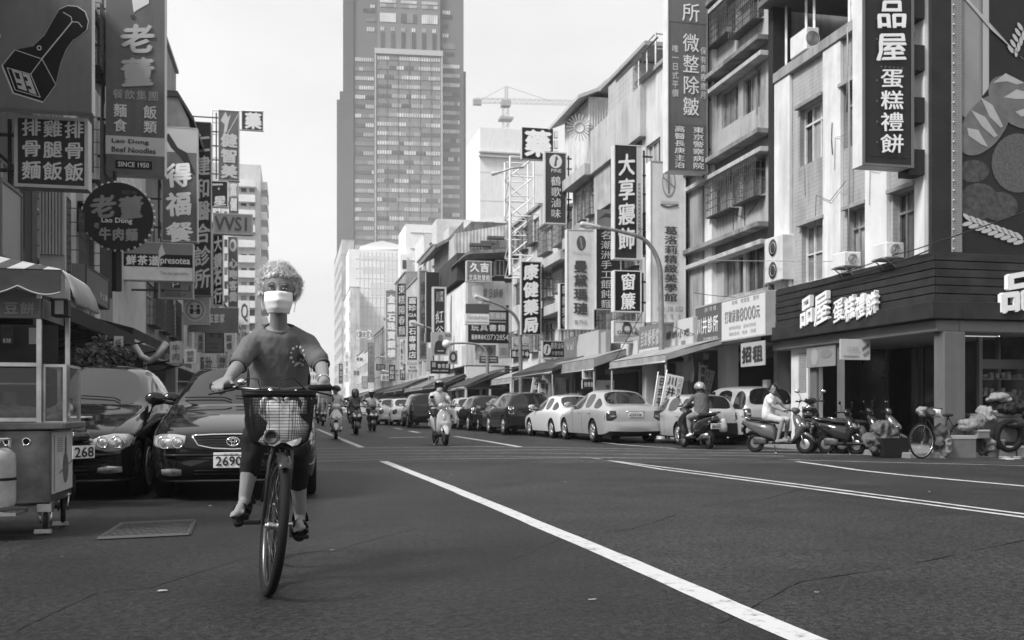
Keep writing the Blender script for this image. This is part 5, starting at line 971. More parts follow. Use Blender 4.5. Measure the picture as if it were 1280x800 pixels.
for k in range(9): z = p.z-k*.62; g.bar((p.x, p.y, z), (p.x+.42, p.y, z), .05)
g.bar((p.x, p.y, p.z), (q.x, p.y, PY(330, 139, p.y).z), .05); g.bar((p.x+.4, p.y, PY(300, 163, p.y).z), (q.x, p.y, PY(330, 163.5, p.y).z), .05)
g.bar((p.x, p.y, p.z), (p.x, p.y, p.z-5.4), .06); g.bar((p.x+.4, p.y, p.z), (p.x+.4, p.y, p.z-5.4), .05); o = g.build('sign_rack', None, M_['white']); tag(o, 'thin pale steel rack holding the dancer sign and the ornate square sign', 'rack')
R = (264, 226, 285, 259)
sgn(R, 49, 'dark square sign with one slanted star character', .06, [lett('星', 266, 244, 284, 258, R, bo=.04, g_=.6, br=.2)], th=.3, edge=.5, bord=.04, bg=.5, hang=None, shapes=[('p', [(.0, .12), (.7, .1), (.7, .16), (.0, .2)], .5), ('e', .45, .3, .06, .05, .4)])
R = (286, 226, 298, 267)
sgn(R, 56, 'pale grey vertical sign beneath the dancer sign', .34, [lett('富儷', 287, 228, 297, 265, R, True, g_=.7, bo=.03, br=0)], th=.3, edge=.5, hang=None, shapes=[(0, .5, 1, 1, .14)])
R = (266, 267, 316, 293)
sgn(R, 46, 'wide pale framed sign reading VVS1', .42, [lett('VVS1', 267, 270.5, 310, 289, R, g_=.16, bo=.045, br=0)], th=.35, edge=.5, bord=.07, bg=.62, hang=None)
R = (265.5, 292, 279, 382)
sgn(R, 50, 'tall black sign with white burst strokes under the VVS1 sign', .03, [lett('大鑽石行', 267, 294, 278, 380, R, True, g_=.6, bo=.04, br=.25)], th=.3, edge=.5, bord=.05, bg=.5, hang=None, shapes=[('p', [(.4, .4), (.55, .52), (.95, .45), (.6, .58), (.9, .7), (.5, .62), (.1, .72), (.35, .56), (.05, .46), (.38, .5)], .55)])
R = (285, 296, 297.5, 384)
sgn(R, 54, 'narrow sign with a white ring mark and outlined characters', .2, [lett('心吻客喬', 286, 322, 297, 378, R, True, g_=.78, bo=.06, br=.1)], th=.3, edge=.6, bord=.03, bg=.5, hang=None, shapes=[('e', .5, .12, .36, .09, .66), ('e', .45, .12, .2, .05, .2)])
R = (235, 384.5, 298, 415)
sgn(R, 44, 'wide plain grey sign with an outlined brushed shop name at its edge', .25, [lett('玉豆冢', 260, 392, 281, 404, R, g_=.75, bo=.07, br=.1), lett('玉豆冢', 260.5, 392.5, 280.5, 403.5, R, g_=.03, bo=.01, br=.1)], th=.35, edge=.5, hang=None)
R = (229, 371, 262, 406)
sgn(R, 42.5, 'pale sign with a round emblem of two facing figures', .40, (), th=.3, edge=.5, bord=.03, bg=.5, hang=None, shapes=[('e', .44, .47, .42, .40, .62), ('e', .44, .47, .37, .355, .33), ('e', .44, .47, .28, .27, .62), ('e', .32, .34, .06, .055, .04), ('e', .57, .34, .06, .055, .04), (.25, .42, .38, .62, .04), (.50, .42, .64, .62, .04), (.38, .49, .5, .53, .04)])
R = (256, 416, 280, 441)
sgn(R, 47, 'grey notice board with two rows of small characters under the plain grey sign', .22, [lett('馬 2', 262, 417, 277, 422, R, g_=.05, bo=.03, br=0), lett('主治科', 262, 428, 274, 432, R, g_=.05, bo=.0, br=0), lett('內兒科', 262, 433.5, 274, 437, R, g_=.05, bo=.0, br=0)], th=.3, edge=.2, bord=.05, bg=.08, hang=None)
for i, (a, b2, c, e, f_, s_, dd) in enumerate(((281, 416, 292, 440, .6, '銀樓', 60), (247, 416, 255, 440, .3, '麵店', 50), (299, 376, 312, 406, .66, 'Q', 80), (286, 442, 300, 456, .5, '衛浴', 66), (242, 442, 270, 470, .55, '藥妝', 58), (272, 444, 284, 474, .4, '鐘錶行', 62), (300, 412, 312, 440, .5, '冷氣行', 84))):
    sgn((a, b2, c, e), dd, ['slim white jeweller sign', 'slim grey noodle sign', 'white sign with a ring letter', 'pale bathroom shop plate', 'broad pale cosmetics board', 'grey watch shop sign', 'faded cooling shop sign'][i]+' low among the far shops behind the cyclist', f_, [(s_, .15, .08, .85, .9, (e-b2) > (c-a)*1.5, .1, .02, 0)], th=.3, edge=.4, hang=None)
# translucent shop sign at the picture's edge
wsgn(0, 27, 222, 322, -4.1, 'pale glossy wall sign with a large faint character at the picture edge', .22, (), th=.4, edge=.2, bord=.05, bg=.12, side='L', ref=1)
wsgn(107, 136, 330, 372, -4.6, 'dark slanting wall sign with small white words above the awning', .11, [('手工麵', .55, .55, .9, .8, False, .6, .02, .1)], th=.3, edge=.2, bord=.04, bg=.08, side='L', ref=107)
# ================================================================ CARS
PAINTS = dict(black=mat('car_paint_black', .006, .07, coat=.35, spec=.35), dark=mat('car_paint_dark', .012, .12, coat=.4, spec=.3), silver=mat('car_paint_silver', .40, .28, .3, coat=.6), white=mat('car_paint_white', .62, .22, coat=.8), grey=mat('car_paint_grey', .16, .22, .4, coat=.8))
CG = mat('car_glass', .010, .04, spec=.6); TYRE = mat('tyre_rubber', .008, .8, nz=.2, ns=12); RIM = mat('alloy_rim', .5, .3, .8); WELL = mat('wheel_well', .006, .9); TRIM = mat('black_trim', .008, .5); PLATE = mat('plate_white', .66, .5); PTX = mat('plate_black', .02, .5)
LENS = mat('lamp_lens', .42, .08, .5, spec=1, nz=.5, ns=14); LENSR = mat('tail_lens', .03, .12, spec=.6, nz=.3, ns=10); LENSW = mat('reverse_lens', .22, .12, spec=1)
KINDS_ = {
 'sedan': dict(L=4.53, W=1.70, axF=-1.38, axR=1.25, wr=.315, st=[
  (-2.27, .50, .34, .56, .60, .40), (-2.25, .66, .27, .63, .665, .55), (-2.16, .77, .20, .675, .715, .63), (-1.98, .83, .17, .72, .775, .69), (-1.55, .85, .17, .79, .865, .74), (-1.05, .85, .17, .85, .935, .76), (-.84, .85, .17, .885, .97, .755), (-.02, .85, .17, .925, 1.41, .585), (.30, .85, .17, .93, 1.455, .59), (.38, .85, .17, .93, 1.46, .59), (1.02, .85, .17, .935, 1.42, .575), (1.12, .85, .17, .935, 1.395, .57), (1.66, .84, .17, .93, 1.05, .66), (2.02, .82, .19, .90, 1.02, .68), (2.19, .77, .24, .86, .96, .62), (2.25, .64, .30, .74, .82, .5)], cab=(6, 12), bp=8),
 'wagon': dict(L=4.2, W=1.76, axF=-1.30, axR=1.20, wr=.34, st=[
  (-2.08, .55, .42, .70, .76, .42), (-2.05, .70, .32, .80, .86, .58), (-1.95, .80, .26, .86, .93, .66), (-1.7, .86, .24, .90, 1.0, .72), (-1.2, .88, .24, .95, 1.06, .78), (-.95, .88, .24, .98, 1.10, .77), (-.35, .88, .24, 1.0, 1.60, .64), (.1, .88, .24, 1.0, 1.66, .64), (.2, .88, .24, 1.0, 1.67, .64), (1.2, .88, .24, 1.01, 1.65, .63), (1.32, .88, .24, 1.01, 1.64, .63), (1.78, .87, .24, 1.01, 1.60, .61), (1.95, .86, .25, 1.00, 1.13, .72), (2.04, .82, .27, .95, 1.07, .68), (2.10, .74, .34, .85, .98, .6)], cab=(5, 12), bp=7),
 'hatch': dict(L=3.9, W=1.72, axF=-1.22, axR=1.25, wr=.33, st=[
  (-1.93, .52, .38, .62, .68, .42), (-1.90, .66, .30, .70, .76, .56), (-1.78, .78, .22, .77, .84, .66), (-1.5, .84, .2, .82, .92, .72), (-1.05, .86, .2, .88, 1.0, .75), (-.85, .86, .2, .92, 1.03, .75), (-.25, .86, .2, .96, 1.45, .60), (.15, .86, .2, .97, 1.50, .61), (.23, .86, .2, .97, 1.50, .61), (1.1, .86, .2, .98, 1.49, .60), (1.22, .86, .2, .98, 1.48, .60), (1.58, .86, .2, .98, 1.44, .58), (1.78, .84, .22, .98, 1.06, .68), (1.88, .80, .24, .90, 1.0, .66), (1.94, .70, .3, .78, .88, .56)], cab=(5, 12), bp=7)}
_CB = {}
def car_shell(kind):
    """hull with cut wheel arches; returns {name: (verts, faces, mats)} split into paint and panes, plus a tree to lay details on"""
    if kind in _CB: return _CB[kind]
    k = KINDS_[kind]; st = k['st']; c0, c1 = k['cab']; rings = []
    for y, w, zl, zb, zt, wt in st:
        cr = .02 if zt < 1.2 else .035
        h = [(0, zl), (w*.80, zl), (w*.955, zl+.06), (w*1.0, zl+.42*(zb-zl)), (w*.992, zb-.09), (w*.955, zb), (wt, zt-.05 if zt > 1.2 else zt-.012), (wt*.90, zt-.012 if zt > 1.2 else zt-.002), (wt*.45, zt+cr*.8), (0, zt+cr)]
        rings.append([(x, y, z) for x, z in h]+[(-x, y, z) for x, z in h[1:-1]][::-1])
    n = len(rings[0]); vs = [p for r in rings for p in r]; fs = []; mi = []
    for i in range(len(rings)-1):
        for j in range(n):
            jj = j if j < 9 else n-1-j            # mirrored strip index
            m = 0; cabin = c0 <= i < c1
            if cabin and i not in (k['bp'],) and jj == 5 and c0 < i+0 < c1 or (cabin and jj == 5 and i in (c0,)): m = 1
            if i == k['bp']: m = 0
            if cabin and jj in (7, 8) and i == c0: m = 2
            if cabin and jj in (7, 8) and i == c1-1: m = 3
            if kind == 'sedan' and i == 10 and jj == 5: m = 0
            if kind != 'sedan' and i == 9 and jj == 5: m = 0
            if jj in (0, 1): m = 4 if m == 0 else m
            fs.append((i*n+j, i*n+(j+1) % n, (i+1)*n+(j+1) % n, (i+1)*n+j)); mi.append(m)
    fs += [tuple(range(n))[::-1], tuple(range((len(rings)-1)*n, len(rings)*n))]; mi += [0, 0]
    me = bpy.data.meshes.new('h'); me.from_pydata(vs, [], fs); me.polygons.foreach_set('material_index', mi); o = bpy.data.objects.new('h', me); COL.objects.link(o)
    for q in ('s_body', 's_side', 's_wind', 's_rear', 's_under'): me.materials.append(bpy.data.materials.get(q) or bpy.data.materials.new(q))
    sb = o.modifiers.new('s', 'SUBSURF'); sb.levels = 2; sb.render_levels = 2
    # keep panes crisp
    cre = me.attributes.new('crease_edge', 'FLOAT', 'EDGE'); em = {}
    for p in me.polygons:
        for e in p.edge_keys: em.setdefault(e, set()).add(mi[p.index])
    me.attributes['crease_edge'].data.foreach_set('value', [.75 if len(em.get(tuple(sorted(e.vertices)), {0})) > 1 else 0 for e in me.edges])
    m1 = baked(o); bpy.data.objects.remove(o)
    o = bpy.data.objects.new('h', m1); COL.objects.link(o)
    cut = MB()
    for ax in (k['axF'], k['axR']):
        for s in (1, -1): cut.lathe((s*(k['W']/2-.26), ax, k['wr']), (s, 0, 0), [(0, k['wr']+.065), (.6, k['wr']+.065)], 28)
    co = cut.build('cut', None, WELL); bo = o.modifiers.new('b', 'BOOLEAN'); bo.operation = 'DIFFERENCE'; bo.object = co; bo.solver = 'EXACT'; bo.material_mode = 'TRANSFER'
    m2 = baked(o, (co,)); bpy.data.objects.remove(o); bpy.data.objects.remove(co)
    names = [m.name if m else '' for m in m2.materials]; V = [v.co.copy() for v in m2.vertices]; grp = {}
    for p in m2.polygons:
        mn = names[p.material_index] if p.material_index < len(names) else 's_body'; c = p.center; idx = {'s_side': 1, 's_wind': 2, 's_rear': 3, 's_under': 4}.get(mn, 0)
        if mn == 'wheel_well': key = 'wheel_well'
        elif idx == 1: key = 'side_window_%d_%d' % (c.x > 0, c.y > st[k['bp']][0])
        elif idx == 2: key = 'windscreen'
        elif idx == 3: key = 'rear_window'
        elif idx == 4: key = 'underbody'
        else: key = 'body'
        grp.setdefault(key, []).append(tuple(p.vertices))
    tree = BVHTree.FromPolygons(V, [tuple(p.vertices) for p in m2.polygons]); parts = {}
    for key, f in grp.items():
        used = sorted({i for q in f for i in q}); rm = {a: b for b, a in enumerate(used)}; parts[key] = ([V[i] for i in used], [[rm[i] for i in q] for q in f])
    _CB[kind] = (parts, tree); return _CB[kind]
def lay(tree, x, z, sgn_=-1, off=.006):     # on the nose (-1) or tail (+1)
    h = tree.ray_cast(Vector((x, sgn_*4, z)), Vector((0, -sgn_, 0)))[0]
    return Vector((x, (h.y if h else sgn_*2)+sgn_*off, z))
def layx(tree, y, z, s, off=.006):
    h = tree.ray_cast(Vector((s*3, y, z)), Vector((-s, 0, 0)))[0]; return Vector(((h.x if h else s*.85)+s*off, y, z))
def patch(g, tree, top, bot, nu=10, nv=4, sg=-1, off=.006, th=.02, bul=.012):
    """conforming patch between an upper and a lower outline on nose or tail"""
    def at(c, u): k = u*(len(c)-1); i = min(int(k), len(c)-2); f = k-i; return (c[i][0]*(1-f)+c[i+1][0]*f, c[i][1]*(1-f)+c[i+1][1]*f)
    vs = []
    for i in range(nu+1):
        a = at(top, i/nu); b = at(bot, i/nu)
        for j in range(nv+1): f = j/nv; x = a[0]*(1-f)+b[0]*f; z = a[1]*(1-f)+b[1]*f; e = off+bul*sin(pi*f)*sin(pi*i/nu) ; vs.append(lay(tree, x, z, sg, e))
    fs = [(i*(nv+1)+j, (i+1)*(nv+1)+j, (i+1)*(nv+1)+j+1, i*(nv+1)+j+1) for i in range(nu) for j in range(nv)]
    if (sg < 0) != ((vs[nv+1]-vs[0]).x*1 > 0): fs = [f[::-1] for f in fs]
    g.add(vs, fs, True)
    rim = [i*(nv+1) for i in range(nu+1)]+[nu*(nv+1)+j for j in range(1, nv+1)]+[i*(nv+1)+nv for i in range(nu-1, -1, -1)]+[j for j in range(nv-1, 0, -1)]
    vv = [vs[i] for i in rim]; n = len(vv); g.add(vv+[p-Vector((0, sg*th, 0)) for p in vv], [(i, (i+1) % n, n+(i+1) % n, n+i) for i in range(n)])
def wheel(par, x, y, r, wd=.20, spokes=7, nm='wheel', rim=None):
    s = 1 if x > 0 else -1; g = MB(); g.lathe((x-s*wd/2, y, r), (s, 0, 0), [(0, r*.66), (.0, r*.92), (.025, r*.985), (.05, r), (wd-.05, r), (wd-.025, r*.985), (wd-.005, r*.92), (wd-.012, r*.68), (wd-.04, r*.66)], 32)
    o = g.build(nm, par, TYRE); g = MB(); g.lathe((x+s*(wd/2-.05), y, r), (s, 0, 0), [(0, r*.55), (.03, r*.66), (.045, r*.67), (.045, r*.60), (.01, r*.56)], 28); g.lathe((x+s*(wd/2-.05), y, r), (s, 0, 0), [(0, .06), (.035, .055), (.04, .03)], 16)
    for k in range(spokes): a = 2*pi*k/spokes; d = Vector((0, cos(a), sin(a))); c = Vector((x+s*(wd/2-.03), y, r)); g.tube([c+d*.04, c+d*r*.36+Vector((s*.006, 0, 0)), c+d*r*.62], [.026, .02, .028], 6)
    g.build('rim', o, rim or RIM); g = MB(); g.lathe((x+s*(wd/2-.09), y, r), (s, 0, 0), [(0, r*.56), (.01, r*.56)], 24); g.build('brake_disc', o, mat('brake_dark', .05, .5)); return o
def car(kind, paint, label, loc, rz=0, plate='', front='', scale=(1, 1, 1), detail=2, group=None):
    k = KINDS_[kind]; parts, tree = car_shell(kind); pm = PAINTS[paint]; t = thing('car', label, 'car', loc, rz, group); t.scale = scale
    for key, (vs, fs) in parts.items():
        nm = 'side_window' if key.startswith('side') else key; g = MB(); g.add(vs, fs, True)
        g.build(nm, t, {'body': pm, 'wheel_well': WELL, 'underbody': TRIM}.get(key, CG))
    for s in (-1, 1):
        for ax in (k['axF'], k['axR']): wheel(t, s*(k['W']/2-.105), ax, k['wr'], spokes={'sedan': 7, 'wagon': 5, 'hatch': 8}[kind])
    st = k['st']; c0, c1 = k['cab']; zb = st[c0+2][3]; W = k['W']/2
    for s in (-1, 1):    # mirrors, handles, sill seams
        y = st[c0][0]+.28; g = MB(); b = Vector((s*(W-.02), y, zb+.10)); g.tube([b-Vector((s*.08, 0, .03)), b+Vector((s*.06, 0, 0))], .025, 8); g.ball(b+Vector((s*.13, -.01, .03)), (.115, .05, .075), 14, 10); o = g.build('wing_mirror', t, pm)
        g = MB(); c = b+Vector((s*.13, .035, .03)); g.box(c-Vector((.085, .003, .05)), c+Vector((.085, .006, .05)), bev=.002); g.build('mirror_glass', o, M_['chrome'])
        if detail > 1:
            for yy in ((st[k['bp']][0]-.16), st[c1-2][0]-.05):
                g = MB(); p = layx(tree, yy, zb-.10, s); g.tube([p+Vector((0, -.09, 0)), p+Vector((s*.02, -.05, 0)), p+Vector((s*.02, .05, 0)), p+Vector((0, .09, 0))], .011, 6); g.build('door_handle', t, pm)
            for yy, z0, z1 in ((st[c0][0]+.35, .26, zb-.02), (st[k['bp']][0]+.04, .24, zb-.02), (st[c1-2][0]+.04, .62, zb-.02)):
                g = MB(); P3 = [layx(tree, yy, z0+(z1-z0)*i/8, s, .0) for i in range(9)]; g.tube(P3, .004, 4); g.build('door_seam', t, WELL)
    if front:
        fr(kind, t, tree, k, front, plate)
    else: rear(kind, t, tree, k, plate, paint)
    g = MB()   # wipers
    if front:
        y0 = st[c0][0]+.06
        for x0, x1 in ((-.10, -.62), (.42, -.06)):
            a = tree.ray_cast(Vector((x0, y0, 3)), Vector((0, 0, -1)))[0]; pts = [a+Vector((0, 0, .02))]
            for i in range(1, 7): f = i/6; q = tree.ray_cast(Vector((x0+(x1-x0)*f, y0+.05+.04*f, 3)), Vector((0, 0, -1)))[0]; pts.append(q+Vector((0, 0, .022)))
            g = MB(); g.tube(pts, .008, 5); g.build('wiper', t, TRIM)
    return t
def plate_part(t, tree, x, z, sg, txt, w_=.32, h_=.15, off=.02):
    c = lay(tree, x, z, sg, off); yy = max(lay(tree, x+dx, z+dz, sg, off).y*sg for dx in (-w_/2, w_/2) for dz in (-h_/2, h_/2, 0))*sg
    g = MB(); g.box((x-w_/2, yy-.004, z-h_/2), (x+w_/2, yy+.004, z+h_/2), bev=.003); o = g.build('number_plate', t, PLATE)
    if txt:
        U = Vector((1, 0, 0)) if sg < 0 else Vector((-1, 0, 0)); ox = x-w_/2 if sg < 0 else x+w_/2
        g = MB(); g.text(txt, Vector((ox, yy+sg*.006, z-h_/2+.02)) + U*.012, U, (0, 0, 1), w_-.024, h_-.055, False, .02, 0, nrm=.003); g.build('lettering', o, PTX)
        g = MB(); g.text('台灣省', Vector((ox, yy+sg*.006, z+h_/2-.034)) + U*.09, U, (0, 0, 1), w_-.18, .028, False, .0, 0, nrm=.003); g.build('lettering', o, PTX)
def bezel(g, tree, top, bot, r=.012, sg=-1):
    P3 = [lay(tree, x, z, sg, .012) for x, z in top]+[lay(tree, x, z, sg, .012) for x, z in bot[::-1]]; 
    s = [];
    for i in range(len(P3)): a, b = P3[i], P3[(i+1) % len(P3)]; s += [a.lerp(b, q/3) for q in range(3)]
    g.tube(s+[s[0]], r, 6)
def fr(kind, t, tree, k, style, plate):
    for s in (-1, 1):
        if style == 'corolla':   # oval lamps swept back, small toothed grille
            top = [(s*.40, .615), (s*.50, .665), (s*.62, .690), (s*.74, .685), (s*.80, .655)]; bot = [(s*.40, .60), (s*.46, .535), (s*.56, .510), (s*.68, .52), (s*.79, .58)]
        else: top = [(s*.46, .672), (s*.58, .690), (s*.70, .688), (s*.79, .665)]; bot = [(s*.47, .585), (s*.55, .548), (s*.68, .545), (s*.79, .575)]
        g = MB(); patch(g, tree, top, bot, 12, 5, -1, .004, .03, .02); o = g.build('headlight', t, mat('lamp_glass', .34, .05, .2, spec=1, nz=.5, ns=9, coat=1))
        for x, r in ((.53, .055), (.66, .06)):
            c = lay(tree, s*x, .605, -1, .024); g = MB(); g.torus(c, (0, 1, 0), r, .007, 24, 6); g.build('reflector_ring', o, M_['chrome'])
            g = MB(); g.ball(c+Vector((0, .012, 0)), (r*.8, .02, r*.8), 14, 8); g.build('reflector', o, mat('reflector', .7, .08, .7))
        g = MB(); top = [(s*.50, .335), (s*.60, .345), (s*.70, .335)]; bot = [(s*.50, .275), (s*.60, .265), (s*.69, .28)]
        if style == 'corolla': top = [(s*.48, .345), (s*.58, .365), (s*.70, .355)]; bot = [(s*.47, .30), (s*.57, .285), (s*.70, .30)]
        patch(g, tree, top, bot, 8, 3, -1, .004, .02, .012); g.build('fog_lamp', t, LENS)
    g = MB()
    if style == 'corolla': top = [(-.30, .655), (0, .668), (.30, .655)]; bot = [(-.20, .535), (0, .525), (.20, .535)]
    else: top = [(-.40, .672), (-.2, .682), (0, .685), (.2, .682), (.40, .672)]; bot = [(-.34, .575), (-.2, .545), (0, .535), (.2, .545), (.34, .575)]
    patch(g, tree, top, bot, 14, 3, -1, -.001, .01, .0); gr = g.build('grille', t, WELL)
    g = MB(); bezel(g, tree, top, bot, .011); g.build('grille_frame', gr, M_['chrome'])
    if style == 'corolla':
        for i in range(9):
            x = -.24+.06*i; g = MB(); g.tube([lay(tree, x*1.1, .655, -1, .008), lay(tree, x*.85, .60, -1, .016), lay(tree, x*.75, .535, -1, .008)], .009, 6); g.build('slat', gr, M_['chrome'])
    else:
        for i in range(4):
            z = .565+.028*i; hw = .34+.012*i; g = MB(); g.tube([lay(tree, -hw+2*hw*j/10, z, -1, .006) for j in range(11)], .005, 5); g.build('slat', gr, TRIM)
    c = lay(tree, 0, .612, -1, .028); e = MB()
    def oval(cx, cz, a, b, r): e.tube([c+Vector((cx+a*cos(q), 0, cz+b*sin(q))) for q in [2*pi*i/28 for i in range(29)]], r, 6, cap=False)
    oval(0, 0, .062, .043, .0065); oval(0, .012, .040, .016, .0055); oval(0, -.001, .016, .039, .0055); e.build('emblem', t, M_['chrome'])
    g = MB(); top = [(-.62, .40), (0, .415), (.62, .40)]; bot = [(-.60, .365), (0, .37), (.60, .365)]; patch(g, tree, [(-.42, .36), (0, .365), (.42, .36)], [(-.38, .25), (0, .24), (.38, .25)], 12, 3, -1, .002, .01, 0); g.build('air_intake', t, WELL)
    for z in (.285, .32): g = MB(); g.tube([lay(tree, -.38+.076*i, z, -1, .006) for i in range(11)], .006, 5); g.build('intake_bar', t, TRIM)
    g = MB(); g.tube([lay(tree, -.80+.16*i, .435-.0*abs(i-5), -1, .002) for i in range(11)], .006, 5); g.build('bumper_seam', t, WELL)
    g = MB(); g.tube([lay(tree, -.66+.132*i, .475, -1, .010) for i in range(11)], .017, 6); g.build('bumper_strip', t, TRIM)
    g = MB(); g.tube([lay(tree, -.70+.14*i, .215, -1, .008) for i in range(11)], .014, 6); g.build('bumper_lip', t, PAINTS['grey'])
    if plate: plate_part(t, tree, -.02, .425, -1, plate, .34, .155)
    for s in (-1, 1):   # bonnet seams
        P3 = []
        for i in range(12):
            y = -2.12+1.25*i/11; q = tree.ray_cast(Vector((s*(.60+.11*min(1, i/6)), y, 3)), Vector((0, 0, -1)))[0]
            if q: P3.append(q)
        g = MB(); g.tube(P3, .004, 4); g.build('bonnet_seam', t, WELL)
def rear(kind, t, tree, k, plate, paint):
    if kind == 'sedan':
        for s in (-1, 1):
            g = MB(); patch(g, tree, [(s*.52, .885), (s*.64, .89), (s*.78, .88)], [(s*.50, .70), (s*.62, .62), (s*.79, .60)], 8, 5, 1, .004, .03, .014); o = g.build('tail_light', t, LENSR)
            g = MB(); patch(g, tree, [(s*.53, .76), (s*.66, .76)], [(s*.54, .72), (s*.66, .71)], 5, 2, 1, .016, .01, .004); g.build('reverse_lamp', o, LENSW)
        bz = .46; plate_part(t, tree, 0, .78, 1, plate, .40, .13)
        g = MB(); g.tube([lay(tree, -.24+.06*i, .86, 1, .012) for i in range(9)], .014, 6); g.build('boot_trim', t, M_['chrome'])
        bb = (.58, .34)
    elif kind == 'wagon':
        for s in (-1, 1):
            g = MB(); patch(g, tree, [(s*.64, 1.04), (s*.72, 1.05), (s*.80, 1.03)], [(s*.64, .80), (s*.72, .79), (s*.81, .80)], 6, 6, 1, .004, .04, .02); o = g.build('tail_light', t, LENSR)
            g = MB(); patch(g, tree, [(s*.66, .93), (s*.76, .93)], [(s*.66, .86), (s*.76, .86)], 5, 2, 1, .022, .01, .004); g.build('reverse_lamp', o, LENSW)
        plate_part(t, tree, .0, .58, 1, plate, .38, .14); bb = (.74, .42)
    else:
        for s in (-1, 1):
            g = MB(); patch(g, tree, [(s*.62, .98), (s*.70, .99), (s*.77, .97)], [(s*.62, .74), (s*.70, .73), (s*.78, .75)], 6, 6, 1, .004, .04, .02); o = g.build('tail_light', t, LENSR)
            g = MB(); bezel(g, tree, [(s*.62, .98), (s*.77, .97)], [(s*.62, .74), (s*.78, .75)], .01, 1); g.build('light_ring', o, M_['chrome'])
        g = MB(); c = lay(tree, 0, .86, 1, .02); g.tube([c+Vector((-.10, 0, .01)), c+Vector((-.03, .01, .015)), c, c+Vector((.03, .01, .015)), c+Vector((.10, 0, .01))], .014, 6); g.build('badge', t, M_['chrome'])
        plate_part(t, tree, 0, .56, 1, plate, .36, .13); bb = (.66, .36)
    g = MB(); z0, z1 = bb; hw = .74; patch(g, tree, [(-hw, z0), (0, z0+.01), (hw, z0)], [(-hw, z1), (0, z1-.02), (hw, z1)], 16, 4, 1, .03, .05, .02); g.build('bumper', t, TRIM if kind == 'hatch' else PAINTS[paint])
    g = MB(); hw = .70; patch(g, tree, [(-hw, z1-.0), (0, z1-.02), (hw, z1)], [(-hw*.9, z1-.12), (0, z1-.12), (hw*.9, z1-.12)], 12, 3, 1, .012, .03, .0); g.build('bumper_skirt', t, TRIM)
    g = MB(); g.tube([(-.4, k['L']/2-.10, .23), (-.4, k['L']/2+.01, .23)], .028, 8); g.build('exhaust', t, M_['steel'])
# the two dark saloons facing the camera at the left
f = PG(205, 620); car('sedan', 'black', 'black saloon facing the camera behind the cyclist, oval winged grille badge, plate starting 2690', (-.58, f.y+1.38, 0), radians(0), '2690-', 'vios')
f = PG(186, 617); car('sedan', 'black', 'black saloon with oval swept-back headlights and toothed grille, behind the food cart', (-2.33, f.y+1.30, 0), radians(-1.5), 'DK-3108', 'corolla')
def park(kind, paint, label, px, py, rz=0, plate='', scale=(1, 1, 1)):
    p = PG(px, py); k = KINDS_[kind]; return car(kind, paint, label, (p.x, p.y+k['L']/2*scale[1]-.7, 0), rz+pi, plate, '', scale, 2 if py > 548 else 1, 'cars parked along the kerb')
park('wagon', 'silver', 'pale silver off-road wagon with dark lower bumper parked behind the moped riders', 952, 556, 0, 'DK-8820', (.98, 1, .90))
park('hatch', 'silver', 'small silver hatchback in front of the off-road wagon, beside the clinic banners', 880, 556, 0, '7P-1188', (.88, .9, .86))
park('sedan', 'silver', 'big silver saloon with dark tail lights and wide rear plate, boot towards the camera', 782, 553.5, radians(1), '6529-DK', (1.04, 1.04, .99))
park('sedan', 'white', 'low white coupe tucked in ahead of the big silver saloon', 722, 548, radians(2), '', (1.0, .98, .93))
park('wagon', 'dark', 'dark people carrier of which only the roof shows over the white coupe', 741, 541.5, 0, '', (1, 1, .98))
park('hatch', 'dark', 'dark compact hatchback with chrome ringed upright tail lights', 658, 543.5, radians(1), '2889', (1.04, 1.0, 1))
park('sedan', 'dark', 'dark saloon mostly hidden on the road side of the compact hatchback', 641, 541, radians(1), '', (1, .98, .93))
park('hatch', 'black', 'black hatchback with pale plate behind the woman on the pale scooter', 609, 538.5, 0, '3H-2270', (.98, 1, .97))
park('sedan', 'white', 'white saloon just beyond the woman on the pale scooter', 588, 536, 0, '', (.98, 1, .97))
park('wagon', 'dark', 'tall dark off-road wagon partly hidden by the pale scooter', 531, 534.5, 0, '', (.95, 1, .98))
park('sedan', 'white', 'small distant white saloon between the silver saloon and the tall dark wagon', 506, 532, 0, '', (.95, 1, 1))
park('sedan', 'silver', 'distant silver saloon nearest the approaching motorcyclists', 489, 531.2, 0, '', (.95, 1, 1))
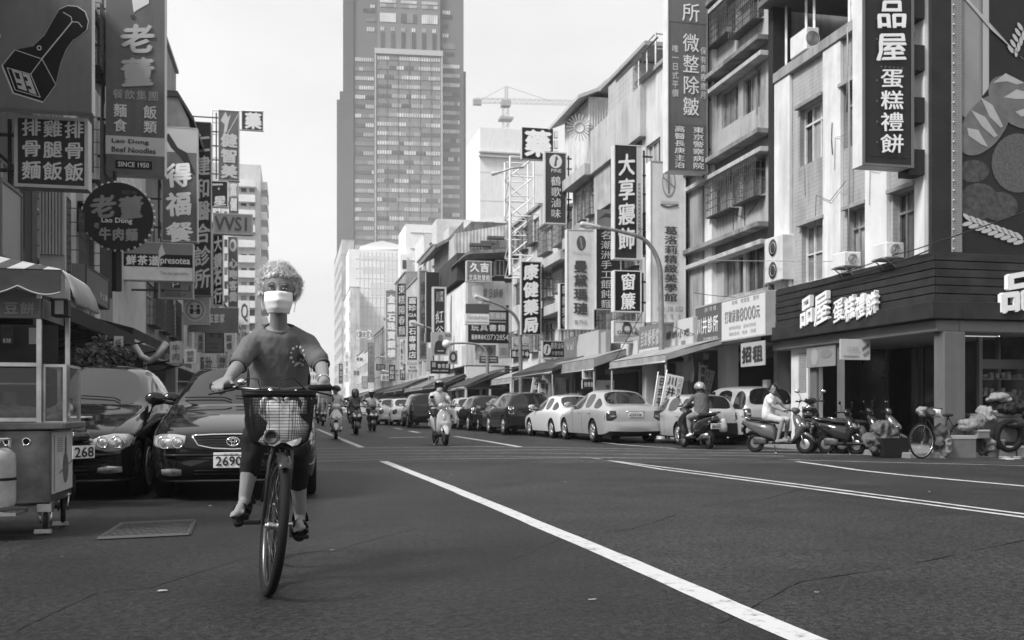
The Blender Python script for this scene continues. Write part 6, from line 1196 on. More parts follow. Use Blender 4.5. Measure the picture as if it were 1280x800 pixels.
# ================================================================ PEOPLE
SKIN = mat('skin', .19, .55, nz=.06, ns=12); SKIN_D = mat('skin_shaded', .22, .55, nz=.06, ns=12)
def V3(*a): return Vector(a)
def ringpath(g, cs, ax, bx, R, Fd, n=16):
    """loft of ellipses: centres cs, half widths ax along R and bx along Fd"""
    rings = []
    for c, a, b in zip(cs, ax, bx): rings.append([c+R*a*cos(2*pi*k/n)+Fd*b*sin(2*pi*k/n) for k in range(n)])
    g.loft(rings)
def hand(g, wr, d, pn, th, s=1.0, curl=.3, spread=.12):
    """palm + five fingers; wr wrist, d pointing direction, pn palm normal (fingers curl towards it), th direction of the thumb side"""
    d = d.normalized(); th = (th-d*th.dot(d)).normalized(); pn = (pn-d*pn.dot(d)-th*pn.dot(th)).normalized()
    for k in range(4): off = th*(.028-.019*k)*s; g.cap(wr+off*.55, wr+d*.085*s+off, .017*s, .013*s, 8)
    for k, L_ in enumerate((.068, .076, .070, .055)):
        b = wr+d*.086*s+th*(.028-.019*k)*s; dd = (d+th*spread*(1.2-.8*k)).normalized(); p = b; a = curl*.55; r = (.0088, .0090, .0086, .0078)[k]*s
        for j, f in enumerate((.45, .32, .23)):
            di = (dd*cos(a)+pn*sin(a)).normalized(); q = p+di*L_*f*s; g.cap(p, q, r*(1-.08*j), r*(.94-.08*j), 8); p = q; a += curl
    b = wr+d*.025*s+th*.026*s; q = b+(d*.55+th*.7+pn*.35).normalized()*.040*s; g.cap(b, q, .0125*s, .0105*s, 8); g.cap(q, q+(d*.9+th*.25+pn*.3*max(.3, curl)).normalized()*.030*s, .0105*s, .008*s, 8)
def head_skin(g, c, fd, up, s=1.0):
    R = fd.cross(up).normalized()
    def at(f, u, r): return c+fd*f*s+up*u*s+R*r*s
    B = Matrix((( R.x, -fd.x*-1, up.x, 0), (R.y, fd.y, up.y, 0), (R.z, fd.z, up.z, 0), (0, 0, 0, 1)))
    def eb(p, r): g.ball((0, 0, 0), tuple(x*s for x in r), 16, 12, M=Matrix.Translation(p) @ B)
    eb(at(-.01, .025, 0), (.073, .092, .092)); eb(at(.022, -.035, 0), (.056, .062, .072)); eb(at(.045, -.085, 0), (.028, .026, .020))
    for r in (-1, 1): eb(at(-.008, -.012, r*.074), (.011, .018, .030)); eb(at(.050, -.030, r*.034), (.024, .020, .020)); eb(at(.072, .022, r*.028), (.024, .010, .008))
    g.cap(at(.078, .008, 0), at(.098, -.028, 0), .0085*s, .0125*s, 8); 
    for r in (-1, 1): eb(at(.090, -.031, r*.011), (.009, .010, .007))
    eb(at(.078, -.058, 0), (.024, .010, .0055)); eb(at(.075, -.068, 0), (.020, .010, .006))
def eyes(t, par, c, fd, up, s=1.0, closed=.5):
    R = fd.cross(up).normalized()
    for r in (-1, 1):
        p = c+fd*.076*s+up*.004*s+R*r*.029*s; p = p+fd*.0045*s; g = MB(); g.ball(p, (.0125*s, .006*s, .0048*s), 14, 8); o = g.build('eye', par, mat('eye_white', .34, .25))
        g = MB(); g.ball(p+fd*.0030*s+up*.0006*s, (.0052*s, .0040*s, .0046*s), 10, 8); g.build('iris', o, M_['black']); g = MB(); g.tube([p+R*r*-.013*s-up*.001*s+fd*.001*s, p+R*r*-.004*s+up*.0052*s+fd*.003*s, p+R*r*.006*s+up*.0052*s+fd*.002*s, p+R*r*.014*s-up*.001*s-fd*.002*s], [.0016*s, .0026*s, .0026*s, .0014*s], 6); g.build('eyelid', par, mat('lash_line', .05, .7))
        g = MB(); g.tube([p+R*r*-.014*s+up*.022*s+fd*.006*s, p+up*.027*s+fd*.010*s, p+R*r*.017*s+up*.019*s+fd*.002*s], [.002*s, .0035*s, .0015*s], 6); g.build('eyebrow', par, mat('eyebrow_hair', .09, .8))
def mask(par, c, fd, up, s=1.0, m=None):
    R = fd.cross(up).normalized(); vs = []; nu, nv = 18, 15
    for i in range(nu+1):
        a = (i/nu-.5)*2.25
        for j in range(nv+1):
            v = j/nv; z = -.014-.100*v; bul = .016*sin(pi*v)*cos(a*.9)+.003*(1 if (j % 5) in (1, 2) else 0)*(cos(a)) ; nose = .016*max(0, 1-abs(a)*2.2)*(1-v)*1.0
            rr = .083-.012*abs(v-.4); vs.append(c+fd*(cos(a)*rr*1.12+bul+nose+.006)*s+R*sin(a)*(rr*.90)*(1-.22*v*v)*s+up*(z+.006*cos(a))*s)
    fs = [(i*(nv+1)+j, (i+1)*(nv+1)+j, (i+1)*(nv+1)+j+1, i*(nv+1)+j+1) for i in range(nu) for j in range(nv)]
    g = MB(); g.add(vs, fs, True); o = g.build('face_mask', par, m or mat('mask_cloth', .66, .85, bump=.15, bs=200))
    sd = o.modifiers.new('s', 'SOLIDIFY'); sd.thickness = .002; 
    for r in (-1, 1):
        g = MB()
        for z in (-.022, -.10): e = c+R*r*.070*s+fd*.045*s+up*z*s; g.tube([e, c+R*r*.080*s+fd*.0*s+up*(z*.5+.01)*s, c+R*r*.079*s-fd*.018*s+up*(.004)*s], .0016*s, 5)
        g.build('ear_loop', o, M_['white'])
    return o
def folds(o, amp, J):
    from mathutils import noise as NZ
    ns = [v.normal.copy() for v in o.data.vertices]
    for v, nn in zip(o.data.vertices, ns):
        p = v.co.copy(); q = Vector((p.x*10+p.z*5, p.y*7, p.z*4-p.x*6)); n = NZ.noise(q); r = (1-abs(n)*2.6); q2 = Vector((p.x*28-p.z*9, p.y*20, p.z*11+p.x*13)); r2 = 1-abs(NZ.noise(q2))*2.6
        v.co = p+nn*amp*(.75*max(-.6, r)+.35*max(-.6, r2)-.5)
def figure(t, J, top, bot, vox=.012, skin=None, sleeve=.62, trou=1.0, shoe='shoe', hand_d=None, curl=1.0, fd=V3(0, -1, 0), up=V3(0, 0, 1), w_=1.0, shoe_m=None, mask_=False, head=1.0, loose=1.0, face=True, hs=1.0):
    """one body skin with clothes over it; sleeve / trou = how far down the limb the cloth goes (1 = elbow or knee, 2 = wrist or ankle)"""
    sk = skin or SKIN; R = (J['shr']-J['shl']).normalized(); sp = (J['che']-J['pel']).normalized(); Fd = R.cross(sp).normalized()
    if Fd.dot(fd) < 0 and Fd.y*fd.y < 0: Fd = -Fd
    g = MB(); head_skin(g, J['head'], fd, up, head)
    g.cap(J['che']+sp*.0, J['head']-up*.05*head-fd*.012, .052, .047, 12)
    P_, C_ = J['pel'], J['che']; mid = P_.lerp(C_, .5)
    ringpath(g, [P_-sp*.08, P_, mid, P_.lerp(C_, .8), C_, C_+sp*.03], [.10, .13*w_, .11*w_, .13*w_, .10*w_, .05], [.06, .09, .08, .08, .06, .04], R, Fd)
    for a, b, c in (('shl', 'ell', 'wrl'), ('shr', 'elr', 'wrr')):
        g.cap(C_-sp*.035, J[a]-sp*.01, .038, .042, 10); g.cap(J[a], J[b], .043*w_, .038*w_, 12); m2 = J[b].lerp(J[c], .35); g.cap(J[b], m2, .038*w_, .038*w_, 12); g.cap(m2, J[c], .038*w_, .026, 12)
    for i, (wr, s) in enumerate((('wrl', -1), ('wrr', 1))):
        hd = hand_d[i] if hand_d else ((J[wr]-J['ell' if i == 0 else 'elr']).normalized(), V3(0, 0, -1), R*(-s))
        hand(g, J[wr], hd[0], hd[1], hd[2], hs, hd[3] if len(hd) > 3 else curl)
    for h, k, a, to in (('hil', 'knl', 'anl', 'tol'), ('hir', 'knr', 'anr', 'tor')):
        g.cap(J[h], J[k], .080*w_, .054*w_, 12); m2 = J[k].lerp(J[a], .32); g.cap(J[k], m2, .052*w_, .053*w_, 12); g.cap(m2, J[a], .053*w_, .034, 12)
        hl = J[a]+(J[a]-J[to]).normalized()*.03-V3(0, 0, .03); g.cap(J[a], hl, .034, .030, 10); g.cap(J[a]-V3(0, 0, .012), J[to], .030, .024, 10)
        if shoe == 'sandal':
            fdn = (J[to]-J[a]).normalized(); rr = fdn.cross(V3(0, 0, 1)).normalized()
            for q in range(5): b = J[to]+rr*(.028-.014*q)+fdn*(.0-.004*q); g.cap(b, b+fdn*(.034-.004*q), .0095, .0085, 8)
    body = remesh(g, 'body', vox, t, sk, 2)
    if face: eyes(t, body, J['head'], fd, up, head)
    # shirt
    g = MB(); L = loose
    ringpath(g, [P_-sp*.05, P_+sp*.03, mid, P_.lerp(C_, .82), C_-sp*.01, C_+sp*.025], [.155*w_*L, .165*w_*L, .155*w_*L, .175*w_, .155*w_, .098], [.125*L, .13*L, .125*L, .128, .105, .074], R, Fd, 20)
    for a, b, c in (('shl', 'ell', 'wrl'), ('shr', 'elr', 'wrr')):
        g.cap(C_-sp*.028, J[a]-sp*.008, .064, .060, 12); g.cap(C_+sp*.030, J[a].lerp(C_, .25), .050, .050, 12)
        e = J[a].lerp(J[b], min(1, sleeve)) if sleeve <= 1 else J[b]; g.cap(J[a]-sp*.01, e, .060*w_, .060*w_*(.8+.2*L), 14)
        if sleeve > 1: g.cap(J[b], J[b].lerp(J[c], sleeve-1), .054*w_, .040*w_, 12)
    shirt = remesh(g, 'shirt', max(vox*1.1, .0075), t, top, 2, disp=.007, dscale=.16); folds(shirt, .0055 if vox < .009 else .006, J)
    g = MB(); g.cap(J['hil'], J['hir'], .115*w_, .115*w_, 14)
    for h, k, a in (('hil', 'knl', 'anl'), ('hir', 'knr', 'anr')):
        e = J[h].lerp(J[k], min(1, trou)); g.cap(J[h], e, .096*w_, .072*w_ if trou > .9 else .085*w_, 14)
        if trou > 1: g.cap(J[k], J[k].lerp(J[a], trou-1), .070*w_, .056*w_ if trou < 1.8 else .050*w_, 12)
    remesh(g, 'trousers' if trou > 1 else 'shorts', max(vox*1.1, .009), t, bot, 2, disp=.008, dscale=.08)
    for a, to, nm in (('anl', 'tol', 1), ('anr', 'tor', 2)):
        fdn = (J[to]-J[a]).normalized(); dn = V3(0, 0, -1); dn = (dn-fdn*dn.dot(fdn)).normalized(); rr = fdn.cross(dn).normalized(); hl = J[a]-fdn*.055+dn*.055; tp = J[to]+fdn*.045+dn*.028
        if shoe == 'sandal':
            g = MB(); vs = []; n = 18
            for lv, dz in ((0, 0), (1, .022)):
                for q in range(n): an = 2*pi*q/n; x = cos(an); y = sin(an); wdt = .040+.008*(x > .2); vs.append(hl.lerp(tp, .5)+fdn*(x*((tp-hl).length/2))+rr*y*wdt+dn*dz)
            g.add(vs, [tuple(range(n)), tuple(range(n, 2*n))[::-1]]+[(q, (q+1) % n, n+(q+1) % n, n+q) for q in range(n)]); o = g.build('sandal_sole', t, shoe_m or M_['rubber'])
            for f, rad, hh in ((.78, .043, .034), (.55, .042, .052), (.16, .040, .085)):
                c = hl.lerp(tp, f); g = MB(); g.tube([c+rr*rad*cos(pi*q/10)-dn*hh*sin(pi*q/10) for q in range(11)], .009 if f < .7 else .012, 6); g.build('sandal_strap', o, shoe_m or M_['rubber'])
        else:
            g = MB(); g.cap(J[a]+dn*.035-fdn*.02, J[a]+dn*.035, .040, .040, 10); g.cap(J[a]+dn*.035, J[to]+dn*.005+fdn*.03, .042, .036, 10); g.cap(J[a]-dn*.005, J[a]+dn*.02+fdn*.03, .038, .036, 10)
            g.box((-.038, -.135, -.012), (.038, .135, .008), M=Matrix.Translation(hl.lerp(tp, .5)+dn*.0) @ Matrix(((rr.x, fdn.x, -dn.x, 0), (rr.y, fdn.y, -dn.y, 0), (rr.z, fdn.z, -dn.z, 0), (0, 0, 0, 1)))); remesh(g, 'shoe', .01, t, shoe_m or M_['white'], 2)
    if mask_: mask(body, J['head'], fd, up, head)
    return body, shirt
def hair_cap(par, c, fd, up, m, style='short', s=1.0, vox=.008, disp=.012):
    R = fd.cross(up).normalized(); g = MB(); rr = random.Random(3)
    n = 620 if style == 'curly' else 70
    for i in range(n):
        a = rr.uniform(0, 2*pi); z = rr.uniform(-.55 if style != 'bob' else -.8, 1); q = sqrt(1-z*z); d = R*cos(a)*q+fd*sin(a)*q+up*z
        if sin(a)*q > (.16 if style == 'curly' else .28) and z < (.40 if style == 'curly' else .5): continue
        if z < -.15 and sin(a) > -.1 and style == 'short': continue
        k = (rr.uniform(.084, .104) if style == 'curly' else .090)*s; p = c+up*.022*s-fd*.004*s+R*d.dot(R)*k*.92+fd*d.dot(fd)*k*1.02+up*d.dot(up)*k*1.03
        if style == 'bob' and z < -.2: p = p-up*.03*s
        g.ball(p+(d*rr.uniform(-.012, .012) if style == 'curly' else d*0), (.0125 if style == 'curly' else .022)*s*rr.uniform(.7, 1.3), 8, 6)
    g.ball(c+up*.03*s-fd*.012*s, (.083*s, .088*s, .085*s), 14, 10)
    return remesh(g, 'hair', vox, par, m, 1, disp=disp, dscale=.012 if style == 'curly' else .02)
def helmet(t, c, fd, up, m, s=1.0, full=False, visor=True, lab='helmet'):
    R = fd.cross(up).normalized(); n = 20; rings = []
    zs = (-.30 if not full else -.85, -.12 if not full else -.45, .05, .22, .4, .58, .74, .87, .96, 1.0)
    for z in zs:
        q = sqrt(max(0, 1-z*z)) if z < 1 else .03; q = max(q, .93) if z < 0 else q; ring = []
        for k in range(n):
            a = 2*pi*k/n; low = .085*max(0, sin(a))**1.5*max(0, (.45-z)/.75) if not full else 0; ring.append(c+up*(.022+.122*z+low)*s+R*cos(a)*.116*q*s+fd*(sin(a)*.132*q-.010)*s)
        rings.append(ring)
    g = MB(); g.loft(rings); o = g.build('helmet', t, m)
    if visor:
        vs = []; 
        for j in range(5):
            for i in range(11): a = (i/10-.5)*2.2; z = .105-.022*j if not full else .05-.045*j; vs.append(c+up*z*s+R*sin(a)*.124*s+fd*(cos(a)*.142-.004+(.02*(4-j)/4 if not full else .004))*s)
        g = MB(); g.add(vs, [(j*11+i, j*11+i+1, (j+1)*11+i+1, (j+1)*11+i) for j in range(4) for i in range(10)], True); v = g.build('visor', o, mat('visor_smoke', .015, .08, spec=1)); v.modifiers.new('s', 'SOLIDIFY').thickness = .003
    return o
# ---------------------------------------------------------------- the cyclist
WC = PG(333, 745); YW = WC.y
def cj(px, py, dy): return PY(px, py, YW+dy)
J = dict(head=cj(348.5, 363.5, .72), che=cj(348, 413, .80), pel=cj(349, 527, 1.00), shl=cj(314.5, 428, .78), shr=cj(384, 428, .78), ell=cj(297.5, 458, .64), elr=cj(402, 458, .64),
         wrl=cj(285, 474, .33), wrr=cj(405, 477, .33), hil=cj(333, 530, .98), hir=cj(366, 530, .98), knl=cj(318, 549, .50), knr=cj(371, 562, .60), anl=cj(306, 622, .48), anr=cj(375, 644, .76), tol=cj(297, 641, .37), tor=cj(374, 660, .64))
cy = thing('person', 'cyclist with curly white hair and a pale face mask wearing a grey flower-print tee', 'person', (WC.x, YW+.8, 0)); cy.location = (0, 0, 0)
TEE = mat('grey_tee', .115, .9, nz=.06, ns=6, bump=.2, bs=120)
fdh = V3(-.02, -1, -.04).normalized(); uph = V3(0, -.04, 1).normalized(); 
hd = ((V3(-.45, -.80, -.30), V3(0, -.1, -1), V3(.9, -.5, .0), 1.05), (V3(.04, -.42, -.95), V3(0, .9, -.35), V3(-1, -.2, -.1), .16))
body, shirt = figure(cy, J, TEE, mat('black_trousers', .011, .85, bump=.2, bs=90), vox=.0062, sleeve=.74, trou=1.50, shoe='sandal', hand_d=hd, fd=fdh, up=uph, w_=1.02, mask_=True, head=1.24, shoe_m=mat('sandal_black', .01, .6), loose=1.06, hs=1.02)
HW = mat('white_hair', .60, .8, nz=.25, ns=60, bump=.8, bs=200)
hq = hair_cap(cy, J['head']+V3(0, .012, .0), fdh, uph, HW, 'curly', 1.15, .0055, .008)
g = MB(); q_ = random.Random(5); hvs = [(v.co.copy(), v.normal.copy()) for v in hq.data.vertices]; hc0 = J['head']+V3(0, .012, .02)
for i in range(4300):
    p, n = q_.choice(hvs); n = (p-hc0).normalized()
    if n.dot(fdh) > .30 and n.z < .58: continue
    sw = Vector((q_.gauss(0, 1), q_.gauss(0, 1), q_.gauss(0, 1))).cross(n).normalized(); L_ = q_.uniform(.012, .034); cu = q_.uniform(.4, 1.1); p = p-n*.004
    g.tube([p, p+n*L_*.45+sw*L_*.35, p+n*L_*.75*cu+sw*L_*.95, p+n*L_*.55*cu+sw*L_*1.45-V3(0, 0, L_*.3)], [.0011, .0010, .0008, .0003], 3, cap=False)
o = g.build('hair_strand', hq, HW); o['kind'] = 'stuff'
# black layer set behind the tee, wider than it at both sides, flower print, collar band, bracelet
g = MB(); R = (J['shr']-J['shl']).normalized(); sp = (J['che']-J['pel']).normalized(); Fd = V3(0, -1, 0)
back = V3(0, .035, 0); P_, C_ = J['pel']+back, J['che']+back
ringpath(g, [P_-sp*.06, P_+sp*.05, P_.lerp(C_, .45), P_.lerp(C_, .66), P_.lerp(C_, .74)], [.200, .198, .190, .178, .12], [.115, .115, .11, .10, .08], R, Fd, 20); remesh(g, 'back_layer', .012, cy, mat('back_layer_black', .008, .9), 2, disp=.012, dscale=.1)
tr = BVHTree.FromObject(shirt, bpy.context.evaluated_depsgraph_get()) if False else BVHTree.FromPolygons([v.co.copy() for v in shirt.data.vertices], [tuple(p.vertices) for p in shirt.data.polygons])
def onshirt(px, py, off=.004):
    d = ray(px, py).normalized(); h = tr.ray_cast(O0, d); return (h[0]-d*off, h[1]) if h[0] else (None, None)
PR = mat('flower_print', .6, .8)
for i, (px, py, r) in enumerate([(372+8.5*cos(a), 444+11*sin(a), 2.0 if k % 2 else 1.5) for k, a in enumerate([2*pi*q/11 for q in range(11)])]+[(376, 449, 1.8), (373, 454, 2.2), (378, 456, 2), (369, 457, 1.3)]):
    p, n = onshirt(px, py)
    if p is None: continue
    g = MB(); rr = r*5.5/F; u = n.cross(V3(0, 0, 1)).normalized(); v = n.cross(u); 
    for k in range(5): a = 2*pi*k/5+i; c = p+(u*cos(a)+v*sin(a))*rr*.6; g.poly([c+(u*cos(b)+v*sin(b))*rr*.5+n*.0006*k for b in [2*pi*q/7 for q in range(7)]])
    g.build('flower_print', shirt, PR)
nb = J['che']+V3(0, -.012, .014); nx = V3(0, -.42, .91).normalized(); bm = bmesh.new(); bm.from_mesh(shirt.data)
bmesh.ops.delete(bm, geom=[v for v in bm.verts if (v.co-nb).dot(nx) > -.006 and ((v.co-nb)-nx*(v.co-nb).dot(nx)).length < .086], context='VERTS'); bm.to_mesh(shirt.data); bm.free()
RB = mat('tee_rib', .075, .9); g = MB(); g.torus(nb-nx*.004, nx, .082, .007, 40, 8, ry=.010); g.build('collar', shirt, RB)
for a, b in (('shl', 'ell'), ('shr', 'elr')):
    e = J[a].lerp(J[b], .74)+(J[b]-J[a]).normalized()*.050; g = MB(); g.torus(e, J[b]-J[a], .049, .005, 30, 6, ry=.010); g.build('sleeve_hem', shirt, RB)
g = MB(); w = J['wrr'].lerp(J['elr'], .10); g.torus(w, (J['wrr']-J['elr']), .031, .004, 20, 6); g.build('bracelet', cy, M_['chrome'])
# ---------------------------------------------------------------- the bicycle
bk = thing('bicycle', 'dark step-through city bicycle ridden towards the camera, wire basket in front', 'bicycle', (0, 0, 0))
BKM = mat('bicycle_enamel', .02, .3, coat=.5, nz=.2, ns=10); top = PG(333, 745)
lean = V3(PY(343, 650, YW).x-WC.x, 0, PY(343, 650, YW).z).normalized()       # the machine leans a little
R_ = .355; axle = V3(WC.x, YW, 0)+lean*R_; st_ = radians(8); fwd = V3(sin(st_), -cos(st_), 0); side = lean.cross(fwd).normalized()
def bwheel(c, axis, nm):
    g = MB(); g.torus(c, axis, R_-.024, .024, 56, 10); o = g.build(nm, bk, TYRE); g = MB(); g.torus(c, axis, R_-.052, .010, 56, 6, ry=.014); g.build('rim', o, mat('rim_alloy', .14, .3, .9))
    t_ = Vector(axis).normalized(); u = t_.cross(V3(0, 0, 1)).normalized(); v = t_.cross(u); g = MB()
    for k in range(32):
        a = 2*pi*k/32; s = 1 if k % 2 else -1; g.tube([c+t_*.028*s+(u*cos(a+.5*s)+v*sin(a+.5*s))*.02, c+(u*cos(a)+v*sin(a))*(R_-.055)], .0011, 4)
    q = g.build('spokes', o, mat('rim_alloy', .3)); q['kind'] = 'stuff'
    g = MB(); g.lathe(c-t_*.045, t_, [(0, .012), (.012, .012), (.014, .026), (.02, .018), (.07, .018), (.076, .026), (.078, .012), (.09, .012)], 14); g.build('hub', o, M_['steel'])
bwheel(axle, side, 'wheel'); rear_c = V3(PG(352, 700).x*0+WC.x+.02, YW+1.08, 0)+lean*R_; bwheel(rear_c, lean.cross(V3(0, -1, 0)), 'wheel')
up_ = (lean*.95+V3(0, .30, 0)).normalized(); crown = axle+lean*(R_+.035)+V3(0, .045, 0)
for s in (-1, 1): g = MB(); g.tube([axle+side*.052*s, axle+side*.054*s+lean*.30+V3(0, .03, 0), crown+side*.045*s, crown+V3(0, .0, .02)], [.009, .012, .014, .016], 8); g.build('fork', bk, BKM)
hb = crown+lean*.17+V3(0, .06, 0); g = MB(); g.tube([crown, hb], .019, 10); g.build('head_tube', bk, BKM)
g = MB()      # front mudguard
vs = []; 
for i in range(15):
    a = radians(15+110*i/14); c = axle+V3(0, 0, 0)+(-fwd)*cos(a)*0+lean*sin(a)*(R_+.022)+fwd*(-cos(a))*-(R_+.022)*-1
    for j in range(5): q = (j-2)/2; vs.append(c+side*q*.032-lean*abs(q)*.012)
g.add(vs, [(i*5+j, i*5+j+1, (i+1)*5+j+1, (i+1)*5+j) for i in range(14) for j in range(4)], True); o = g.build('mudguard', bk, BKM); o.modifiers.new('s', 'SOLIDIFY').thickness = .002
bb = axle+V3(.01, .60, -.06); seatT = bb+V3(.0, .20, .52)
for nm, a, b, r in (('down_tube', crown+lean*.06+V3(0, .02, 0), bb, .017), ('top_tube', crown+lean*.18+V3(0, .05, 0), bb+V3(0, .06, .16), .015), ('seat_tube', bb, seatT, .016)): g = MB(); g.tube([a, a.lerp(b, .5)-V3(0, 0, .05 if nm != 'seat_tube' else 0), b], r, 10); g.build(nm, bk, BKM)
for s in (-1, 1): g = MB(); g.tube([bb+V3(.04*s, 0, 0), rear_c+V3(.06*s, 0, 0), bb+V3(.02*s, .16, .42)], .009, 8); g.build('chain_stay', bk, BKM)
g = MB(); g.ball(seatT+V3(0, .02, .06), (.09, .13, .045), 16, 10); g.build('saddle', bk, M_['black'])
pl, pr_ = J['tol']+V3(.01, .03, -.052), J['tor']+V3(.0, .04, -.052)
for s, p in ((-1, pl), (1, pr_)):
    a = bb+V3(.075*s, 0, 0); e = V3(a.x, p.y+.0, p.z); g = MB(); g.tube([bb, a, e], [.012, .012, .010], 8); o = g.build('crank', bk, M_['steel']); g = MB(); g.box(V3(e.x+(.01 if s > 0 else -.10), p.y-.045, p.z-.012), V3(e.x+(.10 if s > 0 else -.01), p.y+.045, p.z+.012), bev=.005); g.build('pedal', o, TRIM)
    
g = MB(); g.lathe(bb+V3(.05, 0, 0), (1, 0, 0), [(0, .085), (.004, .085)], 28); g.build('chainring', bk, M_['steel'])
# handlebar with grips, levers, bell, cables
gl = J['wrl']+V3(-.035, -.055, -.045); gr_ = J['wrr']+V3(-.03, -.06, -.035); hc = V3((gl.x+gr_.x)/2, hb.y+.01, hb.z+.02)
gl2 = V3(hc.x-.31, gl.y, hc.z+.012); gr2 = V3(hc.x+.30, gr_.y, hc.z+.012)
gl2.z = J['wrl'].z-.040; gr2.z = J['wrr'].z-.035; hc.z = (gl2.z+gr2.z)/2-.01; gl2.x = J['wrl'].x-.065
g = MB(); g.tube([gl2, gl2.lerp(hc, .3)+V3(0, .0, 0), gl2.lerp(hc, .75)+V3(0, -.02, -.01), hc, gr2.lerp(hc, .75)+V3(0, -.02, -.01), gr2.lerp(hc, .3), gr2], .0110, 10); g.build('handlebar', bk, mat('bar_dark', .08, .3, .7))
g = MB(); g.tube([hb, hc], .014, 8); g.build('stem', bk, M_['steel'])
for a, b in ((gl2, hc), (gr2, hc)):
    d = (b-a).normalized(); g = MB(); g.tube([a-d*.02, a+d*.115], .0185, 12); g.build('grip', bk, M_['rubber'])
    g = MB(); g.tube([a+d*.14+V3(0, -.02, 0), a+d*.11+V3(0, -.055, -.015), a+d*.01+V3(0, -.065, -.035), a-d*.03+V3(0, -.06, -.045)], [.008, .006, .005, .004], 6); g.build('brake_lever', bk, TRIM)
    g = MB(); g.tube([a+d*.14+V3(0, -.02, 0), a+d*.2+V3(0, -.06, .05), hc+V3((a.x-hc.x)*.2, -.02, .045), hc+V3((a.x-hc.x)*.08, .02, -.10), crown+V3(0, .03, .02)], .0028, 5); g.build('brake_cable', bk, TRIM)
g = MB(); c = gl2.lerp(hc, .5)+V3(0, -.01, .028); g.ball(c, (.026, .026, .018), 12, 8); g.build('bell', bk, M_['chrome'])
# wire basket: rounded tapering basket of fine mesh
BK = mat('basket_wire', .012, .6); y0, y1 = YW-.06, YW+.20
LV = []
for pxa, pxb, py, ya, yb in ((302, 396, 489, 0, 0), (305, 393, 512, .01, .01), (308, 390, 538, .025, .015), (313, 386, 552, .04, .03), (324, 375, 559, .07, .06)):
    q = [PY(pxa, py, y0+ya), PY(pxb, py, y0+ya), PY(pxb-2, py, y1-yb), PY(pxa+2, py, y1-yb)]; ring = []; z = q[0].z
    c = sum(q, V3(0, 0, 0))/4; a = (q[1]-q[0]).length/2; b = (y1-yb-y0-ya)/2
    for k in range(96): t_ = 2*pi*k/96-pi*.75; x = cos(t_); y = sin(t_); p = .45; ring.append(V3(c.x+a*(abs(x)**p)*(1 if x > 0 else -1), c.y+b*(abs(y)**p)*(1 if y > 0 else -1), z))
    LV.append(ring)
def bk_at(k, v): f = v*(len(LV)-1); i = min(int(f), len(LV)-2); return LV[i][k % 96].lerp(LV[i+1][k % 96], f-i)
g = MB(); g.tube(LV[0]+[LV[0][0]], .0055, 6); g.tube(LV[-1]+[LV[-1][0]], .004, 6); bs = g.build('basket', bk, BK); g = MB()
for k in range(96): g.tube([r[k] for r in LV], .0014, 4, cap=False)
for j in range(1, 26): g.tube([bk_at(k, j/26) for k in range(97)], .0014, 4, cap=False)
for k in range(0, 48, 2): g.tube([LV[-1][k], LV[-1][(95-k) % 96]], .0013, 4)
o = g.build('wire_mesh', bs, BK); o['kind'] = 'stuff'
vs = [p+V3(0, 0, 0) for p in LV[0]]+[bk_at(k, .075) for k in range(96)]; g = MB(); g.add(vs, [(k, (k+1) % 96, 96+(k+1) % 96, 96+k) for k in range(96)], True); o = g.build('rim_band', bs, BK); o.modifiers.new('s', 'SOLIDIFY').thickness = .003
T4 = [LV[0][0], LV[0][24], LV[0][48], LV[0][72]]; Bt = [LV[-1][0], LV[-1][24], LV[-1][48], LV[-1][72]]
bh = mat('basket_holder', .3, .3, .8); g = MB(); 
for s in (-.04, .04): g.tube([hc+V3(s, -.01, -.02), V3(hc.x+s, y1, T4[0].z-.04)], .005, 6)
g.build('basket_bracket', bk, M_['steel'])
# translucent bag with wrapped goods inside the basket
bgm = bpy.data.materials.new('thin_plastic'); bgm.use_nodes = True; nb_ = bgm.node_tree; pb = nb_.nodes['Principled BSDF']; pb.inputs['Base Color'].default_value = (.85, .85, .85, 1); pb.inputs['Roughness'].default_value = .22; pb.inputs['Alpha'].default_value = .72; pb.inputs['Specular IOR Level'].default_value = 1
cb = T4[0].lerp(T4[2], .5); tb_ = thing('plastic_bag', 'crumpled translucent plastic bag with knotted handles lying in the bicycle basket', 'bag', (0, 0, 0)); g = MB()
rings = []; 
for j in range(13):
    v = j/12; z = Bt[0].z+.015+.215*v; wv = .112*(1-.30*v)*(1+.14*sin(v*9)); dv = .075*(1-.2*v); ring = []
    for k in range(26): a = 2*pi*k/26; cr = 1+.12*sin(5*a+v*6)+.10*sin(9*a-v*11)+.05*rnd.uniform(-1, 1); ring.append(V3(cb.x+.02+cos(a)*wv*cr+.02*sin(v*5), cb.y-.02+sin(a)*dv*cr, z+.012*sin(7*a+v*3)))
    rings.append(ring)
g.loft(rings, cap=False); g.build('bag_body', tb_, bgm)
for s in (-1, 1):
    g = MB(); b = V3(cb.x+.02+.05*s, cb.y-.05, Bt[0].z+.20); pts = [b+V3(0, 0, -.02), b+V3(-.035*s, -.01, .045), b+V3(.01*s, -.02, .085), b+V3(.055*s, -.005, .03), b+V3(.05*s, 0, -.03)]; g.tube(pts, [.016, .012, .010, .012, .016], 8); g.build('bag_handle', tb_, mat('bag_handle', .5, .4))
g = MB(); g.lathe(V3(cb.x-.04, cb.y-.075, Bt[0].z+.05), (0, -1, .1), [(0, .035), (.03, .036), (.034, .028), (.02, .027)], 24); o = g.build('paper_roll', None, G(.08)); tag(o, 'small dark grey paper roll at the bottom of the bicycle basket', 'roll')
g = MB(); g.ball((cb.x+.03, cb.y, Bt[0].z+.065), (.09, .06, .055), 16, 10); o = g.build('parcel', None, G(.5)); tag(o, 'pale wrapped parcel under the plastic bag in the basket', 'parcel')
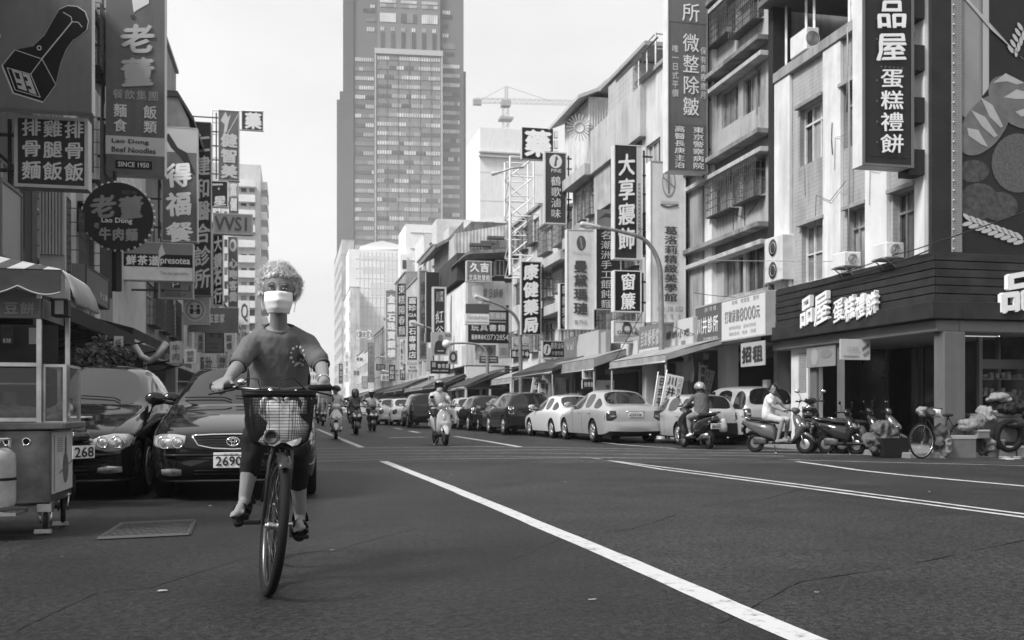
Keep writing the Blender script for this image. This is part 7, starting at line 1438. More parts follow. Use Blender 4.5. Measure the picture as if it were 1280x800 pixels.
# ================================================================ SCOOTERS AND THEIR RIDERS
def scooter(label, paint, loc, rz, style='sport', group=None, plate='', lean=0, ht=1.0, dark=TRIM, steer=0, name='scooter', mir=True, light=True):
    t = thing(name, label, 'scooter', loc, rz, group); t.rotation_euler[1] = lean; t.scale = (ht, ht, ht)
    R1, wd = .225, .055
    for y, nm in ((-.64, 'wheel'), (.62, 'wheel')):
        g = MB(); g.torus((0, y, R1), (1, 0, 0), R1-.05, .05, 30, 10, ry=wd); o = g.build(nm, t, TYRE); g = MB(); g.lathe((-.035, y, R1), (1, 0, 0), [(0, .11), (.01, .125), (.06, .125), (.07, .11)], 20)
        for k in range(5): a = 2*pi*k/5; g.tube([(0, y, R1), (0, y+cos(a)*.13, R1+sin(a)*.13)], .014, 6)
        g.build('rim', o, RIM)
    def sec(y, z, w_, h_, n=12, p=.7):   # rounded section across
        return [Vector((w_*(abs(cos(a))**p)*(1 if cos(a) > 0 else -1), y, z+h_*(abs(sin(a))**p)*(1 if sin(a) > 0 else -1))) for a in [2*pi*k/n+pi/n for k in range(n)]]
    def hsec(y, z, w_, d_, n=14, p=.75): return [Vector((w_*(abs(cos(a))**p)*(1 if cos(a) > 0 else -1), y+d_*(abs(sin(a))**p)*(1 if sin(a) > 0 else -1), z)) for a in [2*pi*k/n+pi/n for k in range(n)]]
    # front mudguard and fork
    g = MB(); g.loft([sec(-.86, .30, .035, .02), sec(-.80, .40, .062, .035), sec(-.66, .475, .075, .045), sec(-.52, .45, .06, .05), sec(-.46, .36, .04, .04)]); g.build('mudguard', t, paint)
    for s in (-1, 1): g = MB(); g.tube([(s*.075, -.64, .22), (s*.07, -.56, .50)], .02, 8); g.build('fork', t, M_['steel'])
    # leg shield: tall shell leaning back to the bars
    wS = .20 if style == 'sport' else .185
    g = MB()
    if style == 'classic': g.loft([hsec(-.40, .28, .15, .035), hsec(-.44, .40, .19, .045), hsec(-.43, .60, .195, .05), hsec(-.40, .78, .165, .06), hsec(-.385, .88, .10, .07), hsec(-.38, .93, .075, .07)])
    else: g.loft([hsec(-.38, .28, .12, .04), hsec(-.50, .44, .17, .08), hsec(-.56, .60, .20, .12), hsec(-.52, .72, .19, .13), hsec(-.45, .84, .12, .10), hsec(-.41, .92, .07, .06)])
    g.build('leg_shield', t, paint)
    if style == 'classic':
        g = MB(); g.box((-.10, -.58, .50), (.10, -.44, .62), bev=.03); g.build('front_pocket', t, paint); g = MB(); g.loft([hsec(-.47, .60, .035, .03), hsec(-.46, .80, .025, .03)]); g.build('shield_crest', t, paint)
    else:
        for s in (-1, 1):
            g = MB(); g.loft([hsec(-.665, .60, .02, .02), hsec(-.655+0, .66, .07, .03), hsec(-.60, .74, .06, .03)]); g.v = [Vector((p.x+s*.075, p.y, p.z)) for p in g.v]; g.build('headlight', t, LENS)
        g = MB(); g.loft([hsec(-.62, .46, .03, .02), hsec(-.67, .55, .07, .02), hsec(-.66, .60, .03, .02)]); g.build('nose_panel', t, dark)
        for s in (-1, 1): g = MB(); g.ball((s*.165, -.60, .66), (.035, .04, .025), 10, 6); g.build('indicator', t, LENS)
    # floorboard, under-seat body, seat, tail
    g = MB(); g.box((-.17, -.40, .22), (.17, .12, .29), bev=.03); g.build('floorboard', t, dark)
    g = MB(); g.loft([sec(.06, .40, .12, .15), sec(.14, .50, .16, .19), sec(.40, .54, .18, .18), sec(.66, .62, .16, .13), sec(.86, .70, .10, .07), sec(.95, .74, .05, .03)]); g.build('rear_cowl', t, paint)
    g = MB(); g.loft([sec(.02, .72, .10, .035), sec(.12, .75, .15, .05), sec(.40, .765, .16, .05), sec(.50, .79, .15, .05), sec(.78, .81, .12, .045), sec(.86, .80, .07, .02)]); g.build('seat', t, mat('seat_vinyl', .018, .5, bump=.2, bs=80))
    g = MB(); g.tube([(-.12, .70, .80), (-.13, .92, .86), (.13, .92, .86), (.12, .70, .80)], .014, 8); g.build('grab_rail', t, M_['chrome'])
    g = MB(); g.box((-.10, .30, .20), (.07, .66, .38), bev=.04); g.build('engine', t, mat('engine_metal', .1, .5, .6, nz=.4, ns=12))
    g = MB(); g.tube([(.10, .22, .22), (.13, .42, .24), (.15, .60, .30), (.155, .88, .34)], [.02, .035, .06, .055], 12); g.build('exhaust', t, M_['steel'])
    g = MB(); g.loft([sec(.90, .42, .07, .01), sec(.93, .55, .09, .015), sec(.86, .66, .09, .02)]); g.build('rear_mudguard', t, dark)
    g = MB(); g.loft([hsec(.90, .64, .10, .03), hsec(.94, .68, .11, .03), hsec(.92, .73, .08, .03)]); g.build('tail_light', t, LENSR)
    for s in (-1, 1): g = MB(); g.ball((s*.135, .90, .64), (.03, .03, .022), 10, 6); g.build('indicator', t, LENS)
    g = MB(); g.box((-.13, .955, .48), (.13, .965, .60), bev=.003); pl_ = g.build('number_plate', t, PLATE)
    if plate: g = MB(); g.text(plate, (.12, .968, .49), (-1, 0, 0), (0, 0, 1), .24, .10, False, .02, 0, nrm=.003); g.build('lettering', pl_, PTX)
    # bars
    g = MB(); g.tube([(0, -.42, .86), (0, -.38, .99)], .03, 10); g.tube([(-.32, -.27, .99), (-.20, -.33, 1.0), (0, -.39, 1.0), (.20, -.33, 1.0), (.32, -.27, .99)], .014, 8); hb_ = g.build('handlebar', t, dark)
    g = MB(); g.loft([hsec(-.41, .93, .07, .05), hsec(-.42, .99, .15, .07), hsec(-.40, 1.05, .12, .07), hsec(-.37, 1.08, .05, .03)]); g.build('bar_cowl', t, paint)
    if style == 'classic': g = MB(); g.lathe((0, -.475, 1.005), (0, -1, 0), [(0, .075), (.02, .078), (.03, .065), (.035, .03)], 20); g.build('headlight', t, LENS); g = MB(); g.torus((0, -.50, 1.005), (0, 1, 0), .075, .008, 24, 6); g.build('headlight_ring', t, M_['chrome'])
    for s in (-1, 1):
        g = MB(); g.tube([(s*.32, -.27, .99), (s*.235, -.31, 1.0)], .019, 10); g.build('grip', t, M_['rubber'])
        if mir:
            g = MB(); g.tube([(s*.19, -.35, 1.01), (s*.24, -.38, 1.14), (s*.27, -.37, 1.19)], .007, 6); m_ = g.build('mirror_arm', t, TRIM); g = MB(); g.ball((s*.29, -.37, 1.225), (.058, .016, .040), 14, 8); g.build('mirror', m_, TRIM)
            g = MB(); g.ball((s*.29, -.357, 1.225), (.050, .008, .033), 14, 8); g.build('mirror_glass', m_, M_['chrome'])
    g = MB(); g.tube([(-.05, .10, .18), (-.14, .02, .02), (-.17, .0, .01)], .012, 6); g.build('side_stand', t, M_['steel'])
    return t
def rider_joints(s=1.0, lean=0.0, feet='board', look=V3(0, -1, 0)):
    J = dict(pel=V3(0, .30, .90), che=V3(0, .22-lean*.5, 1.34), head=V3(0, .165-lean*.7, 1.495), shl=V3(-.175, .20-lean*.45, 1.30), shr=V3(.175, .20-lean*.45, 1.30), ell=V3(-.27, .02, 1.10), elr=V3(.27, .02, 1.10), wrl=V3(-.29, -.18, 1.015), wrr=V3(.29, -.18, 1.015),
             hil=V3(-.09, .28, .86), hir=V3(.09, .28, .86), knl=V3(-.14, -.14, .78), knr=V3(.14, -.14, .78), anl=V3(-.12, -.10, .37), anr=V3(.12, -.10, .37), tol=V3(-.12, -.23, .325), tor=V3(.12, -.23, .325))
    return J
def rider(label, loc, rz, top, bot, J=None, hel=None, hair=None, mask_=False, full=False, fd=V3(0, -1, 0), sleeve=.55, trou=1.95, scale=1, skin=None, hstyle='bob', shoe_m=None, curl=1.2, w_=1.0, vis=True, mm=None):
    t = thing('person', label, 'person', loc, rz, 'motor scooter riders'); t.scale = (scale,)*3; J = J or rider_joints(); up = V3(0, 0, 1)
    hd = ((V3(-.1, -.95, -.1), V3(0, -.2, -1), V3(1, 0, 0), curl), (V3(.1, -.95, -.1), V3(0, -.2, -1), V3(-1, 0, 0), curl))
    body, sh = figure(t, J, top, bot, vox=.0125, sleeve=sleeve, trou=trou, fd=fd, hand_d=hd, skin=skin, shoe_m=shoe_m or mat('shoe_dark', .03, .6), w_=w_*1.06, loose=1.1, head=1.13)
    if hair: hair_cap(t, J['head'], fd, up, hair, hstyle, 1.1, .010, .006)
    if mask_: mask(body, J['head'], fd, up, 1.13, mm)
    if hel: helmet(t, J['head'], fd, up, hel, 1.18, full, vis)
    return t
def at(px, py): p = PG(px, py); return (p.x, p.y, 0)
WHT = mat('white_cotton', .62, .85, nz=.08, ns=8, bump=.2, bs=90); GRYc = mat('grey_cotton', .15, .85, nz=.1, ns=8, bump=.2, bs=90); LT = mat('light_cotton', .45, .85, nz=.1, ns=8); DK = mat('dark_cloth', .02, .9); DNM = mat('denim', .07, .9, nz=.2, ns=20)
SWH = mat('scooter_white', .60, .2, coat=.8); SDK = mat('scooter_dark', .018, .15, coat=1); SPL = mat('scooter_pale', .50, .2, coat=.8); SGR = mat('scooter_grey', .12, .2, .3, coat=.8); HBK = mat('helmet_black', .015, .12, coat=1); HSI = mat('helmet_silver', .40, .2, .5, coat=1); HWH = mat('helmet_white', .68, .2, coat=1)
HAIRB = mat('black_hair', .014, .6, nz=.3, ns=60, bump=.5, bs=200)
# woman on the pale classic scooter (front wheel touches the road at 553,557)
p = PG(555, 557.5); L0 = (p.x, p.y+.64, 0); a_ = radians(3)
scooter('pale classic scooter with round headlight ridden towards the camera by the masked woman', SPL, L0, a_, 'classic', 'ridden scooters')
rider('woman in a white tee and pale face mask riding the pale classic scooter', L0, a_, WHT, mat('dark_shorts', .05, .9), hel=HSI, hair=HAIRB, mask_=True, sleeve=.5, trou=1.0, hstyle='bob')
p = PG(421, 549.5); L0 = (p.x, p.y+.64, 0); a_ = radians(-2)
scooter('white sporty scooter leading the group of three behind the cyclist', SWH, L0, a_, 'sport', 'ridden scooters')
J = rider_joints(); f2 = V3(-.75, -.66, 0).normalized()
rider('rider in a white tee and black helmet looking aside on the white scooter', L0, a_, WHT, DNM, J, hel=HBK, fd=f2, sleeve=.55, trou=1.9, shoe_m=M_['white'])
p = PG(446, 543.5); L0 = (p.x, p.y+.64, 0)
scooter('dark scooter in the middle of the group of three', SDK, L0, 0, 'sport', 'ridden scooters'); rider('rider in a grey top with a closed black full-face helmet, middle of three', L0, 0, GRYc, DNM, hel=HBK, full=True, sleeve=.6)
p = PG(466.5, 539.5); L0 = (p.x, p.y+.64, 0)
scooter('dark scooter farthest to the side of the group of three', SDK, L0, radians(3), 'sport', 'ridden scooters'); rider('rider in an open white shirt and white helmet, last of the group of three', L0, radians(3), WHT, DK, hel=HWH, mask_=True, mm=DK, sleeve=.95)
for (a, b, lb, pm_, tp, hm) in ((404, 532.5, 'small distant rider half hidden behind the white scooter', SGR, LT, HSI), (398, 529.5, 'tiny far rider between the cyclist arm and the group of three', SDK, GRYc, HWH), (438, 529, 'tiny far rider seen over the gap between the first two scooters', SDK, DK, HBK)):
    p = PG(a, b); L0 = (p.x, p.y+.64, 0); scooter('distant scooter of the '+lb, pm_, L0, 0, 'sport', 'ridden scooters', mir=False); rider(lb, L0, 0, tp, DNM, hel=hm)
# man seen from behind, foot down, beside the off-road wagon (rear wheel at 877,562)
p = PG(884, 562); L0 = (p.x, p.y+.62, 0); a_ = pi+radians(4)
scooter('dark scooter seen from behind, its rider putting a foot down', SDK, L0, a_, 'sport', 'standing scooters', '368-KDE')
J = rider_joints(); J['anl'] = V3(-.40, .10, .09); J['knl'] = V3(-.27, -.02, .50); J['tol'] = V3(-.44, -.04, .04)
rider('man in a grey shirt and silver helmet seen from behind, one foot on the road', L0, a_, mat('shirt_grey', .10, .85, nz=.1, ns=8), mat('beige_trousers', .20, .85), J, hel=HSI, hair=HAIRB, sleeve=.75, trou=1.6, hstyle='short', shoe_m=M_['white'], vis=False, scale=.94)
o = thing('plastic_bag', 'white carrier bag hanging beside the man with the silver helmet', 'bag', (0, 0, 0)); g = MB(); q = PY(904, 530, L0[1]-.1)
rings = [[V3(q.x+.09*w_*cos(a), q.y+.05*w_*sin(a), q.z+z*.33-.05) for a in [2*pi*k/12 for k in range(12)]] for z, w_ in ((-.42, .6), (-.35, 1.1), (0, 1.15), (.35, .8), (.55, .35))]; g.loft(rings); g.build('bag_body', o, mat('carrier_white', .6, .5, nz=.15, ns=12)); g = MB(); g.tube([V3(q.x-.03, q.y, q.z+.12), V3(q.x, q.y, q.z+.24), V3(q.x+.03, q.y, q.z+.12)], .006, 6); g.build('bag_handle', o, M_['white'])
# man sitting sideways-on on the large scooter pointing to the corner building
p = PG(944, 565.5); q = PG(1006, 567.5); ctr = (p+q)/2; dv = (q-p).normalized(); a_ = atan2(dv.x, -dv.y); L0 = (ctr.x, ctr.y, 0); ln = (q-p).length
scooter('big grey scooter standing side-on under the man in a white tee', SGR, L0, a_, 'sport', 'standing scooters', ht=ln/1.26*1.0)
J = rider_joints(); J['wrl'] = V3(-.25, -.22, 1.0); J['anl'] = V3(-.22, -.06, .32); f3 = V3(.55, -.80, 0).normalized()
rider('dark-haired man in white tee and pale shorts sitting on the big dark scooter', L0, a_, WHT, mat('pale_shorts', .42, .85), J, hair=HAIRB, fd=V3(-.75, -.66, 0).normalized(), sleeve=.45, trou=.95, hstyle='short', scale=ln/1.26, shoe_m=mat('flip_flop', .2, .7))
# scooters parked along the arcade
for i, (a, b, rz_, sc, pm_, lb) in enumerate(((1050, 568, .5, .86, SDK, 'dark scooter with white plate parked nearest the narrow pier'), (1076, 569, .7, .88, SDK, 'dark scooter parked second in the arcade row'), (1098, 569, .9, .88, SGR, 'scooter with a rain cover over its bars beside the black crate'))):
    p = PG(a, b); scooter(lb, pm_, (p.x, p.y+.3, .0), rz_+radians(0), 'sport', 'standing scooters', '216-BHE' if i == 0 else '', ht=sc)
for i, (a, rz_, lb) in enumerate(((1038, 2.6, 'dark scooter deeper in the arcade shade'),)): p = PG(a, 566); scooter(lb, SDK, (p.x+.3, p.y+1.4, .11), rz_, 'sport', 'standing scooters')
g = MB(); p = PG(1106, 572); 
def crumple(c, r, m, label, name, cat, seed=1, vox=.025, amp=.05, parent=None):
    g = MB(); q = random.Random(seed)
    for k in range(9): g.ball(Vector(c)+Vector((q.uniform(-1, 1)*r[0]*.5, q.uniform(-1, 1)*r[1]*.5, q.uniform(-.8, .6)*r[2]*.7)), (r[0]*q.uniform(.4, .65), r[1]*q.uniform(.4, .65), r[2]*q.uniform(.3, .55)), 10, 8)
    o = remesh(g, name, vox, parent, m, 2)
    from mathutils import noise as NZ
    ns = [v.normal.copy() for v in o.data.vertices]; mr_ = min(r)
    for v, nn in zip(o.data.vertices, ns):
        p = v.co.copy(); a = 1-abs(NZ.noise(Vector((p.x*9+seed, p.y*9, p.z*6)))) *3; b = 1-abs(NZ.noise(Vector((p.x*21, p.y*21+seed, p.z*15))))*3; v.co = p+nn*mr_*(.22*max(-.7, a)+.10*max(-.7, b))
    if label: tag(o, label, cat)
    return o
crumple((p.x-.05, p.y+.1, .42), (.30, .25, .34), mat('rain_cover', .09, .6, nz=.2, ns=6), 'crumpled grey rain cover heaped on the front of the third parked scooter', 'rain_cover', 'cover', 4)
g = MB(); p = PG(1112, 572); g.loft([[V3(p.x+s1*wx, p.y+s2*wy, z) for s1, s2 in ((-1, -1), (1, -1), (1, 1), (-1, 1))] for z, wx, wy in ((.02, .24, .2), (.38, .33, .26))], smooth=False); o = g.build('crate', None, M_['black']); tag(o, 'black plastic crate on the road edge beside the covered scooter', 'crate')
crumple((p.x+.08, p.y, .44), (.16, .12, .08), G(.5), 'small white bag lying in the black crate', 'bag', 'bag', 5, .015, .02)
# parked bicycle
bp = thing('bicycle', 'dark bicycle with curved handlebar parked side-on by the stone pillar', 'bicycle', (0, 0, 0)); p = PG(1152, 573.5); q = PG(1176, 573.5); c1 = V3(p.x, p.y, .335); c2 = V3(p.x+1.02, p.y+.25, .335)
ax = (c2-c1).cross(V3(0, 0, 1)).normalized()
for c in (c1, c2):
    g = MB(); g.torus(c, ax, .315, .018, 40, 8); w_o = g.build('wheel', bp, TYRE); g = MB(); g.torus(c, ax, .295, .008, 40, 6); g.build('rim', w_o, M_['chrome']); g = MB(); u = (c2-c1).normalized()
    for k in range(24): a = 2*pi*k/24; g.tube([c, c+(u*cos(a)+V3(0, 0, 1)*sin(a))*.295], .0014, 4)
    s_ = g.build('spokes', w_o, M_['chrome']); s_['kind'] = 'stuff'
u = (c2-c1).normalized(); hd_ = c1+u*.14+V3(0, 0, .42); bbk = c1+u*.56-V3(0, 0, .05); sd_ = c1+u*.70+V3(0, 0, .45)
for nm, pts, r in (('fork', [c1, hd_], .012), ('frame', [hd_, bbk, sd_], .016), ('frame', [bbk, c2, sd_], .010), ('handlebar', [hd_, hd_+V3(0, 0, .12)+u*.02, hd_+V3(0, 0, .2)-u*.10+ax*.1, hd_+V3(0, 0, .18)+u*.12+ax*.25], .011), ('handlebar', [hd_+V3(0, 0, .12)+u*.02, hd_+V3(0, 0, .2)-u*.1-ax*.1, hd_+V3(0, 0, .18)+u*.12-ax*.25], .011)): g = MB(); g.tube(pts, r, 8); g.build(nm, bp, BKM)
g = MB(); g.ball(sd_+V3(0, 0, .03), (.12, .07, .035), 12, 8); g.build('saddle', bp, M_['black'])
for k in range(3): crumple(hd_+V3(-.12+.14*k, -.05, .14-.05*(k == 2)), (.12, .1, .10), G([.2, .08, .5][k]), ['grey bundle in the parked bicycle basket', 'dark bundle over the parked bicycle bars', 'pale plastic bag hanging from the parked bicycle bars'][k], 'bundle', 'bundle', 11+k, .018, .03)
# recycling pile: cart, boxes, bags, tyre
def G3(px, py): p = PG(px, py); return p
ct = thing('hand_cart', 'low flat hand cart loaded with cardboard and bags beside the stone pillar', 'cart', (0, 0, 0)); p = G3(1180, 573); q = G3(1300, 573); y0 = p.y
xa, xb = PY(1219, 560, y0+.2).x, PY(1300, 560, y0+.2).x
g = MB(); g.box((xa, y0+.1, .78), (xb, y0+1.0, .84), bev=.008); g.build('deck', ct, G(.12)); 
for x in (xa+.05, xb-.3):
    for y in (y0+.15, y0+.95): g = MB(); g.bar((x, y, .0), (x, y, .78), .05); g.build('leg', ct, G(.1))
g = MB(); g.box((xa+.02, y0+.12, .30), (xb, y0+.16, .76)); g.build('side_board', ct, G(.13))
g = MB(); g.torus((PY(1262, 552, y0-.05).x, y0-.03, .42), (0, 1, .1), .27, .065, 28, 10); o = g.build('tyre', None, TYRE); tag(o, 'bare black tyre leaning on the loaded hand cart', 'tyre')
bx = [(1222, 548, 1238, 538, .30, 'cardboard box'), (1186, 573, 1220, 545, .22, 'big storage box with a pale lid'), (1250, 573, 1270, 559, .24, 'carton standing on the road before the tyre'), (1272, 572, 1290, 558, .42, 'tilted white carton at the picture edge'), (1240, 524, 1256, 514, .42, 'white box lying on top of the cart'), (1272, 532, 1290, 522, .5, 'pale box at the edge of the cart deck'), (1246, 560, 1256, 550, .35, 'small tilted carton above the standing carton'), (1226, 532, 1240, 526, .55, 'open white box on the cart deck')]
for i, (a, b, c, d, gg, lb) in enumerate(bx):
    yy = y0+(.15 if b < 545 else -.1+.03*i); A = PY(a, b, yy); B = PY(c, d, yy); z0 = max(A.z, .0); t = thing('box', lb+' in the recycling heap', 'box', ((A.x+B.x)/2, yy, z0), rnd.uniform(-.15, .15)); w2 = abs(B.x-A.x)/2; h2 = B.z-A.z
    g = MB(); g.box((-w2, 0, 0), (w2, .32, h2), bev=.006); g.build('carton', t, mat('card_%d' % (gg*100), gg*.6, .85, nz=.15, ns=6)); g = MB(); g.box((-w2*1.03, -.01, h2*.86), (w2*1.03, .33, h2*1.0+.01), bev=.005); g.build('lid', t, G(min(.6, gg*1.4)))
for i, (a, b, rx, rz_, gg, lb) in enumerate(((1262, 505, .42, .20, .05, 'dark tarpaulin bundle'), (1250, 497, .30, .10, .5, 'pale crumpled sheeting'), (1232, 518, .14, .20, .55, 'white sack'), (1290, 512, .3, .2, .1, 'dark heap of cloth'), (1222, 560, .20, .26, .09, 'dark net sack'), (1235, 557, .17, .15, .42, 'translucent rubbish bag'), (1246, 562, .12, .12, .3, 'grey rubbish bag'), (1208, 530, .20, .12, .45, 'pale folded sacks'), (1222, 527, .12, .20, .3, 'grey hanging sack'), (1180, 553, .13, .40, .38, 'tall pale sack against the pillar'), (1172, 545, .10, .25, .16, 'grey bag hanging by the pillar'), (1270, 530, .3, .08, .06, 'dark layer of flattened card'))):
    p = PY(a, b, y0+.25-.02*i); z = max(p.z, rz_*.75); crumple((p.x, p.y, z), (rx, .22, rz_), G(gg*.42), lb+' in the recycling heap by the corner pillar', 'sack' if 'sack' in lb else 'bundle', 'sack' if 'sack' in lb else 'bundle', 30+i, .022, .04)
pg_ = MB()
for i in range(7): p = PG(1262+rnd.uniform(-8, 12), 574+rnd.uniform(-1.5, 1.5)); s = rnd.uniform(.05, .12); pg_.prism([p+V3(-s, -s*.5, .012+.002*i), p+V3(s, -s*.6, .012+.002*i), p+V3(s*.8, s*.5, .014+.002*i), p+V3(-s*.9, s*.6, .012+.002*i)], (0, 0, .006))
o = pg_.build('litter', None, G(.5)); o['kind'] = 'stuff'; o['label'] = 'flat scraps of pale paper on the road before the recycling heap'
# ================================================================ FOOD CART AND THE LEFT PAVEMENT
k0 = P(63, 580, 7.4); XC, YCt = k0.x, k0.y
STL = mat('cart_steel', .13, .38, .7, nz=.5, ns=4, streak=.3); cz = lambda py: CH+(510-py)/F*7.4
t = thing('food_cart', 'steel street food cart with glass showcase and striped scalloped awning', 'cart', (XC-.8, YCt, 0))
g = MB(); g.box((XC-1.7, YCt, cz(630)), (XC, YCt+.72, cz(537)), bev=.012); g.build('cabinet', t, STL, world=True)
g = MB(); g.box((XC-1.75, YCt-.05, cz(537)+.001), (XC+.10, YCt+.78, cz(528)), bev=.008); g.build('counter', t, STL, world=True)
for px in (9, 33):
    p = PY(px, 552, YCt-.004); g = MB(); g.torus((p.x, YCt-.004, p.z), (0, 1, 0), .026, .006, 24, 6); g.mt(M_['chrome']); g.build('vent_ring', t, M_['chrome'], world=True); g = MB(); g.lathe((p.x, YCt-.001, p.z), (0, -1, 0), [(0, .024), (.002, .024)], 20); g.build('vent_hole', t, M_['dark'], world=True)
# printed side board with spindle picture
g = MB(); g.box((XC+.001, YCt+.03, cz(618)), (XC+.012, YCt+.70, cz(541))); sb_ = g.build('side_panel', t, mat('side_board', .40, .5, nz=.12, ns=10), world=True)
mpc = LX(XC+.012)
def pc(pts, v, l=1, nm='printed_shape'): g = MB(); g.poly([mpc(YCt+.03+.67*u, cz(541)-(cz(541)-cz(618))*w_, .003*l) for u, w_ in pts]); g.build(nm, sb_, G(v, ns=12), world=True)
pc([(.62+.14*cos(a), .62+.26*sin(a)) for a in [2*pi*k/20 for k in range(20)]], .10); pc([(.60, .1), (.64, .1), (.66, .42), (.58, .42)], .12, 2); pc([(.3, .66), (.95, .50), (.95, .53), (.3, .69)], .15, 3)
for k in range(7): pc([(.2, .1+.035*k), (.46, .1+.035*k), (.46, .115+.035*k), (.2, .115+.035*k)], .2, 2)
g = MB()
for k in range(40): z = cz(615)+(cz(543)-cz(615))*k/40; g.torus(mpc(YCt+.055, z, .006), (1, 0, 0), .006, .002, 6, 4)
o = g.build('dotted_edge', sb_, G(.2), world=True); o['kind'] = 'stuff'
# posts, showcase glass, shelves, header sign
zt_ = cz(392); pp = [(XC-.02-.075, YCt+.05), (XC-.02, YCt+.68), (XC-1.65, YCt+.05), (XC-1.65, YCt+.68), (XC-.80, YCt+.05)]
xq = PY(49, 450, YCt+.05).x; pp[0] = (xq, YCt+.05)
for x, y in pp: g = MB(); g.box((x-.016, y-.016, cz(528)), (x+.016, y+.016, cz(330))); g.build('post', t, M_['steel'], world=True)
for z in (cz(452), cz(457)-.0): pass
for z, y in ((cz(458), YCt+.05), (cz(527), YCt+.05), (cz(398), YCt+.05), (cz(458), YCt+.68)): g = MB(); g.box((XC-1.65, y-.012, z), (xq-.017, y+.012, z+.028)); g.build('rail', t, M_['steel'], world=True)
gls = bpy.data.materials.new('showcase_glass'); gls.use_nodes = True; b_ = gls.node_tree.nodes['Principled BSDF']; b_.inputs['Base Color'].default_value = (.05, .05, .05, 1); b_.inputs['Roughness'].default_value = .04; b_.inputs['Alpha'].default_value = .35; b_.inputs['Specular IOR Level'].default_value = 1
g = MB(); g.box((XC-1.64, YCt+.045, cz(526)), (xq-.02, YCt+.049, cz(460))); g.build('glass_pane', t, gls, world=True)
g = MB(); g.box((XC-1.64, YCt+.66, cz(527)), (xq, YCt+.67, cz(398))); g.build('back_panel', t, mat('cart_back', .02, .6, nz=.5, ns=4), world=True)
g = MB(); g.box((XC-1.6, YCt+.2, cz(480)), (xq-.05, YCt+.6, cz(478))); g.build('shelf', t, M_['steel'], world=True)
crumple((PY(10, 520, YCt+.3).x, YCt+.32, cz(516)), (.45, .14, .07), mat('baked_goods', .25, .7, nz=.3, ns=20), 'heap of dark pastries behind the glass of the food cart', 'pastries', 'food', 61, .014, .02)
for i, (a, b, c, d, v, lb) in enumerate(((2, 430, 16, 408, .06, 'dark menu card with white figures hanging in the food cart'), (36, 430, 46, 410, .35, 'pale notice card hanging in the food cart'), (4, 505, 20, 490, .30, 'round-cornered pale tray leaning behind the cart glass'))):
    A = PY(a, b, YCt+.55); B = PY(c, d, YCt+.55); g = MB(); g.box((A.x, YCt+.55, A.z), (B.x, YCt+.56, B.z), bev=.003); o = g.build('card', None, G(v)); tag(o, lb, 'card')
    if i == 0: g = MB(); g.text('838', (A.x+.01, YCt+.55, A.z+.01), (1, 0, 0), (0, 0, 1), B.x-A.x-.02, .035, bold=.02); g.build('lettering', o, G(.6))
g = MB(); g.box((XC-1.7, YCt+.0, cz(398)), (xq+.02, YCt+.04, cz(373)), bev=.004); hs_ = g.build('header_sign', t, G(.16, nz=.05), world=True); g = MB(); A = PY(4, 394, YCt-.004); B = PY(45, 377, YCt-.004); g.text('豆餅', (A.x, YCt-.006, A.z), (1, 0, 0), (0, 0, 1), B.x-A.x, B.z-A.z, bold=.035); g.build('lettering', hs_, G(.30), world=True)
A = PY(-38, 394, YCt); g = MB(); g.text('紅', (A.x, YCt-.006, A.z), (1, 0, 0), (0, 0, 1), .11, .10, bold=.035); g.build('lettering', hs_, G(.30), world=True)
g = MB(); g.box((xq+.021, YCt+.02, cz(398)), (xq+.035, YCt+.70, cz(373))); g.build('header_sign', t, G(.14), world=True)
# small framed side window box standing on the counter
bx0 = PY(55, 500, YCt+.1).x; g = MB()
for a, b in (((bx0, YCt+.10), (bx0, YCt+.10)), ((XC+.08, YCt+.10), 0), ((bx0, YCt+.60), 0), ((XC+.08, YCt+.60), 0)): g.box((a[0]-.012, a[1]-.012, cz(528)), (a[0]+.012, a[1]+.012, cz(455)))
for z in (cz(530), cz(458)): g.box((bx0, YCt+.09, z), (XC+.08, YCt+.112, z+.02)); g.box((XC+.07, YCt+.10, z+.001), (XC+.09, YCt+.60, z+.021)); g.box((bx0-.01, YCt+.10, z+.001), (bx0+.01, YCt+.60, z+.021))
sbx = g.build('side_showcase', t, M_['steel'], world=True); g = MB(); g.box((bx0+.012, YCt+.098, cz(527)), (XC+.068, YCt+.101, cz(458))); g.box((XC+.078, YCt+.11, cz(527)), (XC+.081, YCt+.59, cz(458))); g.build('glass_pane', sbx, gls, world=True)
crumple((XC+.0, YCt+.3, cz(516)), (.09, .15, .08), G(.45), 'small pale tissue bundle in the side showcase of the cart', 'tissue_bundle', 'bundle', 62, .012, .02)
# awning: striped slope, scalloped valance, strips hanging at the side
zr, zf_, zv = cz(330)+.05, cz(349), cz(349); xl, xr = XC-1.9, PY(76, 350, YCt-.28).x; yf, yb = YCt-.28, YCt+.45; n = 17; W_ = (xr-xl)/n
STD, STW = mat('awning_dark', .05, .8, nz=.3, ns=5), mat('awning_pale', .34, .8, nz=.15, ns=5)
for k in range(n):
    a = xl+W_*k; zh = lambda x: zf_+.035+(zr+.02-zf_)*min(1, (xr-x)/.62); yh = lambda x: yf+(yb-yf)*min(1, (xr-x)/.62+.02); g = MB(); g.prism([(a+.001, yf, zf_+.03), (a+W_-.001, yf, zf_+.03), (a+W_-.001, yh(a+W_), zh(a+W_)), (a+.001, yh(a), zh(a))], (0, 0, .008)); g.build('awning_strip', t, STW if k in (2, 4, 6, 10, 12, 14, 16) and k % 2 == 0 else STD, world=True)
g = MB(); pts = [(xl, yf, zf_+.035), (xr, yf, zf_+.035)]; m = 120; Ws = .37
for k in range(m+1): x = xr-(xr-xl)*k/m; pts.append((x, yf, zf_-.085-.06*abs(cos(pi*(x-xr+.10)/Ws))))
g.prism(pts, (0, .006, 0)); g.build('valance', t, STD, world=True)
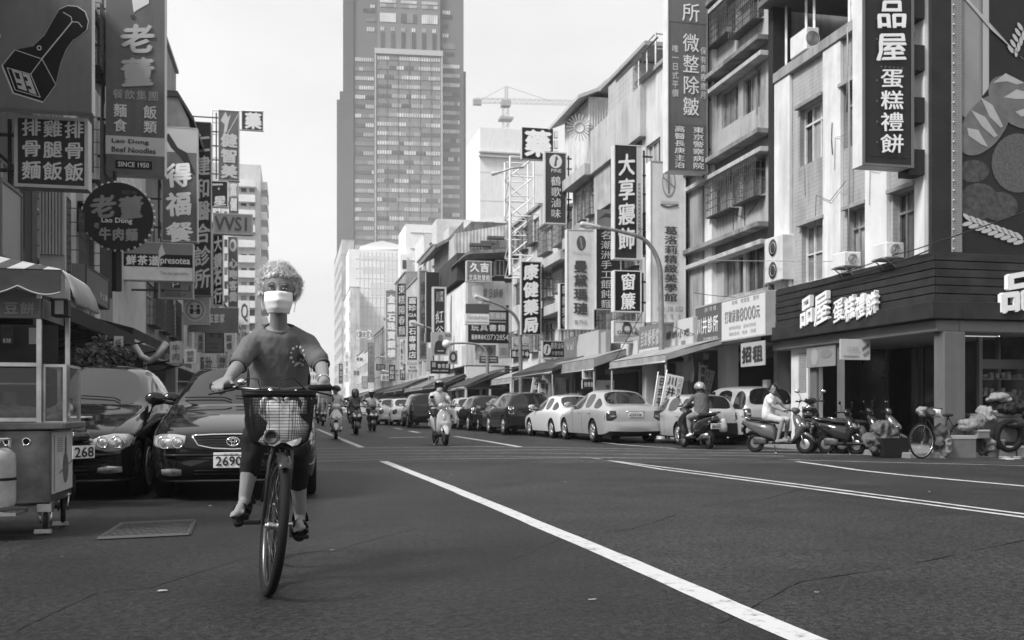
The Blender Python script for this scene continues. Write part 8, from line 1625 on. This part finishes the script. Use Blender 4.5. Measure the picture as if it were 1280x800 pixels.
g = MB(); g.tube([V3(*p)+V3(0, -.004, 0) for p in pts[2:]], .006, 5); g.build('valance_piping', t, STW, world=True)
for k in range(8):
    y0_ = yf+.03+k*.10; g = MB(); a = V3(xr, y0_, zf_+.03); g.tube([a, a+V3(.04, .0, -.04), a+V3(.08, .0, -.12), a+V3(.12, .0, -.24)], [.012, .018, .020, .018], 8); g.build('hanging_strip', t, STW, world=True)
g = MB(); a = PY(76, 385, YCt+.1); g.box((a.x-.06, YCt+.05, a.z-.07), (a.x+.06, YCt+.17, a.z+.07), bev=.01); o = g.build('lantern', None, M_['black']); tag(o, 'small dark lantern hanging under the side of the cart awning', 'lantern'); g = MB(); g.box((a.x-.03, YCt+.045, a.z-.05), (a.x+.03, YCt+.049, a.z+.05)); g.build('pane', o, G(.3))
# castors and wheel
def castor(px, py, y, r, nm):
    p = PY(px, py, y); g = MB(); g.torus((p.x, y, r), (1, .2, 0), r-.018, .018, 24, 8); o = g.build('wheel', t, TYRE, world=True); g = MB(); g.lathe((p.x-.015, y, r), (1, .2, 0), [(0, r*.55), (.03, r*.55)], 16); g.build('rim', o, M_['steel']); g = MB(); g.tube([(p.x-.035, y, r), (p.x-.04, y, r*2.05), (p.x+.04, y, r*2.05), (p.x+.035, y, r)], .010, 6); g.box((p.x-.05, y-.05, r*2.02), (p.x+.05, y+.05, cz(628)), bev=.004); g.build('fork', t, M_['steel'], world=True); g = MB(); g.box((p.x-.06, y-.09, .02), (p.x+.06, y-.06, .05)); g.build('brake_pedal', t, M_['steel'], world=True)
castor(57, 655, YCt+.08, .085, 'castor'); castor(79, 640, YCt+.60, .13, 'castor'); castor(-95, 655, YCt+.08, .085, 'castor'); castor(-60, 645, YCt+.62, .085, 'castor')
# gas bottle on its shelf
p = PY(-1, 640, YCt-.18); gb = thing('gas_cylinder', 'pale banded gas cylinder standing in front of the food cart', 'gas cylinder', (p.x, YCt-.2, 0)); GP = mat('cylinder_paint', .30, .4, nz=.25, ns=7)
zc = lambda py: CH+(510-py)/F*7.15
g = MB(); g.lathe((p.x, YCt-.2, zc(633)), (0, 0, 1), [(0, .10), (.02, .112), (.06, .115), (.33, .115), (.38, .108), (.415, .07), (.42, .05)], 32); g.build('body', gb, GP, world=True)
g = MB(); g.lathe((p.x, YCt-.2, zc(600)), (0, 0, 1), [(0, .117), (.02, .117)], 32); g.build('band', gb, TRIM, world=True)
for z, r in ((zc(556)+.04, .075), (zc(640)+.0, .10)): g = MB(); g.torus((p.x, YCt-.2, z), (0, 0, 1), r, .008, 28, 6); g.build('ring', gb, GP, world=True)
for k in range(3): a = 2*pi*k/3+.5; g = MB(); g.bar((p.x+.075*cos(a), YCt-.2+.075*sin(a), zc(556)-.02), (p.x+.075*cos(a), YCt-.2+.075*sin(a), zc(556)+.04), .014); g.build('collar_post', gb, GP, world=True)
g = MB(); g.lathe((p.x, YCt-.2, zc(560)), (0, 0, 1), [(0, .02), (.04, .02), (.045, .03), (.06, .03)], 12); g.build('valve', gb, M_['steel'], world=True)
g = MB(); g.box((p.x-.4, YCt-.34, zc(643)), (p.x+.15, YCt-.002, zc(639))); g.build('gas_shelf', t, M_['steel'], world=True)
# scooter squeezed between cart and saloon
p = PG(94, 636); scooter('dark scooter squeezed between the food cart and the black saloon, its rear to the camera', SDK, (p.x-.68, p.y+.42, 0), pi+.95, 'sport', 'standing scooters', '268')
# awnings over the left pavement
AWD = mat('awning_canvas_dark', .022, .8, nz=.35, ns=2)
for (y0, y1, z, o_, dr, m, lb) in ((14.5, 21.8, 2.95, 2.0, .5, AWD, 'long dark canvas awning sloping over the pavement behind the saloons'), (22.3, 29.5, 3.15, 1.9, .5, AWD, 'second dark awning under the parking sign'), (30.5, 38, 3.1, 1.6, .5, mat('awning_canvas_grey', .12, .8, nz=.3, ns=2), 'grey awning under the plain sign')):
    t = thing('awning', lb, 'awning', (LXF, (y0+y1)/2, z)); mp = LX(LXF)
    g = MB(); g.prism([mp(y0, z, .0), mp(y0, z-dr, o_), mp(y0, z-dr-.02, o_), mp(y0, z-.02, .0)], (0, y1-y0, 0)); g.build('canvas', t, m, world=True)
    g = MB(); g.prism([mp(y0, z-dr-.22, o_+.01), mp(y0, z-dr, o_+.01), mp(y0, z-dr, o_+.02), mp(y0, z-dr-.22, o_+.02)], (0, y1-y0, 0)); g.build('valance', t, m, world=True)
    g = MB(); g.prism([mp(y0-.01, z, .0), mp(y0-.01, z-dr, o_), mp(y0-.01, z-dr-.25, o_), mp(y0-.01, z-.35, 0)], (0, -.012, 0)); g.build('side_flap', t, m, world=True)
    for u in (y0+.1, (y0+y1)/2, y1-.1): g = MB(); g.bar(mp(u, z-dr-.03, o_-.02), mp(u, z-.9, .0), .03); g.build('arm', t, M_['black'], world=True)
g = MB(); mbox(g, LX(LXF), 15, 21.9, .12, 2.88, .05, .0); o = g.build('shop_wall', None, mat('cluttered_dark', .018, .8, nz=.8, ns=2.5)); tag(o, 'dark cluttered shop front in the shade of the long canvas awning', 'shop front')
# box sign under the second awning, banners, bent flue pipes, plants
def onL(px, py, X=-3.9): return PX(px, py, X)
for pts, lb in (([(168, 432), (177, 446), (188, 451), (197, 444), (208, 428)], 'bent steel flue pipe under the dark awning, upper one'), ([(181, 468), (184, 484), (192, 494), (203, 498)], 'bent steel flue pipe curving down beside the saloon, lower one'), ([(150, 470), (158, 462), (162, 440)], 'thin crooked flue pipe near the potted plants')):
    g = MB(); w_ = [P(a, b, 16.5) for a, b in pts]; g.tube(w_, .055 if 'thin' not in lb else .025, 10); o = g.build('flue_pipe', None, M_['galv']); tag(o, lb, 'pipe')
for (r, d, f_, s_, lb) in (((212, 427, 228, 454), 17.5, .35, '牛肉', 'pale cloth banner with rows of characters under the awning end'), ((230, 436, 246, 455), 17.2, .5, '營業', 'pale flapping flag between the two saloons'), ((142, 420, 154, 444), 16, .35, '麵', 'small pale hanging paper sign on a post by the plants')):
    sgn(r, d, lb, f_, [(s_, .15, .1, .85, .9, True, .08, .01, .2)], th=.02, edge=.3, hang=None, name='cloth_banner')
g = MB(); a = P(144, 445, 16); g.bar((a.x, a.y, .1), (a.x, a.y, a.z+.2), .03); o = g.build('pole', None, M_['white']); tag(o, 'thin pale pole holding the small paper sign', 'pole')
def leafy(c, r, n, m, s=.04, seed=0):
    q = random.Random(seed); g = MB()
    for i in range(n):
        d = Vector((q.gauss(0, 1), q.gauss(0, 1), q.gauss(0, 1))).normalized()*(q.random()**.5); p = Vector(c)+Vector((d.x*r[0], d.y*r[1], d.z*r[2])); u = Vector((q.gauss(0, 1), q.gauss(0, 1), q.gauss(0, .6))).normalized(); v = u.cross(Vector((q.gauss(0, 1), q.gauss(0, 1), q.gauss(0, 1)))).normalized(); k = s*q.uniform(.6, 1.5)
        g.add([p-u*k, p+v*k*.45, p+u*k*1.1, p-v*k*.45], [(0, 1, 2, 3)])
    return g
LEAF = mat('leaf', .09, .55, nz=.5, ns=9)
for i, (px, py, rx, rz_, lb) in enumerate(((108, 452, .30, .28, 'bushy potted plant next to the cart showcase'), (126, 444, .26, .34, 'tall leafy potted plant, middle of three behind the saloon'), (150, 450, .25, .25, 'small potted plant nearest the pale pole'))):
    p = P(px, py, 15.3+.3*i); t = thing('potted_plant', lb, 'plant', (p.x, p.y, .11)); g = leafy(p, (rx, rx*.8, rz_), 420, LEAF, .045, i); o = g.build('foliage', t, LEAF, world=True)
    g = MB()
    for k in range(7): a = 2*pi*k/7; g.tube([(p.x, p.y, .6), (p.x+cos(a)*.06, p.y+sin(a)*.06, p.z-rz_*.4), (p.x+cos(a)*rx*.5, p.y+sin(a)*rx*.4, p.z+rz_*.4)], .008, 5)
    g.build('stem', t, mat('stem_brown', .06, .8), world=True); g = MB(); g.lathe((p.x, p.y, .11), (0, 0, 1), [(0, .16), (.5, .22), (.55, .24), (.56, .2)], 20); g.build('pot', t, mat('clay_pot', .14, .8), world=True)
# ================================================================ STREET LAMPS, POLES, WIRES
def lamp(label, pts, d, r=.06, head=(.42, .13, .07), base=True):
    w_ = [P(a, b, d) for a, b in pts]; Yl = w_[0].y; w_ = [PY(a, b, Yl) for a, b in pts]; t = thing('street_lamp', label, 'street lamp', (w_[0].x, Yl, 0)); b = V3(w_[0].x, Yl, .0)
    # smooth the bend
    pp = [b]+w_; sm = []
    for i in range(len(pp)-1):
        p0 = pp[max(i-1, 0)]; p1 = pp[i]; p2 = pp[i+1]; p3 = pp[min(i+2, len(pp)-1)]
        for k in range(6): u = k/6; sm.append(((p1*2)+(p2-p0)*u+(p0*2-p1*5+p2*4-p3)*u*u+(p1*3-p0-p2*3+p3)*u**3)*.5)
    sm.append(pp[-1]); n = len(sm); g = MB(); g.tube(sm, [r*(1.15-.65*i/n) for i in range(n)], 10); g.build('pole', t, mat('pole_paint', .26, .5, .3, nz=.2, ns=6, streak=.2), world=True)
    e = sm[-1]; dr = (sm[-1]-sm[-3]).normalized(); g = MB(); g.cap(e-dr*.02, e+dr*head[0]*1.2, head[2]*.9, head[2]*1.3, 12); h = g.build('lamp_head', t, mat('lamp_case', .45, .4), world=True)
    g = MB(); g.ball(e+dr*head[0]*.8-V3(0, 0, head[2]*.9), (head[0]*.5, head[1]*.6, head[2]*.5), 12, 8); g.build('lamp_lens', h, mat('lamp_lens_glass', .5, .15))
    g = MB(); g.lathe(b, (0, 0, 1), [(0, r*2.4), (.02, r*2.4), (.03, r*1.7), (.3, r*1.6)], 14); g.build('base', t, M_['galv'], world=True)
    return t
lamp('tall pale street lamp curving over the parked cars beside the big silver saloon', [(827, 480), (826, 360), (822, 325), (806, 300), (778, 290), (748, 284)], 30.4, .085)
lamp('street lamp curving in front of the stationery shop posters', [(651, 480), (650, 420), (645, 397), (630, 384), (610, 376)], 49, .10, (.5, .16, .09))
lamp('pale street lamp reaching over the picture board by the outlined signs', [(567, 480), (567, 440), (563, 424), (548, 414), (528, 407)], 69, .12, (.6, .2, .11))
lamp('far small street lamp among the crowded signs', [(502, 490), (502, 474), (498, 469), (488, 466)], 115, .10, (.7, .2, .12))
lamp('distant street lamp with a looping arm below the arched sign', [(497, 490), (497, 458), (493, 449), (484, 447)], 122, .10, (.7, .2, .12))
t = lamp('dark post with a curved arm ending in a round white globe', [(609, 480), (609, 446), (603, 434), (590, 429.5), (566, 429)], 57, .10, (.1, .1, .1)); 
p = PY(558, 430, t.location.y); g = MB(); g.ball(p, .24, 14, 10); g.build('globe', t, M_['white'], world=True)
t = thing('lamp_arm', 'thin lamp arm reaching out from the white lattice tower', 'lamp', P(640, 212, 52)); a, b = P(655, 209, 51.5), P(622, 216, 51.5); g = MB(); g.tube([a, a.lerp(b, .5)+V3(0, 0, .08), b], .05, 8); g.build('arm', t, M_['galv'], world=True); g = MB(); g.cap(b, b+(b-a).normalized()*.25, .08, .11); g.build('lamp_head', t, G(.5), world=True)
def wire(pts, lb, r=.012, sag=.0):
    A = [PX(a, b, X) for a, b, X in pts]; g = MB(); s = []
    for i in range(len(A)-1):
        for k in range(8): u = k/8; s.append(A[i].lerp(A[i+1], u)-V3(0, 0, 4*sag*u*(1-u)))
    s.append(A[-1]); g.tube(s, r, 5); o = g.build('cable', None, mat('cable_black', .03, .6) if r > .008 else M_['galv']); tag(o, lb, 'cable')
wire([(1010, 355, 11.9), (1120, 318, 11.9), (1172, 302, 11.85), (1330, 246, 11.6)], 'upper thin cable slanting across the corner building in front of the billboard', .012, .02)
wire([(1000, 362, 11.88), (1110, 331, 11.88), (1165, 311, 11.8)], 'lower thin cable above the dark plank fascia', .014, .02)
wire([(868, 324, 11.8), (968, 326, 11.8), (1060, 326, 11.8)], 'pale cable crossing the grey flats above the clinic signboard', .008, .02)
wire([(868, 366, 11.8), (960, 372, 11.8)], 'short cable just above the clinic signboard', .010, .05)
wire([(833, 405, 11.2), (868, 418, 11.6)], 'guy wire from the lamp pole to the clinic signboard', .010)
wire([(804, 389, 11.5), (766, 455, 11)], 'slanting stay wire above the cloth awning', .012)
wire([(752, 262, 11.7), (835, 300, 11.7)], 'thin cable between the bedding sign and the salon sign', .009, .05)
# ================================================================ AWNINGS AND CANVAS ON THE RIGHT
CAN = mat('canvas_grey', .30, .85, nz=.2, ns=1.5, streak=.2); CAN_D = mat('canvas_dark', .06, .85, nz=.3, ns=1.5)
def rawn(pl, pr, z, out, drop, m, lb, val=.25, X=FX, legs=True):
    y0, y1 = Yof(X-out, pr), Yof(X-out, pl); t = thing('awning', lb, 'awning', (X, (y0+y1)/2, z)); mp = RX(X)
    g = MB(); n = 8
    for k in range(n): a, b = k/n, (k+1)/n; f = lambda u: z-drop*u**1.3; g.prism([mp(y0, f(a), out*a), mp(y0, f(b), out*b), mp(y0, f(b)-.02, out*b), mp(y0, f(a)-.02, out*a)], (0, y1-y0, 0))
    g.build('canvas', t, m, world=True); g = MB(); g.prism([mp(y0, z-drop, out), mp(y0, z-drop-val, out), mp(y0, z-drop-val, out-.015), mp(y0, z-drop, out-.015)], (0, y1-y0, 0)); g.build('valance', t, m, world=True)
    g = MB(); g.prism([mp(y0-.01, z, 0), mp(y0-.01, z-drop, out), mp(y0-.01, z-drop-val*.8, out), mp(y0-.01, z-.1, 0)], (0, -.012, 0)); g.build('side_flap', t, m, world=True)
    g = MB(); g.tube([mp(y0, z-drop-val, out+.01), mp(y1, z-drop-val, out+.01)], .025, 6); g.build('edge_rail', t, M_['galv'], world=True)
    for u in (y0+.1, y1-.1) if legs else (): g = MB(); g.bar(mp(u, .1, out-.05), mp(u, z-drop, out-.05), .05); g.build('post', t, M_['galv'], world=True)
    return t
rawn(762, 832, 3.0, 2.2, .55, CAN, 'broad pale canvas awning over the shop behind the big silver saloon', .22)
rawn(690, 742, 3.2, 2.0, .5, mat('slatted_awning', .26, .7, nz=.2, ns=2), 'ribbed pale awning below the leaf disc sign', .4)
rawn(640, 690, 3.3, 2.4, .8, CAN_D, 'dark sloping awning with a pale rail beside the pharmacy sign', .15)
rawn(600, 640, 3.0, 1.6, .5, CAN, 'faded awning between the stationery house and the pharmacy', .3)
for (a, b, z, m, lb) in ((560, 583, 3.3, CAN_D, 'dark awning beside the round footprint sign'), (530, 556, 3.6, CAN_D, 'sagging dark awning under the black board'), (506, 528, 3.6, mat('canvas_mid', .16, .85, nz=.3, ns=1), 'grey striped awning under the diamond shop sign'), (480, 503, 3.8, CAN_D, 'far dark tent awning behind the white shirted rider')): rawn(a, b, z, 3.0, 1.1, m, lb, .2, legs=False)
# sun umbrella and stall canvas under the blank white board
p = P(609, 491, 56); t = thing('canopy', 'low pale market canopy under the blank white board', 'canopy', (p.x, p.y, 0)); g = MB(); g.prism([(p.x-1.9, p.y-.8, 2.05), (p.x-.4, p.y-.4, 2.35), (p.x+1.1, p.y-.8, 2.1), (p.x+1.1, p.y-.8, 2.04), (p.x-1.9, p.y-.8, 1.98)], (0, 1.8, 0)); g.build('canvas', t, CAN, world=True); g = MB(); g.bar((p.x-.4, p.y, 0), (p.x-.4, p.y, 2.3), .06); g.build('pole', t, M_['galv'], world=True)
# draped cloths
def drape(pl, pr, yt, yb, X, m, lb, amp=.06, name='hanging_cloth'):
    y1, y0 = Yof(X, pl), Yof(X, pr); zt, zb = Zof(X, pl, yt), Zof(X, pl, yb); g = MB(); nu, nv = 22, 12; vs = []
    for i in range(nu+1):
        for j in range(nv+1): u, v = i/nu, j/nv; vs.append(V3(X+amp*sin(u*19+v*3)*v+amp*.5*sin(u*7), y0+(y1-y0)*u, zt-(zt-zb)*v*(1-.10*sin(pi*u*2)**2)-.10*sin(pi*u)*(1-v)))
    g.add(vs, [(i*(nv+1)+j, (i+1)*(nv+1)+j, (i+1)*(nv+1)+j+1, i*(nv+1)+j+1) for i in range(nu) for j in range(nv)], True); o = g.build(name, None, m); o.modifiers.new('s', 'SOLIDIFY').thickness = .008; tag(o, lb, 'cloth'); return o
drape(843, 866, 450, 479, 11.5, mat('cloth_pale', .42, .85, nz=.15, ns=4), 'pale swagged cloth hanging under the box sign with dark words', .07)
crumple(tuple(P(1, 1, 1)*0+PX(843, 447, 11.4)), (.3, .5, .12), M_['black'], 'dark rolled cloth bundled under the box sign', 'cloth_roll', 'cloth', 71, .03, .02)
# tilted standing banners of the clinic
def banner(px, py, w_, h_, d, tilt, lb, st='川井診所', v=.6):
    b = P(px, py, d); t = thing('standing_banner', lb, 'banner', (b.x, b.y, 0)); t.rotation_euler[1] = tilt; z0 = b.z
    g = MB(); g.box((-w_/2, -.01, z0), (w_/2, .0, z0+h_)); g.build('cloth', t, G(v)); g = MB(); g.tube([(-w_/2-.02, 0, .0), (-w_/2-.02, 0, z0+h_+.1)], .015, 6); g.build('pole', t, M_['white']); g = MB(); g.text(st, (-w_/2+.03, -.012, z0+.02), (1, 0, 0), (0, 0, 1), w_*.62, h_-.04, True, .025); g.build('lettering', t, G(.03)); g = MB(); g.text('日式整形美容診所', (w_*.18, -.012, z0+.03), (1, 0, 0), (0, 0, 1), w_*.28, h_-.06, True, .0); g.build('lettering', t, G(.1))
banner(829, 524, .50, 1.25, 27.5, radians(11), 'tilted white banner with a large black clinic name by the lamp pole'); banner(817, 522, .30, 1.2, 28.2, radians(9), 'narrow tilted banner behind the large clinic banner', '日式平價', .45)
banner(866, 505, .40, 1.1, 30, radians(14), 'tilted white banner leaning toward the wagon'); banner(876, 505, .22, 1.15, 29.6, radians(2), 'upright narrow banner beside the wagon', '微整除皺', .4)
for i, (a, b, w_, h_, lb) in enumerate(((664, 497, .55, .8, 'small white flag banner standing behind the compact hatchback'), (676, 499, .4, .7, 'second small white flag behind the compact hatchback'))): banner(a, b, w_, h_, 42, radians(10-6*i), lb, '牛肉')

# loose wiring, pipes and small clutter on the right-hand walls
q = random.Random(21)
for i in range(16):
    par = CB if i < 6 else bpy.data.objects['apartment_block']; a = q.uniform(985, 1150) if i < 6 else q.uniform(890, 965); zt_ = q.uniform(5.2, 9.2) if i < 6 else q.uniform(5, 12.4); y = Yof(FX, a); L_ = q.uniform(.6, 2.6); X_ = FX-.125 if i < 6 else FX-.012; g = MB()
    if i % 3 == 0: g.tube([(X_, y, zt_), (X_-.01, y+.02, zt_-L_*.5), (X_, y-.01, zt_-L_)], .010, 5)
    else: g.tube([(X_, y, zt_), (X_-.02, y+L_*.3, zt_-.12-q.random()*.25), (X_, y+L_*.6, zt_-.05), (X_-.01, y+L_*.62, zt_-.8)], .007, 5)
    g.build('wall_cable', par, M_['black'] if i % 2 else G(.3), world=True)
# ================================================================ AIR: pale haze that greys the far end of the street
g = MB(); g.box((-140, -12, -1.5), (150, 720, 130)); hz = g.build('haze', None, None); hz['kind'] = 'stuff'; hz['label'] = 'thin pale haze over the street'
hm = bpy.data.materials.new('haze'); hm.use_nodes = True; hn = hm.node_tree; hn.nodes.clear(); ho = hn.nodes.new('ShaderNodeOutputMaterial'); hv = hn.nodes.new('ShaderNodeVolumePrincipled'); hv.inputs['Color'].default_value = (.9, .9, .9, 1); hv.inputs['Density'].default_value = .0004; hv.inputs['Anisotropy'].default_value = .2
hn.links.new(hv.outputs[0], ho.inputs['Volume']); hz.data.materials.clear(); hz.data.materials.append(hm)
SC.cycles.volume_bounces = 1
